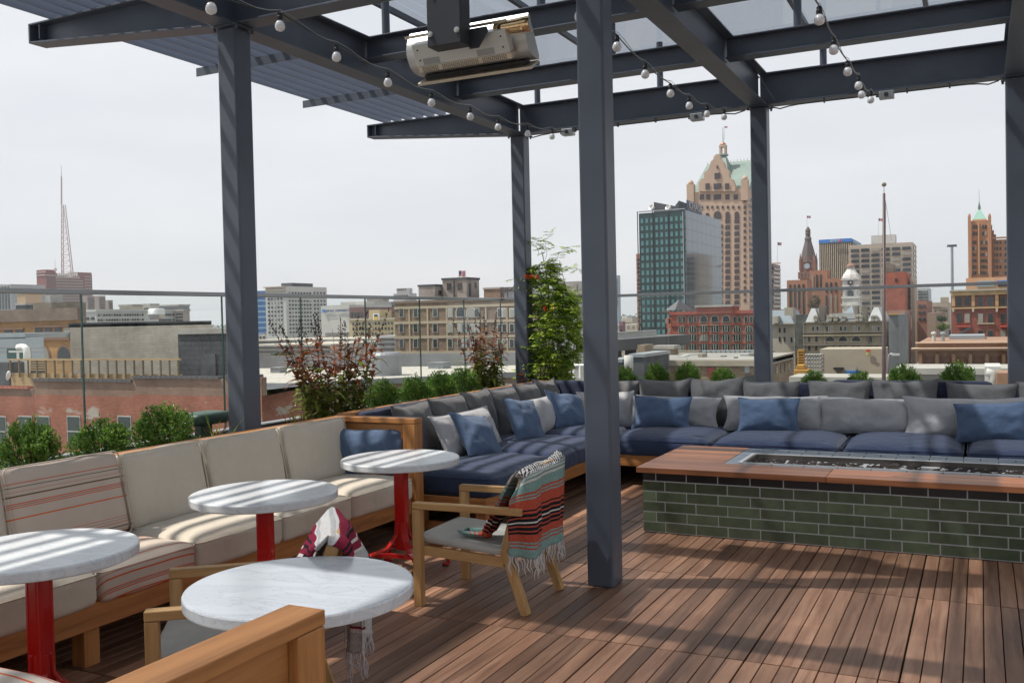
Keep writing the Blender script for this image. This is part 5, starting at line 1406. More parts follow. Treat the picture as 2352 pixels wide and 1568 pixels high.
# silver rooftop unit
SIL = mat('galvanised_panel', (.30, .33, .36), .4, .4, .08, .5)
b = bld('rooftop_unit', 'big grey metal rooftop air handler with a dark green badge at the left edge', 'air handler', -60, 100, None, 774.5, 76, SIL, zb=-6.2, depth=6, skew='E')
band(b, 'S', -60, 58, 764.5, 774, SIL, 'upper_casing', -.0 + .02)
upblk(b, -60, 58, None, 765, SIL, 'upper_casing')
for y_ in (797, 806): band(b, 'S', -60, 100, y_, y_ + .9, CONC, 'seam', .03)
p = onY(43.5, 816, 76); MB().prism([(p.x - 2.1, p.z + .85), (p.x + 2.1, p.z + .85), (p.x + 2.1, p.z - .3), (p.x, p.z - .95), (p.x - 2.1, p.z - .3)], 'y', 75.9, 76.0).build('badge', mat('badge_green', (.02, .07, .07), .4), b.t)
MB().prism([(p.x - 1.7, p.z + .6), (p.x + 1.7, p.z + .6), (p.x + 1.7, p.z + .35), (p.x - 1.7, p.z + .35)], 'y', 75.86, 75.895).box(p.x - .25, p.x + .25, 75.86, 75.89, p.z - .6, p.z + .34).build('badge_mark', OFFW, b.t)
b2 = thing('dark_unit', 'dark metal duct housing under the grey air handler', 'duct', tuple(onY(10, 850, 60)))
p0, p1 = onY(-60, 832, 60), onY(20, 860, 60); MB().box(p0.x, p1.x, 60, 64, p1.z - 3, p0.z).build('housing', DG, b2)
vp = thing('vent_pipe', 'white curved vent pipe in front of the grey air handler', 'vent pipe', tuple(onY(61, 850, 62)))
MB().tube([onY(61.5, 856, 62), onY(62, 812, 62), onY(61, 802, 62), onY(56, 797.5, 62), onY(50, 797, 62), onY(42, 798, 62)], [.33]*6, 12).build('pipe', WHITE, vp, smooth=True)
# timber roof fence
FEN = wood('raw_lumber', (.36, .25, .13), (.46, .34, .19), 'x', .7, .3)
FED = mat('weathered_post', (.17, .13, .08), .8)
fe = thing('roof_fence', 'raw timber railing round a roof deck above the red brick wall', 'fence', tuple(onY(200, 870, 52)))
YF = 52
def fx(px, py=840): return onY(px, py, YF).x
zt_, zm_, zb_ = onY(200, 825.5, YF).z, onY(200, 858, YF).z, onY(200, 872, YF).z
MB().box(fx(22), fx(415), YF - .08, YF + .08, zt_ - .07, zt_ + .07).build('top_rail', FEN, fe)
m = MB().box(fx(22), fx(415), YF + .1, YF + .16, zb_ - 3.0, zm_); m.build('deck_boards', FEN, fe)
for k in range(5): MB().box(fx(25), fx(140 + k*4), YF + 1.6, YF + 1.64, zm_ + .12 + k*.2, zm_ + .22 + k*.2).build('rear_rail', FEN, fe)
for k in range(20):
    x_ = fx(24 + k*20.3); MB().box(x_ - .055, x_ + .055, YF - .06, YF + .05, zm_ - .35, zt_ - .07).build('post', FED, fe)
p = onY(20, 863, 50); sdh = thing('satellite_dish', 'pale satellite dish at the left end of the timber roof railing', 'satellite dish', (p.x, 50, p.z - .5))
o = MB().lathe([(.02, 0), (.2, .03), (.34, .11), (.4, .18), (.385, .19), (.33, .13), (.02, .02)], (0, 0, 0), 20).build('dish', WHITE, sdh, smooth=True, world=False); o.rotation_euler = (R(80), R(10), R(-60)); o.location = (.2, 0, .5)
MB().cyl((p.x, 50.1, p.z - 1.2), (p.x, 50.1, p.z - .4), .03).build('stand', DG, sdh)
# tan blank wall receding, with dark coping
b = bld('tan_brick_warehouse', 'windowless pale tan brick wall with dark coping behind the timber railing', 'building', 160, None, 486, 746, 0, brick('tan_block_wall', (.58, .52, .435), (.52, .465, .39), (.48, .43, .36), 1.2, .3, .02, var=((.66, .64, .60), .12, .60)), X=-78, depth=40, cope=DG, ch=.5, skew='S')
b = bld('painted_block_hut', 'dark grey painted block hut with flat metal roof left of the near column', 'building', 408, 545, None, 758, 58, brick('grey_block', (.075, .08, .09), (.06, .065, .075), (.05, .05, .055), .8, .4, .03), zb=-12, depth=8, skew='E', cope=CONC)
band(b, 'S', 464, 497, 812, 866, DG, 'door', .1)
tk = thing('roof_tank', 'shiny ribbed cylindrical tank on top of the pale tan wall', 'tank', tuple(onY(347.5, 735, 100)))
p = onY(347.5, 733, 100); rr_ = abs(onY(361, 733, 100).x - p.x); hh_ = onY(347.5, 708.5, 100).z - p.z
MB().lathe([(rr_*.85, 0), (rr_*.85, .2), (rr_, .4), (rr_*1.0, hh_*.4), (rr_*1.06, hh_*.45), (rr_*1.0, hh_*.5), (rr_, hh_*.92), (rr_*.8, hh_)], (p.x, 101, p.z), 24).build('shell', INOX, tk, smooth=True)
# red brick foreground wall
RB = brick('red_painted_brick', (.33, .125, .085), (.25, .09, .062), (.31, .17, .13), .26, .09, .012, var=((.38, .34, .30), .30, .61, 2.2))
BB = brick('bare_brown_brick', (.25, .155, .115), (.20, .12, .09), (.25, .19, .155), .22, .08, .012)
COP = mat('clay_coping_dark', (.10, .095, .10), .5); COR = mat('clay_coping_red', (.38, .13, .09), .6)
YR = 42
rbw = thing('brick_building', 'red painted brick building with coped parapet and sash windows beyond the left glass', 'building', tuple(onY(200, 900, YR)))
steps = [(-80, 76, 891.5, COR), (76, 305, 876, COP), (305, 516, 869.5, COP), (516, 600, 866.5, COP)]
for xl, xr, yt, cm in steps:
    a, c_ = onY(xl, yt, YR), onY(xr, yt, YR); zt = onY((xl+xr)/2, yt, YR).z; zj = onY((xl + xr)/2, 908, YR).z
    m = MB().box(a.x, c_.x, YR, YR + 9, zt - 14, zj)
    if xr == 600: m.v = [(v[0]*(YR + 9)/YR if v[1] > YR + 1 and abs(v[0] - c_.x) < 1e-6 else v[0], v[1], v[2]) for v in m.v]
    m.build('painted_wall', RB, rbw); m = MB().box(a.x, c_.x, YR + .45, YR + 9.02, zj - .02, zj + .03)
    if xr == 600: m.v = [(v[0]*(YR + 9)/YR + .02 if v[1] > YR + 1 and abs(v[0] - c_.x) < 1e-6 else v[0], v[1], v[2]) for v in m.v]
    m.build('roof_felt', DG, rbw); MB().box(a.x, c_.x, YR + .004, YR + .45, zj, zt).build('parapet', BB, rbw)
    w_ = .42; n_ = max(1, int((c_.x - a.x)/w_)); m = MB()
    for i in range(n_):
        x_ = a.x + i*w_; m.prism([(x_, zt), (x_ + .40, zt), (x_ + .40, zt + .10), (x_ + .36, zt + .17), (x_ + .02, zt + .15)], 'y', YR - .12, YR + .5)
    m.build('coping_tiles', cm, rbw)
b = Bld(); b.t = rbw; b.y0 = YR; b.nw = 0; b.x1 = 0
FR = mat('pale_sash_frame', (.40, .40, .38), .6)
wins(b, 'S', [0, 59.5, 100, 170.5, 287], [990], 27, 66, WGL, frame=FR, fw=.07)
for x_ in (0, 59.5, 100, 170.5, 287): band(b, 'S', x_ - 14, x_ + 14, 989, 991.5, FR, 'meeting_rail', .09)
# gravel roof building beyond the bronze plants
ZR = -5.2
gr = thing('gravel_roof_building', 'low building with white gravel flat roof and grey parapet behind the bronze plants', 'building', tuple(onZ(800, 880, ZR)))
A_, B_, C_, D_ = onZ(560, 892, ZR), onZ(1230, 858, ZR), onZ(1230, 838, ZR), onZ(560, 846, ZR)
def wallp(m, p, q, z0, z1, t):
    m.bar((p.x, p.y, (z0+z1)/2), (q.x, q.y, (z0+z1)/2), t, z1 - z0)
m = MB().add([(p.x, p.y, z) for z in (ZG0, ZR) for p in (A_, B_, C_, D_)], [(0,3,2,1),(4,5,6,7),(0,1,5,4),(1,2,6,5),(2,3,7,6),(3,0,4,7)]); m.build('walls', BB, gr)
GRV = mat('white_gravel', (.42, .40, .36), .95, 0, .25, 1.5, .3, 4); ins = .03
m = MB(); m.add([(p.x*(1-ins) + ((A_+B_+C_+D_)/4).x*ins, p.y*(1-ins) + ((A_+B_+C_+D_)/4).y*ins, ZR + .03) for p in (A_, B_, C_, D_)], [(0,1,2,3)]); m.build('gravel_bed', GRV, gr)
LEAD = mat('grey_roof_flashing', (.26, .27, .29), .5, .3, .15, .3)
m = MB(); wallp(m, A_, B_, ZR - .3, ZR + .35, .7); wallp(m, D_, C_, ZR - .3, ZR + 1.9, .5); m.build('parapet', LEAD, gr)
pd = thing('roof_drum', 'grey cylindrical roof vent drum on the gravel roof', 'roof vent', tuple(onZ(885, 855, ZR))); p = onZ(885, 862, ZR); MB().lathe([(2.1, 0), (2.1, 2.6), (1.9, 2.9)], (p.x, p.y, ZR), 20).build('drum', LEAD, pd)
for i_, (px_, py_, w_, h_, lb) in enumerate(((640, 856, .8, .7, 'low grey box vent on the gravel roof, left of the drum'), (1010, 846, 1.2, .8, 'pale box unit at the back of the gravel roof'), (1100, 852, .5, 1.0, 'small upright pipe vent on the gravel roof by the second bronze plant'))):
    v_ = thing('roof_vent', lb, 'roof vent', tuple(onZ(px_, py_, ZR))); q_ = onZ(px_, py_, ZR)
    MB().box(q_.x - w_, q_.x + w_, q_.y - w_, q_.y + w_, ZR + .02, ZR + h_).build('casing', SIL if i_ else LEAD, v_, bevel=.03); MB().box(q_.x - w_*1.1, q_.x + w_*1.1, q_.y - w_*1.1, q_.y + w_*1.1, ZR + h_, ZR + h_ + .1).build('cap', LEAD, v_)
# mid-left
b = bld('white_terracotta_building', 'long white terracotta building above the pale tan wall', 'building', 192, 220.8, 403, 713, 260, OFFW, cope=OFFW, ch=1)
grid(b, 'S', 195, 219, 2, 727, 735.5, 1, .7, .8); grid(b, 'E', 223, 330, 18, 718, 741, 2, .55, .42); grid(b, 'E', 364, 400, 9, 717, 741, 2, .6, .4)
upblk(b, 192, 220.8, 332, 712, OFFW)
for (x0_, xc_, x1_, yt_, Y_, c, lb) in ((274, 303, 330, 700.5, 300, (.48,.43,.36), 'beige upper storey block behind the long white building'), (329, 345, 364, 699, 290, (.50,.49,.47), 'pale square block above the shiny tank'), (364, 410, 435, 700.5, 340, (.22,.23,.25), 'dark grey banded block behind the long white building'),
        (402, 422, 435, 712, 300, (.33,.29,.27), 'brown-grey low block right of the long white building')):
    bb = bld('office_block', lb, 'building', x0_, xc_, x1_, yt_, Y_, mat('blk_%d' % x0_, c, .85, 0, .1, .2), cope=CONC, ch=.8); grid(bb, 'S', x0_ + 2, xc_ - 2, 5, yt_ + 6, yt_ + 34, 4, .6, .4, stuff=True)
BL1 = mat('blue_spandrel', (.05, .16, .42), .4); BL2 = mat('pale_blue_glass', (.30, .50, .66), .2)
p = onY(555, 672, 620); bl = thing('blue_glass_building', 'curved blue glass office building with pale bands behind the left column', 'building', (p.x, 620, ZG0))
rw = abs(onY(611, 672, 620).x - p.x); zt = onY(590, 668, 620).z
MB().lathe([(rw, 0), (rw, zt - ZG0)], (p.x, 640, ZG0), 40).build('walls', BL1, bl, smooth=False)
m = MB()
for k in range(11): z = zt - 3 - k*4.6; m.lathe([(rw + .4, z - 1.4), (rw + .4, z)], (p.x, 640, 0), 40)
m.build('glass_bands', BL2, bl)
b = bld('white_hotel', 'tall white glazed hotel with many small windows, right of the left column', 'building', 609, 656, 750, 657, 420, OFFW)
grid(b, 'S', 613, 650, 5, 672, 768, 10, .5, .45); grid(b, 'E', 661, 715, 8, 668, 768, 11, .5, .45); grid(b, 'E', 718, 748, 4, 668, 768, 11, .45, .45)
band(b, 'S', 608, 656.5, 658, 660, CREAM, 'cornice', 1.5); band(b, 'S', 608, 656.5, 666, 667.5, CREAM, 'cornice', 1.5)
p = onX(680, 656, b.x1); q = onX(728, 656, b.x1); MB().box(b.x0 + 4, b.x1 - 3, p.y, q.y, b.z1, b.z1 + 2.2).build('roof_plant', DG, b.t)
b = bld('university_building', 'blank off-white wall with blue university lettering behind the bronze plants', 'building', 737, 802, None, 700, 400, mat('blank_white_wall', (.50, .49, .46), .85, 0, .06, .1), depth=40)
SB = mat('sign_blue', (.05, .09, .22), .5)
kpx = abs(onY(771, 715, 399).x - onY(770, 715, 399).x)
cc = onY(773, 713.5, 399.4); text('KAPLAN  UNIVERSITY', 5.2*kpx*1.15, SB, b.t, (cc.x, 399.4, cc.z), 0, .15)
cc = onY(744, 714, 399.4); o = MB().lathe([(3.4*kpx, 0), (3.4*kpx, .5)], (0, 0, 0), 20).build('round_logo', mat('sign_globe_blue', (.04, .2, .5), .5), b.t, world=False); o.rotation_euler = (R(90), 0, 0)
o.location = Vector((cc.x, 399.4, cc.z)) - ORG[b.t.name]
m = MB(); pts = [onY(745 + i*2.6, 717 + 3.2*math.sin(PI*i/10), 399.3) for i in range(11)]; m.tube(pts, .28*kpx, 5); m.build('logo_swoosh', SB, b.t)
b = bld('university_annex', 'off-white taller end of the university building with recessed strips', 'building', 782, 836, None, 692, 430, mat('annex_wall', (.46, .45, .42), .85, 0, .1, .2), depth=30)
for (x0_, xc_, x1_, yt_, yb_, Y_, c, lb, gx_, gy_) in (
    (802, 836, None, 705, 735, 380, (.15, .07, .065), 'dark red-brown low block with ribbon windows right of the university wall', 4, 1),
    (842, 880, 893, 684, 735, 470, (.27, .25, .23), 'stepped grey stone building behind the yellow block', 6, 5),
    (880, 889, 894, 696, 735, 460, (.22, .20, .19), 'narrow brown step of the stepped stone building', 2, 4),
    (898, 905, 907, 693, 735, 440, (.10, .11, .13), 'narrow dark glass building left of the brown loft', 2, 5)):
    bb = bld('office_block', lb, 'building', x0_, xc_, x1_, yt_, Y_, mat('blk_%d' % x0_, c, .85, 0, .12, .2), depth=30 if x1_ is None else None); grid(bb, 'S', x0_ + 2, xc_ - 2, gx_, yt_ + 5, yb_, gy_, .6, .45, stuff=True)
YEL = mat('yellow_brick_wall', (.45, .36, .20), .85, 0, .12, .3)
b = bld('yellow_building', 'yellow brick office building with rows of dark windows and a rooftop tower', 'building', 802, 906, None, 731, 300, YEL, depth=30, cope=CREAM, ch=.8)
grid(b, 'S', 808, 904, 13, 737, 784, 4, .5, .55); upblk(b, 847, 872, None, 711, YEL, 'tower'); 
bb_ = thing('billboard', 'small white rooftop billboard with yellow picture on the yellow building', 'billboard', tuple(onY(865, 735, 298)))
p0, p1 = onY(858, 720, 298), onY(872, 735, 298); MB().box(p0.x, p1.x, 297.6, 298, p1.z, p0.z).build('panel', WHITE, bb_); p0, p1 = onY(860, 728, 298), onY(870, 733.5, 298); MB().box(p0.x, p1.x, 297.4, 297.55, p1.z, p0.z).build('picture', mat('billboard_yellow', (.7, .45, .04), .6), bb_); p0, p1 = onY(861, 722, 298), onY(869, 727, 298); MB().box(p0.x, p1.x, 297.4, 297.55, p1.z, p0.z).build('picture_dark', DG, bb_)
b = bld('hotel_building', 'grey-white hotel top with dark rooftop lettering behind the loft', 'building', 903, 940, 957, 673, 560, mat('hotel_grey', (.40, .40, .41), .8, 0, .1, .1))
upblk(b, 911, 940, 947, 661.5, mat('hotel_sign_wall', (.36, .36, .37), .8)); cc = onY(924, 665.5, 559); kk = abs(onY(925, 665, 559).x - onY(924, 665, 559).x); text('HYATT', 7*kk, BLACK, b.t, (cc.x, 559 - 1, cc.z), 0, .3)
grid(b, 'S', 905, 938, 10, 676, 682, 1, .5, .6, stuff=True)
for y_, Y_, xl, xr, lb in ((777, 235, 560, 868, 'long pale parking deck with dark open levels behind the bronze plants'), (790, 190, 560, 760, 'lower nearer parking deck with open levels')):
    b = bld('parking_deck', lb, 'parking garage', xl, xr, None, y_, Y_, mat('deck_concrete_%d' % Y_, (.40, .37, .32), .9, 0, .15, .3), depth=30)
    for k in range(4): band(b, 'S', xl + 2, xr - 2, y_ + 5 + k*10, y_ + 10 + k*10, DG, 'open_level', .2)
b = bld('white_garage', 'white slatted parking garage at the left edge of the brown loft', 'parking garage', 868, 907, None, 770, 160, OFFW, depth=30)
for k in range(5): band(b, 'S', 869, 906, 776 + k*11.5, 781 + k*11.5, DG, 'open_level', .2)
# brown loft
LO = brick('brown_loft_brick', (.27, .19, .135), (.21, .15, .11), (.22, .18, .14), .5, .16, .02)
b = bld('brown_loft', 'five-storey brown brick loft with cream bands and pilasters', 'building', 906, 1228, None, 684, 132, LO, depth=24, cope=mat('brown_coping', (.2, .15, .12), .8), ch=.4)
for y_ in (700, 735.5, 770, 805.5): band(b, 'S', 906, 1228, y_, y_ + 6, CREAM, 'cream_band', .14)
for x_ in (940, 982, 1026, 1074, 1116, 1164, 1208): band(b, 'S', x_, x_ + 3.4, 706, 840, CREAM, 'pilaster', .12)
wins(b, 'S', [922.5, 955, 1000, 1034.5, 1096, 1148, 1159, 1176, 1218], [718, 753, 788, 823], 8.5, 18.5, WGL, frame=WHITE, fw=.09)
wins(b, 'S', [1056, 1066, 1076, 1086], [753, 788, 823], 7, 18, WGL, frame=WHITE, fw=.08); wins(b, 'S', [1058, 1082], [716], 18, 22, WGL, arch=True, frame=WHITE, fw=.12)
PHM = brick('penthouse_painted', (.30, .275, .25), (.27, .25, .23), (.25, .23, .21), .4, .15, .01)
b = bld('penthouse', 'grey-brown painted penthouse with a flag on the loft roof', 'building', 1016, 1071, 1100, 638.5, 136, PHM, zb=onY(1050, 686, 136).z, cope=DG, ch=.35)
wins(b, 'S', [1031.5, 1055.5], [657.5], 8, 14, WG, frame=BRT, fw=.08); wins(b, 'E', [1092], [655], 3, 13, WG); band(b, 'E', 1077, 1081, 650, 680, DG, 'door', .1); band(b, 'S', 1042, 1044, 640, 684, DG, 'downpipe', .2)
b = bld('stair_penthouse', 'lower flat-roofed penthouse left of the flagged one', 'building', 961, 998.5, 1020, 654.5, 134, PHM, zb=onY(990, 686, 134).z, cope=DG, ch=.3)
wins(b, 'E', [1010], [672], 6, 10, WG)
flag('US flag waving above the penthouse on the brown loft', 1054, 639, 620, 138, 15, 12)
b = bld('brick_penthouse', 'small brown brick roof house with a dark steel frame beside it, left of the vine', 'building', 1111, 1150, None, 661, 138, LO, zb=onY(1130, 690, 138).z, depth=8, cope=CONC, ch=.3)
fr = thing('roof_frame', 'dark open steel plant frame on the loft roof by the vine', 'frame', tuple(onY(1165, 680, 136)))
m = MB(); p0, p1 = onY(1150, 661, 136), onY(1182, 676, 136)
for x_ in (p0.x, (p0.x + p1.x)/2, p1.x): m.cyl((x_, 136, p1.z - 1), (x_, 136, p0.z), .1, n=5)
for z in (p0.z, (p0.z + p1.z)/2): m.bar((p0.x, 136, z), (p1.x, 136, z), .15, .15)
m.bar((p0.x, 136, p1.z), (p1.x, 136, p0.z), .12, .12); m.build('bars', DG, fr); MB().box(p0.x + .3, p1.x - .3, 136.6, 138.4, p1.z - 1, p1.z + .5).build('plant_box', SIL, fr)
GB = brick('pale_grey_brick', (.36, .345, .34), (.32, .31, .30), (.33, .32, .31), .5, .16, .015)
b = bld('pale_brick_building', 'pale grey painted brick building behind the vine', 'building', 1270, 1352, None, 671, 104, GB, depth=20, cope=CONC, ch=.4, skew='E')
upblk(b, 1268, 1345, None, 645, GB, 'roof_house')
wins(b, 'S', [1283, 1304, 1326], [715, 755, 795, 830], 7.5, 21, WG, frame=OFFW, fw=.08); wins(b, 'S', [1293, 1322], [658], 7, 14, WG)
tf = thing('roof_guardrail', 'thin white guardrail frame on the roof right of the vine', 'guardrail', tuple(onY(1335, 860, 40))); m = MB()
for x_ in (1318, 1332): m.cyl(onY(x_, 868, 40), onY(x_, 838, 40), .05, n=5)
m.cyl(onY(1316, 838, 40), onY(1345, 838, 40), .05, n=5); m.build('rails', WHITE, tf)
# ---------------------------------------------------------------- centre right
b = bld('pale_blue_tower', 'slim pale blue tower far away between the column and the teal tower', 'tower', 1414, 1419, 1424.5, 632, 1300, mat('pale_blue_wall', (.22, .28, .34), .5, 0, .15, .02))
grid(b, 'S', 1414, 1419, 2, 640, 705, 12, .6, .4, stuff=True)
b = bld('orange_slim_tower', 'narrow orange-brown tower just left of the teal glass tower', 'tower', 1461, 1471, None, 582.5, 400, mat('orange_concrete', (.34, .16, .11), .85), depth=20)
grid(b, 'S', 1462, 1470, 2, 592, 760, 18, .5, .5)
for (xl, xc, xr, yt, Y_, c, lb) in ((1430, 1452, 1466, 731, 600, (.42,.37,.31), 'cream low block with square windows left of the teal tower'), (1422, 1430, 1436, 738, 500, (.20,.11,.14), 'plum-coloured small building beside the foremost column'), (1428, 1440, 1452, 725, 800, (.5,.5,.48), 'small white building below the distant trees')):
    bb = bld('low_block', lb, 'building', xl, xc, xr, yt, Y_, mat('lblk_%d' % xl, c, .85)); grid(bb, 'S', xl + 1, xc - 1, 4, yt + 8, yt + 40, 4, .6, .5)
TW = mat('teal_spandrel', (.025, .055, .06), .25, 0, .2, .05)
def curtain():
    m, n, b_, l = newmat('blue_curtain_wall'); ge = n.nodes.new('ShaderNodeNewGeometry'); sp = n.nodes.new('ShaderNodeSeparateXYZ'); l(ge.outputs['Position'], sp.inputs[0])
    outs = []
    for k, per, w_ in ((1, 6.5, .11), (2, 4.0, .10)):
        d = n.nodes.new('ShaderNodeMath'); d.operation = 'DIVIDE'; l(sp.outputs[k], d.inputs[0]); d.inputs[1].default_value = per
        f = n.nodes.new('ShaderNodeMath'); f.operation = 'FRACT'; l(d.outputs[0], f.inputs[0]); g2 = n.nodes.new('ShaderNodeMath'); g2.operation = 'LESS_THAN'; l(f.outputs[0], g2.inputs[0]); g2.inputs[1].default_value = w_; outs.append(g2.outputs[0])
    mx_ = n.nodes.new('ShaderNodeMath'); mx_.operation = 'MAXIMUM'; l(outs[0], mx_.inputs[0]); l(outs[1], mx_.inputs[1])
    x = n.nodes.new('ShaderNodeMix'); x.data_type = 'RGBA'; l(mx_.outputs[0], x.inputs[0]); x.inputs[6].default_value = (.085, .13, .165, 1); x.inputs[7].default_value = (.02, .03, .04, 1); l(x.outputs[2], b_.inputs['Base Color'])
    b_.inputs['Roughness'].default_value = .08; b_.inputs['Metallic'].default_value = .3
    return m
CW = curtain()
b = bld('teal_glass_tower', 'dark teal glass office tower with dishes and lettering on its roof edge', 'tower', 1467, 1573, 1654, 483, 330, TW)
tt = b
MB().box(b.x1 - .2, b.x1 + .3, b.y0 - .05, b.y1, b.zb, b.z1 + .6).build('curtain_wall', CW, b.t)
grid(b, 'S', 1469, 1571, 9, 492, 770, 16, .52, .60, WTEAL, edge=1573)
for k in range(0, 10, 3): band(b, 'S', 1466.5 + k*11.6, 1467.8 + k*11.6, 486, 775, WGL, 'mullion', .5)
band(b, 'S', 1467, 1573, 482, 484.5, SIL, 'parapet', .3)
p = onX(1574, 484, b.x1 + .4); kk = .17
sgn = MB().box(b.x1 + .3, b.x1 + .7, p.y + 2, p.y + 22, p.z + .6, p.z + 4.0).build('sign_board', mat('sign_navy', (.03, .04, .10), .4), b.t)
text('CHASE', 3.4, OFFW, b.t, (b.x1 + .9, p.y + 12, p.z + 2.3), R(90), .1, sx=1.7)
for px_, lb in ((1503, 1), (1541, 2)):
    q = onY(px_, 486, 335); dsh = thing('satellite_dish', 'round white satellite dish on the teal tower roof, ' + ('left one' if lb == 1 else 'beside the lettering'), 'satellite dish', tuple(q), 'dishes on the teal tower')
    k_ = abs(onY(px_ + 1, 486, 335).x - q.x); o = MB().lathe([(.1, 0), (4*k_, .6), (7*k_, 1.7), (7*k_, 1.9), (3.8*k_, .9), (.1, .3)], (0, 0, 0), 24).build('dish', WHITE, dsh, smooth=True, world=False); o.rotation_euler = (R(65), 0, R(-25)); o.location = (0, 0, 4.5*k_)
    MB().cyl((0, 0, -2), (0, 0, 3*k_), .25).build('stand', DG, dsh, world=False)
p0 = onY(1515, 478, 345); p1 = onY(1572, 484, 345); MB().prism([(p0.x, p0.z - 3), (p1.x, p0.z - 3), (p1.x, p0.z + 1.4), (p0.x + 8, p0.z - .5), (p0.x, p0.z + 1.6)], 'y', 338, 350).build('roof_plant', DG, tt.t)

# cream gabled tower
GT = mat('cream_granite', (.42, .31, .235), .8, 0, .08, .1)
CPG = mat('copper_roof_green', (.17, .235, .21), .6, 0, .12, .1)
b = bld('gabled_tower', 'tall cream tower with stepped gables, green copper roof and lantern', 'tower', 1578, 1717, 1727.5, 432, 470, GT)
K = abs(onY(1651, 500, 470).x - onY(1650, 500, 470).x)
def GP(px, py): v = onY(px, py, 470); return (v.x, v.z)
gable = [(1606,440),(1606,420),(1612,412),(1618,410),(1618,398),(1624,394),(1629,388),(1634,372),(1640,366),(1641,360),(1648,354),(1655,360),(1656,366),(1662,372),(1667,386),(1676,394),(1676,408),(1683,412),(1686,420),(1690,430),(1690,440)]
MB().prism([GP(*q) for q in gable], 'y', 468.8, 473).build('front_gable', GT, b.t)
for xl, xr, yt_ in ((1578, 1594, 424), (1702, 1718, 414)):
    a, c_ = GP(xl, yt_), GP(xr, yt_); MB().box(a[0], c_[0], 469, 469 + (c_[0]-a[0]), b.z1 - 6, a[1]).build('corner_turret', GT, b.t)
    m = MB(); m.lathe([(6*K, 0), (7*K, 2*K), (6*K, 6*K), (3*K, 9*K), (.5*K, 11*K)], ((a[0]+c_[0])/2, 469 + 8*K, a[1]), 12); m.build('turret_dome', GT, b.t, smooth=True)
# roofs
a0, a1 = GP(1594, 432), GP(1727, 432); zr = onY(1640, 376, 499).z; xm = (b.x0 + b.x1)/2; dy = b.y1 - b.y0; 
wx0, wx1 = b.x0 + 6*K, b.x1
m = MB().add([(wx0, 473, b.z1), (wx1, 473, b.z1), (wx1, b.y1 - 1, b.z1), (wx0, b.y1 - 1, b.z1), (wx0 + 8*K, 473 + 26, zr), (wx1 - 4*K, 473 + 26, zr)], [(0,1,5,4), (1,2,5), (2,3,4,5), (3,0,4), (0,3,2,1)]); m.build('roof', CPG, b.t)
cx_, cy_ = onY(1662, 400, 492).x, 492
zt = onY(1662, 357, 492).z; m = MB(); h_ = b.z1 - 4
m.add([(cx_ - 42*K, cy_ - 16, h_), (cx_ + 36*K, cy_ - 16, h_), (cx_ + 36*K, cy_ + 30, h_), (cx_ - 42*K, cy_ + 30, h_), (cx_ - 6*K, cy_ - 4*K, zt), (cx_ + 6*K, cy_ - 4*K, zt), (cx_ + 6*K, cy_ + 4*K, zt), (cx_ - 6*K, cy_ + 4*K, zt)], [(0,1,5,4),(1,2,6,5),(2,3,7,6),(3,0,4,7),(4,5,6,7)]); m.build('hip_roof', CPG, b.t)
m = MB(); zz = onY(1662, 357, 492).z; m.box(cx_ - 10*K, cx_ + 10*K, cy_ - 10*K, cy_ + 10*K, zz - 1*K, zz + 2.5*K); m.build('lantern_base', CPG, b.t)
m = MB()
for sx in (-1, 1):
    for sy in (-1, 1): m.box(cx_ + sx*5.5*K - 2*K, cx_ + sx*5.5*K + 2*K, cy_ + sy*5.5*K - 2*K, cy_ + sy*5.5*K + 2*K, zz + 2.5*K, zz + 19*K)
m.box(cx_ - 8*K, cx_ + 8*K, cy_ - 8*K, cy_ + 8*K, zz + 19*K, zz + 24*K); m.build('lantern', GT, b.t)
MB().lathe([(7*K, zz + 24*K), (6.5*K, zz + 27*K), (4*K, zz + 30*K), (.4*K, zz + 31.5*K)], (cx_, cy_, 0), 14).build('lantern_dome', mat('bronze_dome', (.35, .17, .08), .35, .6), b.t, smooth=True)
for k in range(22):
    p = wx0 + 10*K + k*((wx1 - wx0 - 16*K)/21); 
m = MB()
for k in range(16): x_ = wx0 + 9*K + k*8*K; m.cyl((x_, 499, zr), (x_, 499, zr + 5*K), .12*K + .12, n=4)
m.build('ridge_spikes', GT, b.t)
pz = MB().cyl((cx_, cy_, zz + 31*K), (cx_, cy_, zz + 66*K), .3, .15, 5).build('flagpole', RAILM, b.t)
# windows
WB = mat('brown_window_glass', (.055, .045, .05), .2)
wins(b, 'S', [1648], [397], 12, 14, WB, frame=GT, fw=.8) if False else None
def gw(xs, ys, w_, h__, arch=False, nm='window'):
    m2 = []
    for y_ in ys:
        for x_ in xs: v = onY(x_, y_, 468.6); m2.append((Vector((v.x, 468.6, v.z)), w_*K, h__*K))
    bb = Bld(); bb.t = b.t; bb.nw = b.nw; place(bb, 'S', m2, WB, arch, None, False, nm, .1); b.nw = bb.nw
gw([1648], [404], 13, 13); gw([1647.5], [384], 3, 7); gw([1625, 1670], [428], 9, 13); gw([1648], [428], 17, 13)
wins(b, 'S', [1612, 1627, 1671, 1690], [452.5], 9.5, 12, WB); wins(b, 'S', [1648], [452.5], 17, 12, WB); wins(b, 'S', [1585, 1711], [434, 448, 462], 5, 6.5, WB)
wins(b, 'S', [1600, 1612, 1625, 1636, 1648, 1660, 1672, 1684, 1697], [476], 4.5, 6.5, WB); wins(b, 'S', [1711], [476] + [488 + 14.4*i for i in range(15)], 5.5, 7.5, WB)
wins(b, 'S', [1671.5, 1692.5], [494], 10, 16, WB, arch=True); wins(b, 'S', [1648], [494], 17, 18, WB, arch=True); wins(b, 'S', [1625], [496], 9, 14, WB, arch=True)
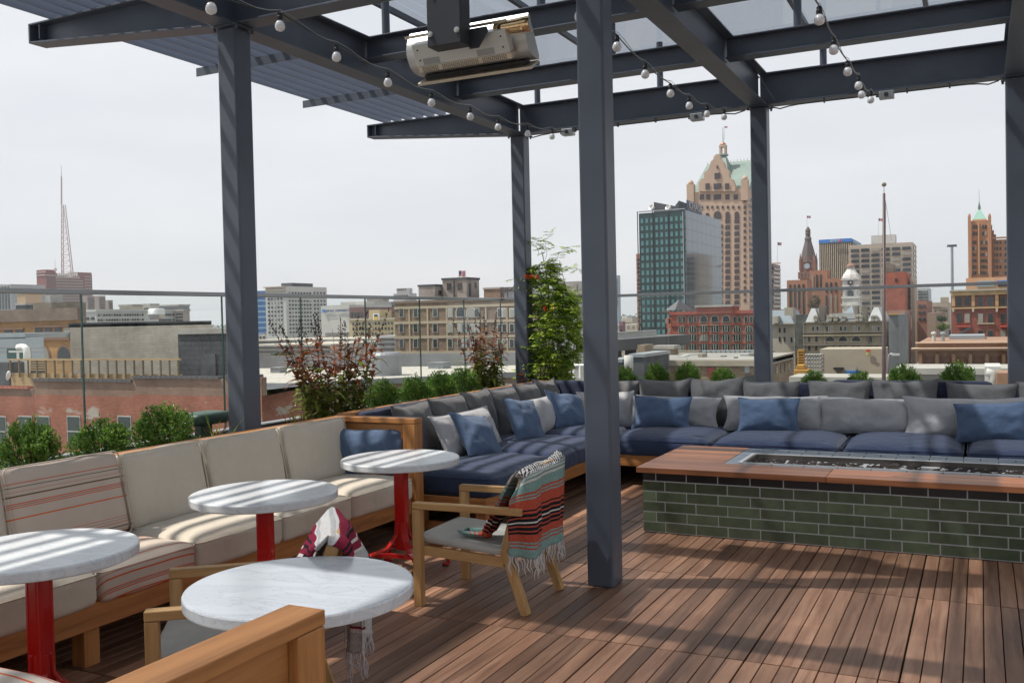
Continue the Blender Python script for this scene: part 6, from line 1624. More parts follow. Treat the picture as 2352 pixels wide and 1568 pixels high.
wins(b, 'S', [1664, 1672, 1680, 1692.5], [508 + 14.4*i for i in range(14)], 7.5, 9.5, WB) if False else wins(b, 'S', [1671.5, 1692.5], [508 + 14.4*i for i in range(14)], 11, 9.6, WB)
wins(b, 'S', [1657.5], [520 + 14.4*i for i in range(13)], 5, 8, WB)
grid(b, 'E', 1719, 1727, 3, 450, 712, 18, .5, .5, WB, stuff=True)
flag('tiny US flag at the top of the gabled tower lantern', 1664, 320, 290, 491, 7, 4)
flag('small US flag on a thin pole left of the city hall spire', 1786, 640, 556, 480, 9, 7)
b = bld('round_corner_tower', 'grey-brown tower with curved corner just right of the middle rear column', 'tower', 1745, 1776, 1792, 606, 430, mat('brown_grey_bands', (.25, .19, .17), .8, 0, .1, .1)); band(b, 'S', 1745, 1793, 604, 607, GT, 'cornice', .8)
for k in range(11): band(b, 'E', 1776, 1791.5, 615 + k*9.6, 619 + k*9.6, WG, 'window_band', .4); band(b, 'S', 1746, 1776, 615 + k*9.6, 619 + k*9.6, WG, 'window_band', .4)
# red arched building
RA = brick('red_terracotta', (.31, .10, .075), (.26, .08, .06), (.27, .1, .08), 1.0, .35, .02)
b = bld('red_arched_building', 'red brick warehouse with two storeys of arched windows below the glass tower', 'building', 1541, 1772, None, 714, 232, RA, depth=40, cope=mat('red_cornice', (.30, .08, .06), .8), ch=.8)
FRG = mat('sage_window_frame', (.25, .30, .25), .6)
MB().box(onY(1525, 714, 232).x, b.x0, 234, 262, ZG0, b.z1 - 1).build('corner_wing', mat('red_wing', (.38, .13, .085), .85), b.t)
p0, p1 = onY(1600, 706, 232), onY(1681, 706, 232); MB().box(p0.x, p1.x, 231.6, 240, b.z1 - .2, p0.z).build('raised_parapet', RA, b.t); MB().box(p0.x - .3, p1.x + .3, 231.3, 240, p0.z, p0.z + .5).build('raised_coping', CONC, b.t)
wins(b, 'S', [1561, 1571.5, 1585, 1596.5, 1687.5, 1698.5, 1713.5, 1725.3, 1741, 1752], [733], 5.6, 13, WG, arch=True, frame=FRG, fw=.12)
wins(b, 'S', [1616.5, 1642, 1668], [732], 15, 14, WG, arch=True, frame=FRG, fw=.18); wins(b, 'S', [1567, 1591.5, 1693, 1720, 1747], [755.5], 14.5, 14, WG, arch=True, frame=FRG, fw=.18)
wins(b, 'S', [1616.5, 1642, 1668], [754], 15.5, 14, WG, frame=FRG, fw=.15); wins(b, 'S', [1567, 1591.5, 1616.5, 1642, 1668, 1693, 1720, 1747], [775.5, 797], 15.5, 14, WG, frame=FRG, fw=.15)
for y_ in (775.5, 797, 755): band(b, 'S', 1541, 1772, y_ - 8.8, y_ - 8, RA, 'string_course', .3)
m = MB()
for x_ in (1567, 1591.5, 1616.5, 1642, 1668, 1693, 1720, 1747):
    for y0_, y1_ in ((768, 783), (790, 804), (748, 762)):
        for dx in (-2.6, 2.6):
            v0, v1 = onY(x_ + dx, y0_, 231.8), onY(x_ + dx, y1_, 231.8); m.box(v0.x - .08, v0.x + .08, 231.55, 231.7, v1.z, v0.z)
m.build('window_mullions', FRG, b.t)
p = onY(1530, 700, 234); q = onY(1553, 712, 234); MB().add([(p.x, 233, q.z), (q.x, 233, q.z), (q.x, 250, q.z), (p.x, 250, q.z), ((p.x+q.x)/2, 241, onY(1540, 688, 234).z)], [(0,1,4),(1,2,4),(2,3,4),(3,0,4)]).build('turret_roof', mat('grey_slate', (.12, .12, .13), .7), b.t)
band(b, 'S', 1526, 1541, 715, 717, RA, 'turret_band', .2)
wins(b, 'S', [1530.5, 1538], [737, 758, 780], 4, 11, WG)
# elevated road
er = thing('elevated_road', 'grey elevated roadway with pale railing crossing left of the red warehouse', 'bridge', tuple(onY(1470, 780, 200)))
a_, c_ = onY(1360, 780, 190), onY(1528, 768, 215)
MB().bar((a_.x, 190, a_.z - 1.2), (c_.x, 215, c_.z - 1.2), 14, 2.4).build('deck', mat('dark_bridge_steel', (.09, .095, .10), .8), er); m = MB()
for k in range(60):
    t = k/59; p = a_.lerp(c_, t); m.box(p.x - .15, p.x + .15, p.y - 7.3, p.y - 7.0, p.z, p.z + 1.1)
m.bar((a_.x, a_.y - 7.15, a_.z + 1.15), (c_.x, c_.y - 7.15, c_.z + 1.15), .3, .25); m.build('railing', OFFW, er)
for k in range(5): p = a_.lerp(c_, .1 + .2*k); MB().box(p.x - 1, p.x + 1, p.y - 1, p.y + 1, ZG0, p.z - 2.4).build('pier', DG, er)
# cream low roofs in front
STN = brick('rubble_stone', (.30, .24, .17), (.24, .18, .13), (.20, .16, .12), .6, .25, .03)
b = bld('stone_roof_building', 'low brown stone building with cream parapet in front of the red warehouse', 'building', 1453, 1748, 1823, 828, 92, STN)
EBD = b
CRP = mat('cream_parapet', (.31, .28, .225), .85, 0, .12, .8)
band(b, 'S', 1453, 1748, 828, 840, CRP, 'parapet', .25); band(b, 'E', 1748, 1823, 826, 830, CRP, 'parapet', .2)
MB().box(b.x0, b.x1, b.y0 + .4, b.y1 - .2, b.z1 - .6, b.z1 - .55 + .6).build('roof_deck', mat('pale_roof', (.27, .26, .24), .9, 0, .2, .3), b.t)
wins(b, 'S', [1468.5, 1534, 1561, 1600, 1636], [852], 7, 16, WG, frame=CRP, fw=.1); wins(b, 'S', [1716], [847], 11, 18, SIL); wins(b, 'S', [1722], [871], 16, 16, WG, frame=DG, fw=.1)
p = onY(1634, 853, 91.9)
MB().box(p.x - .35, p.x + .35, 91.8, 91.9, p.z - .6, p.z + .4).build('red_shutter', mat('red_shutter', (.20, .03, .04), .7), b.t)
grid(b, 'E', 1757, 1816, 6, 846, 868, 1, .35, .9, WG, arch=True); band(b, 'E', 1752, 1822, 838, 841, CRP, 'cornice', .3); 
def roofbox(nm, lb, cat, xl, xc, xr, yt, Y_, mt, yb, **k): return bld(nm, lb, cat, xl, xc, xr, yt, Y_, mt, zb=onY(xc, yb, Y_).z - .3, **k)
roofbox('stair_house', 'rough stone roof stair-house with pale slab, left on the cream roofs', 'roof structure', 1501, 1546, 1556, 797, 104, STN, 822, cope=CONC, ch=.4)
roofbox('chimney', 'broad rough stone chimney at the left of the cream roofs', 'chimney', 1464, 1481, None, 792, 98, STN, 828, depth=3)
roofbox('roof_wall', 'long cream back wall on the low roofs left of centre', 'wall', 1484, 1605, None, 805, 116, CRP, 822, depth=1)
b = roofbox('roof_screen', 'pale corrugated roof screen below the red warehouse', 'screen', 1605, 1772, None, 805, 120, mat('zinc_screen', (.33, .36, .37), .5, .3, .1, .3), 815, depth=2)
for k in range(14): band(b, 'S', 1611 + k*11, 1612 + k*11, 805, 815, DG, 'seam', .1)
roofbox('skylight_vent', 'dark slatted roof duct on the cream roofs', 'duct', 1575, 1605, None, 815, 103, mat('duct_slats', (.18, .20, .20), .6), 825, depth=3)
roofbox('ac_unit', 'white box condenser unit with round fan on the cream roofs', 'air conditioner', 1557, 1573, None, 817, 99, OFFW, 826, depth=2)
b = roofbox('ac_unit', 'small cream vent box beside the skylight dome on the roofs', 'air conditioner', 1603, 1613, None, 812, 98, CRP, 826, depth=2); roofbox('ac_unit', 'grey vent box near the right end of the cream roofs', 'air conditioner', 1700, 1716, None, 814, 101, SIL, 828, depth=2)
dm = thing('skylight_dome', 'low white skylight dome on the cream roofs', 'skylight', tuple(onY(1637, 825, 100))); p = onY(1637, 826, 100); k_ = abs(onY(1638, 826, 100).x - p.x)
MB().lathe([(12*k_, 0), (11*k_, 2.4*k_), (7*k_, 4.4*k_), (.5, 5.2*k_)], (p.x, 101, p.z), 20).build('dome', OFFW, dm, smooth=True)
for px_, yt_, lb in ((1481, 794, 'dark shed roof at the far left of the cream roofs'), (1430, 806, 'grey flat-roofed shed beside the foremost column')):
    roofbox('roof_shed', lb, 'shed', px_ - 34, px_ - 2, None, yt_ + 22, 84, DG, 900, depth=8, cope=SIL, ch=.3)
vp = thing('vent_pipe', 'upright white vent pipe near the foremost column', 'vent pipe', tuple(onY(1444, 850, 70))); MB().cyl(onY(1444, 850, 70), onY(1444, 816, 70), .36, n=12).build('pipe', OFFW, vp, smooth=True)
for i_, (px_, yt_, Y_, w_, lb) in enumerate(((1490, 818, 95, 5, 'small dark pipe cowl on the cream roofs by the chimney'), (1516, 824, 94, 7, 'low white box on the cream roofs below the stair-house'), (1660, 817, 99, 9, 'flat grey vent box right of the skylight dome'), (1688, 820, 96, 5, 'thin upright pipe on the cream roofs'), (1725, 812, 100, 8, 'boxy cream vent beside the middle rear column'))):
    roofbox('roof_vent', lb, 'roof vent', px_ - w_/2, px_ + w_/2, None, yt_, Y_, (SIL, OFFW, SIL, DG, CRP)[i_], 829, depth=.8, cope=LEAD, ch=.08)
# mansard house
SLT = mat('blue_grey_slate', (.20, .24, .28), .5, 0, .15, .3); CRW = mat('cream_stone_wall', (.38, .345, .28), .85, 0, .1, .2)
def mansard(b, xl, xr, ytop, mt, inset=1.2, nm='mansard_roof'):
    a = onY(xl, 700, b.y0).x; c = onY(xr, 700, b.y0).x; z1 = onY((xl+xr)/2, ytop, b.y0).z; d = min(14, b.y1 - b.y0); z0 = b.z1
    return MB().add([(a, b.y0 + .2, z0), (c, b.y0 + .2, z0), (c, b.y0 + d, z0), (a, b.y0 + d, z0), (a + inset, b.y0 + inset + .4, z1), (c - inset, b.y0 + inset + .4, z1), (c - inset, b.y0 + d - inset, z1), (a + inset, b.y0 + d - inset, z1)], [(0,3,2,1),(4,5,6,7),(0,1,5,4),(1,2,6,5),(2,3,7,6),(3,0,4,7)]).build(nm, mt, b.t)
b = bld('mansard_house', 'cream stone house with blue-grey mansard roof right of the middle rear column', 'building', 1748, 1825.5, None, 742, 205, CRW, depth=24)
band(b, 'S', 1748, 1826.5, 742, 745, CRW, 'cornice', .7); mansard(b, 1750, 1822, 712, SLT); wins(b, 'S', [1791, 1802], [758, 779], 4, 11, WG); wins(b, 'S', [1818], [780], 4, 11, WG)
for x_ in (1781,): p = onY(x_, 742, 203.5); MB().box(p.x - .5, p.x + .5, 203.6, 208, p.z, p.z + 1.5).build('dormer', CRW, b.t)
for x_, w_ in ((1812, 1.5),): p = onY(x_, 742, 206); MB().box(p.x - w_*.6, p.x + w_*.6, 206, 209, p.z, onY(x_, 706, 206).z).build('chimney', CRW, b.t)
b = bld('netted_building', 'narrow building wrapped in dark netting beside the mansard house', 'building', 1827, 1850, None, 722, 190, mat('dark_netting', (.06, .065, .06), .9, 0, .6, .6), depth=20); 
# ornate building
TAN = mat('weathered_tan_stone', (.33, .28, .19), .85, 0, .2, .25); TAND = mat('dark_soot_stone', (.17, .15, .12), .9, 0, .3, .3); WSL = mat('pale_zinc_roof', (.42, .43, .44), .45, .2, .2, .2)
b = bld('ornate_building', 'ornate tan stone building with mansard roofs and arched window rows', 'building', 1846, 2029, None, 739, 185, TAN, depth=26)
fb = b
for y_, mt_ in ((738, TAND), (761, TAND), (768, TAN), (790, TAND)): band(b, 'S', 1845, 2030, y_, y_ + 3, mt_, 'cornice', .6)
for x_ in (1845, 1893, 1990): band(b, 'S', x_, x_ + 4, 739, 815, TAND, 'pilaster', .4)
wins(b, 'S', [1868, 1878, 1900, 1911, 1931.5, 1942, 1963, 1973.5, 2007, 2018], [754], 4.6, 10, WG, frame=OFFW, arch=True, fw=.12)
wins(b, 'S', [1906.5, 1936.5, 1966.5], [778], 19, 10, WG, frame=CRW, arch=True, fw=.25); wins(b, 'S', [1859, 1875.5, 2000, 2023], [779], 6, 12, WG, frame=CRW, fw=.15)
wins(b, 'S', [1859, 1875, 1905, 1915, 1930, 1943, 1960, 1972, 2000, 2014], [799], 5, 11, WG, arch=True)
mansard(b, 1848, 1882, 708, WSL, 1.0); mansard(b, 1893, 1985, 719, mat('dark_slate', (.13, .135, .14), .6, 0, .2, .3), .8); mansard(b, 1992, 2029, 705, WSL, 1.0)
for x_, w_ in ((1872, 0), (1905, 0), (1918, 0), (1936, 0), (1968, 0), (1975, 0), (2004, 0), (2011, 0)): p = onY(x_, 737, 184); MB().box(p.x - .32, p.x + .32, 184.3, 188, p.z, p.z + .75).prism([(p.x - .4, p.z + .75), (p.x + .4, p.z + .75), (p.x, p.z + 1.15)], 'y', 184.2, 188).build('dormer', CRW, b.t)
for x_, w_, yt_ in ((1888, 6, 702), (1985, 4.5, 703), (1967, 3.5, 702)): p = onY(x_, 738, 186); k_ = .085; MB().box(p.x - w_*k_, p.x + w_*k_, 186, 188.5, p.z - .5, onY(x_, yt_, 186).z).build('chimney', TAND, b.t)
p0 = onY(1926, 719, 186); p1 = onY(1965, 719, 186); MB().add([(p0.x, 185.5, p0.z - 1), (p1.x, 185.5, p0.z - 1), (p1.x, 196, p0.z - 1), (p0.x, 196, p0.z - 1), ((p0.x*.4 + p1.x*.6), 191, onY(1940, 702, 186).z)], [(0,1,4),(1,2,4),(2,3,4),(3,0,4)]).build('pyramid_roof', SLT, b.t)
# white clock tower
ct = thing('clock_tower', 'peeling white clock tower with dark clock rising behind the ornate building', 'clock tower', tuple(onY(1950, 720, 200)))
WCT = mat('peeling_white_wood', (.50, .49, .47), .85, 0, .25, .8); p = onY(1950, 700, 200); k_ = abs(onY(1951, 700, 200).x - p.x); cx_, cy_ = p.x, 204
def Z(py): return onY(1950, py, 200).z
m = MB(); m.box(cx_ - 19*k_, cx_ + 19*k_, cy_ - 19*k_, cy_ + 19*k_, Z(735), Z(683)); m.build('lower_stage', WCT, ct)
MB().box(cx_ - 18*k_, cx_ + 18*k_, cy_ - 18*k_, cy_ + 18*k_, Z(683), Z(640)).build('clock_stage', WCT, ct)
for y_, e_ in ((700, 22), (683, 21), (659, 20.5), (640, 21)): MB().box(cx_ - e_*k_, cx_ + e_*k_, cy_ - e_*k_, cy_ + e_*k_, Z(y_) - .2, Z(y_) + .25).build('cornice', WCT, ct)
MB().lathe([(22*k_, Z(639)), (19*k_, Z(630)), (13*k_, Z(622)), (10*k_, Z(617))], (cx_, cy_, 0), 8).build('dome', WCT, ct); 
MB().lathe([(8.5*k_, Z(617)), (8.5*k_, Z(611))], (cx_, cy_, 0), 8).build('lantern', WCT, ct); MB().lathe([(11.5*k_, Z(611)), (10*k_, Z(607)), (4*k_, Z(603)), (.5*k_, Z(595))], (cx_, cy_, 0), 8).build('lantern_roof', mat('rusty_roof', (.22, .13, .10), .8), ct)
o = MB().lathe([(6.2*k_, 0), (6.2*k_, .3)], (0, 0, 0), 24).build('clock_face', mat('dark_clock', (.05, .055, .06), .5), ct, world=False); o.rotation_euler = (R(90), 0, 0); o.location = Vector((cx_, cy_ - 18*k_ - .02, Z(648))) - ORG[ct.name]
o2 = MB().box(-.12*k_*2, .12*k_*2, -.05, .05, 0, 4.5*k_).box(0, 3.2*k_, -.05, .05, -.15, .15).build('clock_hands', WCT, ct, world=False); o2.location = Vector((cx_, cy_ - 18*k_ - .36, Z(648))) - ORG[ct.name]
MB().prism([(cx_ - 7*k_, Z(682)), (cx_ + 7*k_, Z(682))] + [(cx_ + 7*k_*math.cos(PI*i/8), Z(672) + 7*k_*math.sin(PI*i/8)) for i in range(9)], 'y', cy_ - 18*k_ - .15, cy_ - 18*k_ + .1).build('louvred_arch', DG, ct)
for x_ in (-13, 13): MB().box(cx_ + x_*k_ - 1.5*k_, cx_ + x_*k_ + 1.5*k_, cy_ - 19.4*k_, cy_ - 18*k_, Z(683), Z(663)).build('pilaster', WCT, ct)
# brown-red institutional block
TR = mat('red_brown_granite', (.30, .155, .10), .8, 0, .06, .1)
b = bld('red_granite_block', 'stepped red-brown granite office block with tall slit windows', 'building', 1807, 1854, 1864, 642, 330, TR)
grid(b, 'S', 1810, 1850, 4, 652, 770, 1, .42, .98)
b = bld('granite_upper_block', 'taller rear part of the stepped red-brown granite block', 'building', 1859, 1899.5, 1907, 620, 350, TR); grid(b, 'S', 1862, 1890, 3, 630, 665, 1, .4, .95)
b = bld('granite_right_block', 'right-hand lower part of the stepped red-brown granite block', 'building', 1888, 1931, None, 639, 345, TR, depth=20); grid(b, 'S', 1893, 1925, 3, 648, 672, 1, .4, .95); grid(b, 'S', 1893, 1925, 3, 677, 720, 1, .4, .95)
# spired city hall
ch_ = thing('spired_tower', 'dark spired bell tower with blue clock face and flag', 'clock tower', tuple(onY(1854, 640, 560)))
CHM = mat('red_brown_masonry', (.20, .10, .075), .85, 0, .15, .1); CHR = mat('dark_purple_roof', (.085, .07, .07), .7, 0, .15, .1)
p = onY(1854, 600, 560); k_ = abs(onY(1855, 600, 560).x - p.x); cx_, cy_ = p.x, 560 + 17*k_
def Z(py): return onY(1854, py, 560).z
MB().box(cx_ - 17*k_, cx_ + 17*k_, cy_ - 17*k_, cy_ + 17*k_, ZG0, Z(600)).build('shaft', CHM, ch_)
MB().box(cx_ - 21*k_, cx_ + 21*k_, cy_ - 21*k_, cy_ + 21*k_, Z(640), Z(624)).build('belfry', CHM, ch_)
m = MB()
for dx in (-12, -4, 4, 12): m.box(cx_ + dx*k_ - 1.6*k_, cx_ + dx*k_ + 1.6*k_, cy_ - 21.4*k_, cy_ - 20.9*k_, Z(636), Z(628))
m.build('belfry_opening', DG, ch_)
MB().lathe([(21*k_, Z(602)), (17*k_, Z(588)), (12.5*k_, Z(570)), (8.5*k_, Z(556)), (7.2*k_, Z(549)), (8.8*k_, Z(548)), (7.2*k_, Z(545)), (6*k_, Z(543)), (5.6*k_, Z(536)), (7*k_, Z(535)), (5.4*k_, Z(533)), (6.2*k_, Z(530)), (5.9*k_, Z(527)), (3.8*k_, Z(523)), (1*k_, Z(519))], (cx_, cy_, 0), 8).build('spire', CHR, ch_)
for sx in (-1, 1):
    for sy in (-1, 1): MB().box(cx_ + sx*16*k_ - 2.6*k_, cx_ + sx*16*k_ + 2.6*k_, cy_ + sy*16*k_ - 2.6*k_, cy_ + sy*16*k_ + 2.6*k_, Z(622), Z(597)).lathe([(3.2*k_, Z(597)), (1.6*k_, Z(590)), (.3*k_, Z(580))], (cx_ + sx*16*k_, cy_ + sy*16*k_, 0), 6).build('pinnacle', CHM, ch_)
o = MB().lathe([(6.6*k_, 0), (6.6*k_, .5)], (0, 0, 0), 24).build('clock_face', mat('blue_clock', (.30, .36, .44), .5), ch_, world=False); o.rotation_euler = (R(90), 0, 0); o.location = Vector((cx_, cy_ - 18.5*k_, Z(611))) - ORG[ch_.name]
MB().prism([(cx_ - 10*k_, Z(603)), (cx_ + 10*k_, Z(603)), (cx_, Z(584))], 'y', cy_ - 18*k_, cy_ - 6*k_).build('clock_gable', CHM, ch_)
flag('US flag on the spire of the bell tower with the blue clock', 1853.5, 520, 495, 563, 9, 6)
# brown tower with blue top
BRT2 = mat('dark_bronze_tower', (.075, .06, .055), .5, 0, .1, .1); BML = mat('bank_blue', (.03, .17, .50), .5)
b = bld('striped_brown_tower', 'dark brown striped office tower with bright blue top band', 'tower', 1881, 1956.5, 1975, 549, 620, BRT2)
for k in range(17): band(b, 'S', 1884 + k*4.35, 1885.6 + k*4.35, 557, 690, CREAM, 'fin', .6)
for k in range(5): band(b, 'E', 1959 + k*3.4, 1960.2 + k*3.4, 559, 690, CREAM, 'fin', .6)
band(b, 'S', 1881, 1957, 549, 557, BML, 'blue_band', .9); band(b, 'E', 1956.5, 1975, 549, 557, mat('band_side', (.10, .22, .36), .5), 'blue_band', .8)
cc = onY(1917, 553, 617.5); kk = abs(onY(1918, 553, 617).x - onY(1917, 553, 617).x); text('BMO', 7.6*kk, OFFW, b.t, (cc.x, 617.8, cc.z), 0, .3, sx=1.35)
cc = onY(1930, 552.5, 617.5); o = MB().lathe([(3*kk, 0), (3*kk, .4)], (0, 0, 0), 16).build('round_emblem', mat('emblem_red', (.55, .03, .04), .5), b.t, world=False); o.rotation_euler = (R(90), 0, 0); o.location = Vector((cc.x, 618, cc.z)) - ORG[b.t.name]
# tan grid office
OF = mat('tan_precast', (.36, .31, .26), .8, 0, .06, .1)
b = bld('tan_grid_office', 'broad tan office building with a regular grid of dark window strips', 'building', 1950, 2096, 2105, 556, 480, OF)
grid(b, 'S', 1952, 2094, 6, 563, 725, 13, .80, .56, WG, edge=2094); grid(b, 'E', 2097, 2104, 2, 562, 720, 13, .6, .5, stuff=True)
upblk(b, 2001, 2056, None, 538, OFFW, 'roof_plant')
flag('tiny US flag on the roof of the tan grid office', 2018, 560, 501, 482, 10, 7)
b = bld('red_brick_slab', 'plain orange-red brick slab building just right of the tall bare flagpole', 'building', 2032, 2079, 2091, 624, 290, brick('slab_brick', (.33, .11, .075), (.28, .09, .06), (.28, .12, .09), 1, .35, .03))
wins(b, 'S', [2058], [643], 5, 8, WG); upblk(b, 2032, 2052, None, 606, TAND, 'roof_house')
b = bld('lower_brick_wing', 'lower wing of the orange-red slab building with a stripe of windows', 'building', 2034, 2079, None, 712, 240, mat('brick_wing', (.30, .17, .13), .85, 0, .15, .3), depth=20)
b = bld('grey_infill', 'dark grey building with a yellow cornice right of the flagpole', 'building', 2041, 2064, None, 722, 175, mat('grey_infill_wall', (.13, .14, .15), .8, 0, .3, .3), depth=24); band(b, 'S', 2041, 2064, 719, 723, mat('ochre_cornice', (.40, .24, .08), .8), 'cornice', .5)
b = bld('tan_corner_strip', 'tall narrow pale quoin strip at the right corner of the brick slab', 'building', 2092, 2100, None, 640, 300, CRW, depth=12)
b = bld('brown_mid_block', 'mid-height brown brick block with window strips beside the street', 'building', 2106, 2129, None, 690, 260, mat('brown_mid', (.26, .12, .085), .85), depth=30); grid(b, 'S', 2108, 2127, 2, 696, 740, 3, .7, .5)
b = bld('white_mid_tower', 'small white gridded tower above the brown block at the end of the street', 'tower', 2106, 2133, 2139, 661, 520, mat('white_mid', (.42, .45, .47), .7)); grid(b, 'S', 2108, 2132, 7, 666, 700, 5, .6, .5)
b = bld('cream_far_block', 'cream stepped building with red lettering at the end of the street', 'building', 2140, 2178, 2184, 694, 420, CRW); upblk(b, 2160, 2178, None, 682, CRW, 'upper_storey'); grid(b, 'S', 2142, 2176, 7, 702, 735, 4, .5, .5)
b = bld('street_block', 'low brown building beside the street trees', 'building', 2129, 2149, None, 718, 240, mat('street_brown', (.24, .16, .12), .85), depth=60)
def tree(label, px, yb, yt, Y, seed, wpx, cat='tree', c1=(.03,.06,.02), c2=(.08,.13,.04)):
    rr2 = random.Random(seed); a = onY(px, yb, Y); t_ = onY(px, yt, Y); k = abs(onY(px+1, yb, Y).x - a.x); H_ = t_.z - a.z; Wd = wpx*k/2
    t = thing('tree', label, cat, tuple(a), 'street trees'); s_ = MB().cyl(a, a + Vector((0, 0, H_*.5)), max(.15, Wd*.06), max(.08, Wd*.03), 6)
    for j in range(5): d = rdir(rr2, .8); s_.cyl(a + Vector((0, 0, H_*.35)), a + Vector((d.x*Wd*.6, d.y*Wd*.6, H_*(.5 + .1*j))), max(.06, Wd*.02), .03, 4)
    s_.build('trunk', TAND, t)
    vs, fs = [], []; cl = [(rdir(rr2, .1), rr2.uniform(.3, .85)) for _ in range(26)]
    for i in range(1800):
        d, q = cl[i % 26]; c_ = a + Vector((d.x*Wd*q, d.y*Wd*q, H_*.58 + d.z*H_*.36*q)); p = c_ + rdir(rr2)*Wd*.28*rr2.random()**.4
        leaf_at(vs, fs, p, rdir(rr2), rdir(rr2), Wd*.16, Wd*.11)
    m = MB(); m.add(vs, fs); m.build('crown', leafmat('crown_%d' % seed, c1, c2, .25, .6, .6), t)
tree('dark green round street tree near the cream far building', 2163, 745, 722, 230, 1, 30); tree('light green street tree below the dark one by the street', 2166, 762, 742, 170, 2, 34, c1=(.07,.12,.02), c2=(.15,.2,.05))
tree('willow-like olive tree shape in front of the red granite block', 1872, 730, 668, 318, 3, 36, c1=(.10,.09,.05), c2=(.18,.15,.08))
tree('small pale green shrub tree by the blank tan wall and scaffolding', 1866, 872, 850, 120, 4, 34, c1=(.10,.15,.06), c2=(.2,.24,.1))
tree('green shrub mass at the car park beyond the bronze plant, left', 650, 835, 818, 150, 5, 70); tree('small tree beside the parking deck', 700, 822, 800, 185, 6, 24)
# right: orange stepped tower
ORT = mat('orange_terracotta_brick', (.36, .19, .11), .85, 0, .1, .12); ORL = mat('orange_light_trim', (.50, .30, .17), .8)
b = bld('stepped_orange_tower', 'orange brick art deco tower with green pyramid roof at the right', 'tower', 2223.5, 2276, None, 505, 370, ORT, depth=22)
ot = b; K = abs(onY(2251, 500, 370).x - onY(2250, 500, 370).x)
for x_ in (2226.5, 2273): p = onY(x_, 505, 370); MB().box(p.x - 3.6*K, p.x + 3.6*K, 369, 369 + 7*K, b.z1 - 30, p.z + 8*K).lathe([(3.4*K, p.z + 8*K), (3*K, p.z + 12*K), (1*K, p.z + 16*K)], (p.x, 369 + 3.6*K, 0), 8).build('corner_turret', ORT, b.t)
a, c_ = onY(2233, 503, 370).x, onY(2266, 503, 370).x; zt = onY(2249, 476, 370).z; h0 = onY(2249, 503, 370).z
MB().box(a, c_, 371, 371 + (c_ - a), b.z1, h0).build('attic', ORL, b.t)
MB().add([(a, 371, h0), (c_, 371, h0), (c_, 371 + c_ - a, h0), (a, 371 + c_ - a, h0), ((a+c_)/2 - 2.5*K, 379, zt), ((a+c_)/2 + 2.5*K, 379, zt), ((a+c_)/2 + 2.5*K, 383, zt), ((a+c_)/2 - 2.5*K, 383, zt)], [(0,1,5,4),(1,2,6,5),(2,3,7,6),(3,0,4,7),(4,5,6,7)]).build('pyramid_roof', mat('verdigris', (.18, .32, .265), .6), b.t)
MB().lathe([(3.2*K, zt), (3.4*K, zt + 8*K), (2*K, zt + 15*K), (.6*K, zt + 22*K), (.25*K, zt + 55*K)], ((a+c_)/2, 381, 0), 8).build('spire', mat('spire_green', (.10, .16, .14), .6), b.t)
wins(b, 'S', [2237.5, 2242.5, 2251.5, 2261, 2265.5], [522], 3.8, 8.5, WG) if False else wins(b, 'S', [2237, 2242.5, 2258, 2264], [521, 536.5], 4, 8.5, WG)
wins(b, 'S', [2236, 2241, 2255, 2260, 2265.5], [557 + 14*i for i in range(6)], 3.8, 7.5, WG)
for x_ in (2230, 2247, 2269): band(b, 'S', x_, x_ + 2.5, 512, 630, ORL, 'pier', .8)
for i, (x_, y_) in enumerate(((2279, 516), (2283, 528), (2288, 537))): p = onY(x_, y_, 370); q = onY(2276, y_, 370); MB().box(q.x, p.x, 371 + i*.7, 388 + i, b.z1 - 40 - i*3, p.z).build('setback', mat('setback_brick', (.25, .12, .07), .85) if i == 0 else bpy.data.materials['setback_brick'], b.t)
b = bld('orange_tower_wing', 'broad orange brick wing of the art deco tower with rows of windows', 'building', 2276.5, 2440, None, 543, 372, ORT, depth=30)
wins(b, 'S', [2284, 2290.5, 2298, 2310, 2318, 2330, 2338], [557 + 14*i for i in range(6)], 4, 7.5, WG); band(b, 'S', 2276, 2440, 541, 545, ORL, 'parapet', .5)
b = bld('orange_podium', 'flat orange-tan podium building below the art deco tower', 'building', 2218.5, 2440, None, 631, 300, mat('orange_render', (.52, .30, .17), .85, 0, .06, .1), depth=40)
band(b, 'S', 2244, 2284, 645, 658, mat('glazed_strip', (.25, .36, .38), .3), 'glazed_strip', .3); band(b, 'S', 2290, 2440, 642, 645, BML, 'blue_awning', 1); band(b, 'S', 2292, 2440, 646, 656, WG, 'shop_window', .2)
RBR = brick('red_corner_brick', (.27, .085, .065), (.22, .07, .055), (.2, .09, .07), .6, .2, .012)
b = bld('red_corner_building', 'red brick building with tan frieze and paired windows at the right edge', 'building', 2184, 2440, None, 662, 118, RBR, depth=24, cope=SIL, ch=.3)
FZ = mat('tan_frieze', (.42, .28, .14), .8, 0, .2, 1.5)
band(b, 'S', 2184, 2440, 666.5, 676, FZ, 'frieze', .3); band(b, 'S', 2184, 2440, 662.5, 666, CRW, 'cornice', .5); band(b, 'S', 2184, 2440, 703.5, 707, FZ, 'string_course', .25); band(b, 'S', 2245, 2284, 741.5, 744, CREAM, 'sill', .2)
for x_ in (2186, 2231.5, 2286): band(b, 'S', x_, x_ + 7.5, 677, 703, FZ, 'pilaster', .22); band(b, 'S', x_ + 1, x_ + 6, 707, 716, CREAM, 'bracket', .3)
wins(b, 'S', [2203.5, 2221.5, 2252, 2274.5, 2304, 2327], [692.5, 730.5], 11.5, 21, WG, frame=BRT, fw=.07); wins(b, 'S', [2252, 2274.5, 2304, 2327], [769], 11.5, 21, WG, frame=BRT, fw=.07)
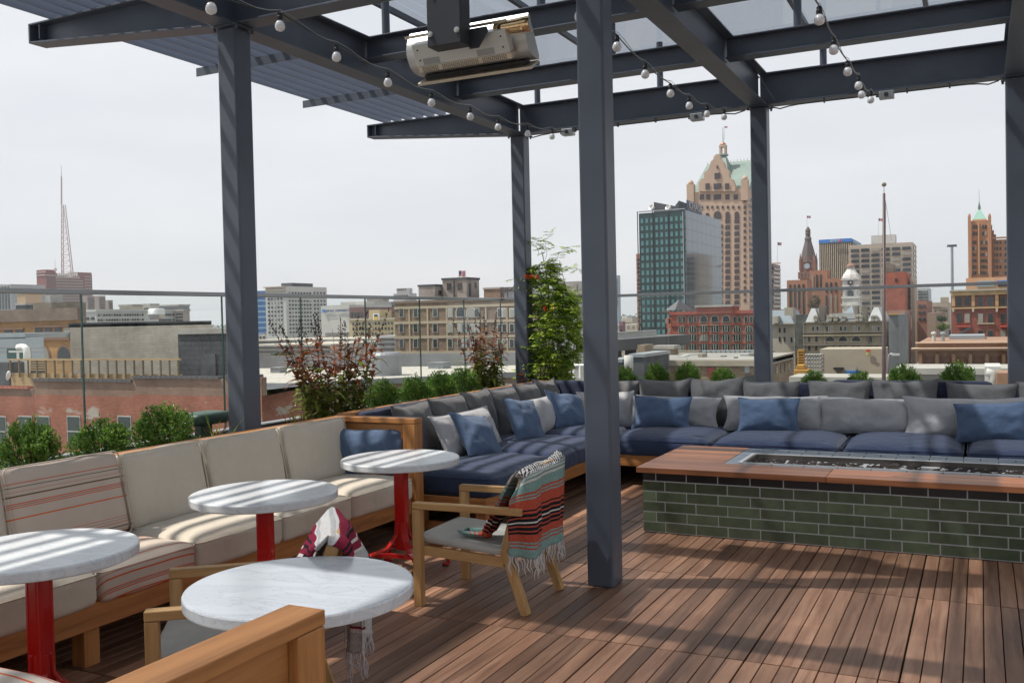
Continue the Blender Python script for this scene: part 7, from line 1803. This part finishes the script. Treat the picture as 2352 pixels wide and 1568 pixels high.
band(b, 'S', 2199, 2230, 748, 750.5, mat('fire_escape_red', (.45, .07, .05), .6), 'balcony', 1.2); band(b, 'S', 2297, 2330, 748, 750.5, bpy.data.materials['fire_escape_red'], 'balcony', 1.2)
p0, p1 = onY(2202, 768, 116.5), onY(2230, 752, 116.5); MB().bar((p0.x, 116.5, p0.z), (p1.x, 116.5, p1.z), .7, .25).build('fire_stair', DG, b.t)
BCN = mat('brown_stone_frieze', (.27, .155, .10), .85, 0, .2, .8)
b = bld('brown_cornice_building', 'brown building with heavy projecting cornice and sunken panels at the lower right', 'building', 2108, 2440, None, 785, 72, BCN, depth=14)
band(b, 'S', 2103, 2440, 784, 787, mat('pale_flashing', (.55, .40, .30), .7), 'upper_coping', .4); band(b, 'S', 2096, 2440, 798, 803, BCN, 'cornice', 1.0); band(b, 'S', 2095, 2440, 797.2, 799, bpy.data.materials['pale_flashing'], 'cornice_flashing', 1.05)  # coping and flashing strips paler than the brown stone
for k in range(9): band(b, 'S', 2111 + k*38, 2119 + k*38, 812, 838, BCN, 'bracket', .45); band(b, 'S', 2124 + k*38, 2145 + k*38, 819, 835, mat('sunken_panel', (.19, .10, .07), .85) if k == 0 else bpy.data.materials['sunken_panel'], 'panel', .06)
MB().box(*(lambda a_, c_: (a_.x, c_.x, 70.8, 86, b.z1 - 5.6, c_.z))(onY(2103, 842, 72), onY(2440, 838, 72))).build('lower_ledge', mat('ledge_grey', (.33, .32, .30), .8), b.t)
for px_, lb in ((2145, 'left of two white roof cowls on the brown cornice building'), (2166, 'right of two grey roof cowls on the brown cornice building')):
    v = thing('roof_cowl', lb, 'roof vent', tuple(onY(px_, 783, 76)), 'roof cowls'); p = onY(px_, 784, 76); k_ = abs(onY(px_+1, 784, 76).x - p.x); MB().lathe([(4.2*k_, 0), (4.2*k_, 18*k_), (7*k_, 19*k_), (6*k_, 23*k_), (.5*k_, 25*k_)], (p.x, 76, p.z), 14).build('cowl', OFFW if px_ == 2145 else SIL, v)
roofbox('roof_box', 'long grey metal box on the roof of the brown cornice building', 'roof structure', 2180, 2262, None, 770, 80, SIL, 785, depth=5)
b = bld('lower_right_roofs', 'row of low grey roofs with a pale gutter at the lower right', 'building', 2060, 2440, None, 853, 52, mat('grey_low_roof', (.20, .19, .18), .9, 0, .3, .6), depth=4, cope=CONC, ch=.3)
roofbox('roof_unit', 'pale grey louvred roof unit with a curved hood at the lower right', 'air handler', 2262, 2299, None, 842, 46, OFFW, 870, depth=3); v = thing('roof_hood', 'white curved vent hood beside the brown box at the lower right', 'roof vent', tuple(onY(2279, 872, 44)))
p = onY(2282, 868, 44); MB().tube([Vector((p.x, 44, p.z - .6)), Vector((p.x, 44, p.z)), Vector((p.x - .08, 44, p.z + .2)), Vector((p.x - .28, 44, p.z + .25))], .17, 12).build('hood', OFFW, v, smooth=True)
roofbox('roof_crate', 'brown brick box on the roof at the lower right corner', 'roof structure', 2290, 2400, None, 857, 42, BCN, 880, depth=2)
# blank tan wall, hoist, scaffolding, awnings
BT = mat('blank_tan_render', (.36, .32, .25), .85, 0, .05, .3)
b = bld('blank_tan_building', 'large blank tan rendered wall with a small red oval sign', 'building', 1883, 2028, None, 801, 135, BT, depth=8)
p0, p1 = onY(1989, 803, 134.8), onY(2000, 815, 134.8); MB().box(p0.x, p1.x, 134.7, 134.8, p1.z, p0.z).build('sign_board', mat('sign_pale_yellow', (.50, .48, .22), .6), b.t); cc = onY(1994.5, 805.5, 134.6); o = MB().lathe([(.36, 0), (.36, .05)], (0,0,0), 20).build('red_oval', mat('oval_red', (.50, .05, .03), .5), b.t, world=False); o.rotation_euler = (R(90), 0, 0); o.scale = (.9, .5, 1); o.location = Vector((cc.x, 134.6, cc.z)) - ORG[b.t.name]
band(b, 'S', 1917, 1938, 843, 848, BLACK, 'awning', 1.2); band(b, 'S', 1922, 1934, 848, 862, WG, 'doorway', .1); band(b, 'S', 1943, 1977, 851, 857, BML, 'blue_shopfront', .3)
hs = thing('hoist_tower', 'ochre-yellow construction hoist mast by the netted building', 'hoist', tuple(onY(1840, 872, 128))); m = MB(); OCH = mat('machine_yellow', (.42, .22, .04), .6)
for x_ in (1834, 1846): m.cyl(onY(x_, 858, 128), onY(x_, 804, 128), .12, n=4)
for k in range(9): m.bar(onY(1834, 806 + k*6, 128), onY(1846, 806 + k*6, 128), .3, .5); 
m.build('mast', OCH, hs); p = onY(1843, 860, 127); MB().box(p.x - .9, p.x + .9, 126, 128.5, p.z - .9, p.z + .7).prism([(p.x - .7, p.z + .7), (p.x + .5, p.z + .7), (p.x + .3, p.z + 1.3), (p.x - .6, p.z + 1.3)], 'y', 126.2, 128.2).build('cab', OCH, hs, bevel=.1)
sc = thing('scaffolding', 'silver tube scaffolding with plank decks left of the blank tan wall', 'scaffolding', tuple(onY(1868, 870, 130))); m = MB(); pk = MB()
for i in range(7):
    for dy in (0, 2): a_ = onY(1848 + i*6.5, 866, 130); c_ = onY(1848 + i*6.5, 812, 130); m.cyl(a_ + Vector((0, dy, 0)), c_ + Vector((0, dy, 0)), .05, n=4)
for k in range(6):
    a_, c_ = onY(1847, 816 + k*9, 130), onY(1888, 816 + k*9, 130); pk.box(a_.x, c_.x, 130, 132, a_.z, a_.z + .12)
    for i in range(6): m.cyl(onY(1848 + i*6.5, 816 + k*9, 130), onY(1854.5 + i*6.5, 812 + k*9, 130), .04, n=4)
m.build('tubes', SIL, sc); pk.build('planks', CRP, sc)
pv = MB(); a_, c_ = onZ(1800, 869, -9.6), onZ(2330, 863, -9.6)
lot = bld('low_white_roofs', 'band of low flat white roofs just above the sofa back, right of the middle rear column', 'building', 1812, 2200, None, 868, 70, mat('white_membrane_roof', (.33, .32, .29), .85, 0, .1, .4), depth=4)
# near flagpole
fp = thing('flagpole', 'tall dark bare flagpole with ball finial rising in front of the right skyline', 'flagpole', (-3.44, 40, ZG0)); m = MB()
a_, c_, e_ = onY(2030, 1000, 40), onY(2030.5, 444, 40), onY(2030.5, 424, 40)
MB().tube([Vector((a_.x, 40, ZG0)), a_, c_], [.11, .085, .05], 10).build('pole', mat('dark_pole_paint', (.06, .035, .035), .5), fp, smooth=True); MB().cyl(c_, e_, .02, .012, 6).build('tip', RAILM, fp)
MB().lathe([(.01, -.09), (.07, -.06), (.095, 0), (.07, .06), (.01, .09)], tuple(e_), 14).build('finial', TAND, fp, smooth=True)
MB().tube([c_ + Vector((.05, 0, -.3)), onY(2040, 500, 40), onY(2048, 552, 40)], .008, 4).tube([c_ + Vector((.06, 0, -.3)), onY(2034, 560, 40), onY(2033, 700, 40), onY(2035, 850, 40)], .008, 4).build('halyard', RAILM, fp)
lp = thing('light_mast', 'tall stadium-style light mast with a cluster of lamps against the sky', 'light mast', tuple(onY(2187, 662, 150))); a_, c_ = onY(2187, 700, 150), onY(2186.5, 566, 150)
MB().cyl((a_.x, 150, ZG0), c_, .32, .18, 8).build('pole', SIL, lp); k_ = abs(onY(2188, 566, 150).x - onY(2187, 566, 150).x); MB().box(c_.x - 11*k_, c_.x + 11*k_, 149.8, 150.2, c_.z, c_.z + .25).build('crossbar', DG, lp)
for dx in (-10, -5, 5, 10): MB().lathe([(.9*k_, .9*k_), (2.2*k_, -.9*k_), (1.8*k_, -1.2*k_)], (c_.x + dx*k_, 150, c_.z), 10).build('lamp', DG, lp)
# street lamp
sl = thing('street_lamp', 'small curved-arm street lamp at the end of the blank tan wall', 'street lamp', tuple(onY(2041, 860, 120))); MB().tube([onY(2041, 868, 120), onY(2041, 822, 120), onY(2043, 814, 120), onY(2048, 812, 120), onY(2055, 813, 120)], .12, 6).build('arm', SIL, sl, smooth=True); p = onY(2058, 813.5, 120); MB().box(p.x - .5, p.x + .4, 119.8, 120.2, p.z - .15, p.z + .1).build('lamp_head', OFFW, sl)
# cars in the distant street / lot
CARC = [(.5,.5,.5), (.05,.06,.08), (.3,.03,.03), (.04,.10,.25), (.35,.36,.37), (.6,.6,.58)]
def car(label, x, y, z, rz, c):
    t = thing('parked_car', label, 'car', (x, y, z), 'cars parked in the city below')
    m_ = bpy.data.materials.get('carpaint_%d' % CARC.index(c)) or mat('carpaint_%d' % CARC.index(c), c, .25, .2, 0, coat=.6)
    MB().prism([(-2.2, .35), (2.2, .35), (2.25, .75), (1.6, .88), (.9, 1.4), (-1.2, 1.42), (-1.9, .95), (-2.25, .85)], 'y', -.85, .85).build('body', m_, t, world=False, bevel=.08)
    MB().prism([(1.45, .9), (.86, 1.33), (-1.1, 1.35), (-1.65, .95)], 'y', -.87, .87).build('windows', WG, t, world=False)
    for sx in (-1.35, 1.35):
        for sy in (-.88, .88): MB().cyl((sx, sy - .08, .33), (sx, sy + .08, .33), .33, n=12).build('wheel', BLACK, t, world=False)
    t.rotation_euler = (0, 0, rz)
for i, (px_, py_, c) in enumerate(((2066, 842, 3), (2076, 848, 1), (2084, 838, 0), (2190, 783, 5), (2090, 826, 2))):
    p = onZ(px_, py_, ZG0 + .05)
    car(['dark blue car on the street right of the flagpole', 'black car nearest in the street right of the flagpole', 'silver car farther up the street right of the flagpole', 'white car glimpsed between roofs near the red corner building', 'red car at the far end of the street gap'][i], p.x, p.y, p.z, R(75), CARC[c])
p0 = onZ(2075, 870, ZG0); st_ = MB().box(p0.x - 14, p0.x + 2, 150, 900, ZG0 + .004, ZG0 + .012).build('street', mat('asphalt', (.06, .06, .062), .9, 0, .2, .3)); props(st_, kind='structure')

# ---------------------------------------------------------------- distant infill: low blocks and tree belt to the horizon
rr = random.Random(77); cols = [(.42,.38,.32), (.30,.26,.23), (.24,.12,.09), (.46,.45,.42), (.35,.33,.31), (.20,.19,.19), (.38,.28,.20)]
IM = [mat('far_block_%d' % i, c, .85, 0, .1, .05) for i, c in enumerate(cols)]
gname = ['low pale far-off building among the roofs near the horizon', 'low brown far-off building among the roofs near the horizon']
for i in range(250):
    px_ = rr.uniform(-60, 2420); Yc = 350 * math.exp(rr.random() * 2.1)
    d = ray(px_, 715); x_ = d.x/d.y*Yc; w_ = rr.uniform(14, 50) * (1 + Yc/1500); dd = rr.uniform(12, 40)
    top = min(ZG0 + rr.uniform(7, 20) + (rr.random() ** 4) * 12, -3.5 if Yc < 900 else 2)
    ci = rr.randrange(len(cols)); mt_ = IM[ci]; pale = ci in (0, 3, 4)
    t = thing('far_building', gname[0 if pale else 1], 'building', (x_, Yc, ZG0), 'pale far-off buildings' if pale else 'brown far-off buildings')
    MB().box(x_ - w_/2, x_ + w_/2, Yc, Yc + dd, ZG0, top).build('walls', mt_, t)
    m = MB(); n_ = int(w_/3.2)
    for r_ in range(max(1, int((top - ZG0)/3.6))):
        z_ = top - 1.8 - r_*3.6
        if z_ < ZG0 + 2: break
        for k in range(n_): xx = x_ - w_/2 + (k + .5)*w_/n_; m.box(xx - .75, xx + .75, Yc - .25, Yc + .1, z_ - .8, z_ + .8)
    if m.v: q_ = m.build('windows', WG, t); q_['kind'] = 'stuff'
    if rr.random() < .5: MB().box(x_ - w_*.2, x_ + w_*.1, Yc + 3, Yc + 8, top, top + rr.uniform(1.5, 4)).build('roof_plant', IM[5], t)
vs, fs = [], []
for i in range(26000):
    px_ = rr.uniform(-150, 2500); Yc = 800 * math.exp(rr.random() * 1.7); d = ray(px_, 715)
    dens = mnoise.noise(Vector((d.x/d.y*6, Yc*.002, 0)))
    if dens < -.1: continue
    s_ = rr.uniform(4, 8) * (1 + Yc/3000)
    leaf_at(vs, fs, Vector((d.x/d.y*Yc, Yc, ZG0 + rr.uniform(1, 15 + 14*(Yc > 2200)))), rdir(rr), rdir(rr), s_, s_*.8)
m = MB(); m.add(vs, fs); wdl = m.build('distant_trees', leafmat('far_foliage', (.05, .085, .04), (.10, .15, .07), .2, .8, .02)); props(wdl, 'belt of hazy green trees along the horizon behind the city', 'trees', None, 'stuff')

# ---------------------------------------------------------------- thin summer haze over the city
hm = bpy.data.materials.new('haze_air'); hm.use_nodes = True; hn = hm.node_tree; hn.nodes.clear()
hv = hn.nodes.new('ShaderNodeVolumePrincipled'); ho = hn.nodes.new('ShaderNodeOutputMaterial')
hv.inputs['Color'].default_value = (.86, .90, .95, 1); hv.inputs['Density'].default_value = .00011; hv.inputs['Anisotropy'].default_value = .2
hn.links.new(hv.outputs[0], ho.inputs['Volume'])
hz = MB().box(-9100, 9100, -3100, 9100, ZG0 - 1.2, 190).build('haze', hm); props(hz, kind='stuff')
S.cycles.volume_bounces = 0
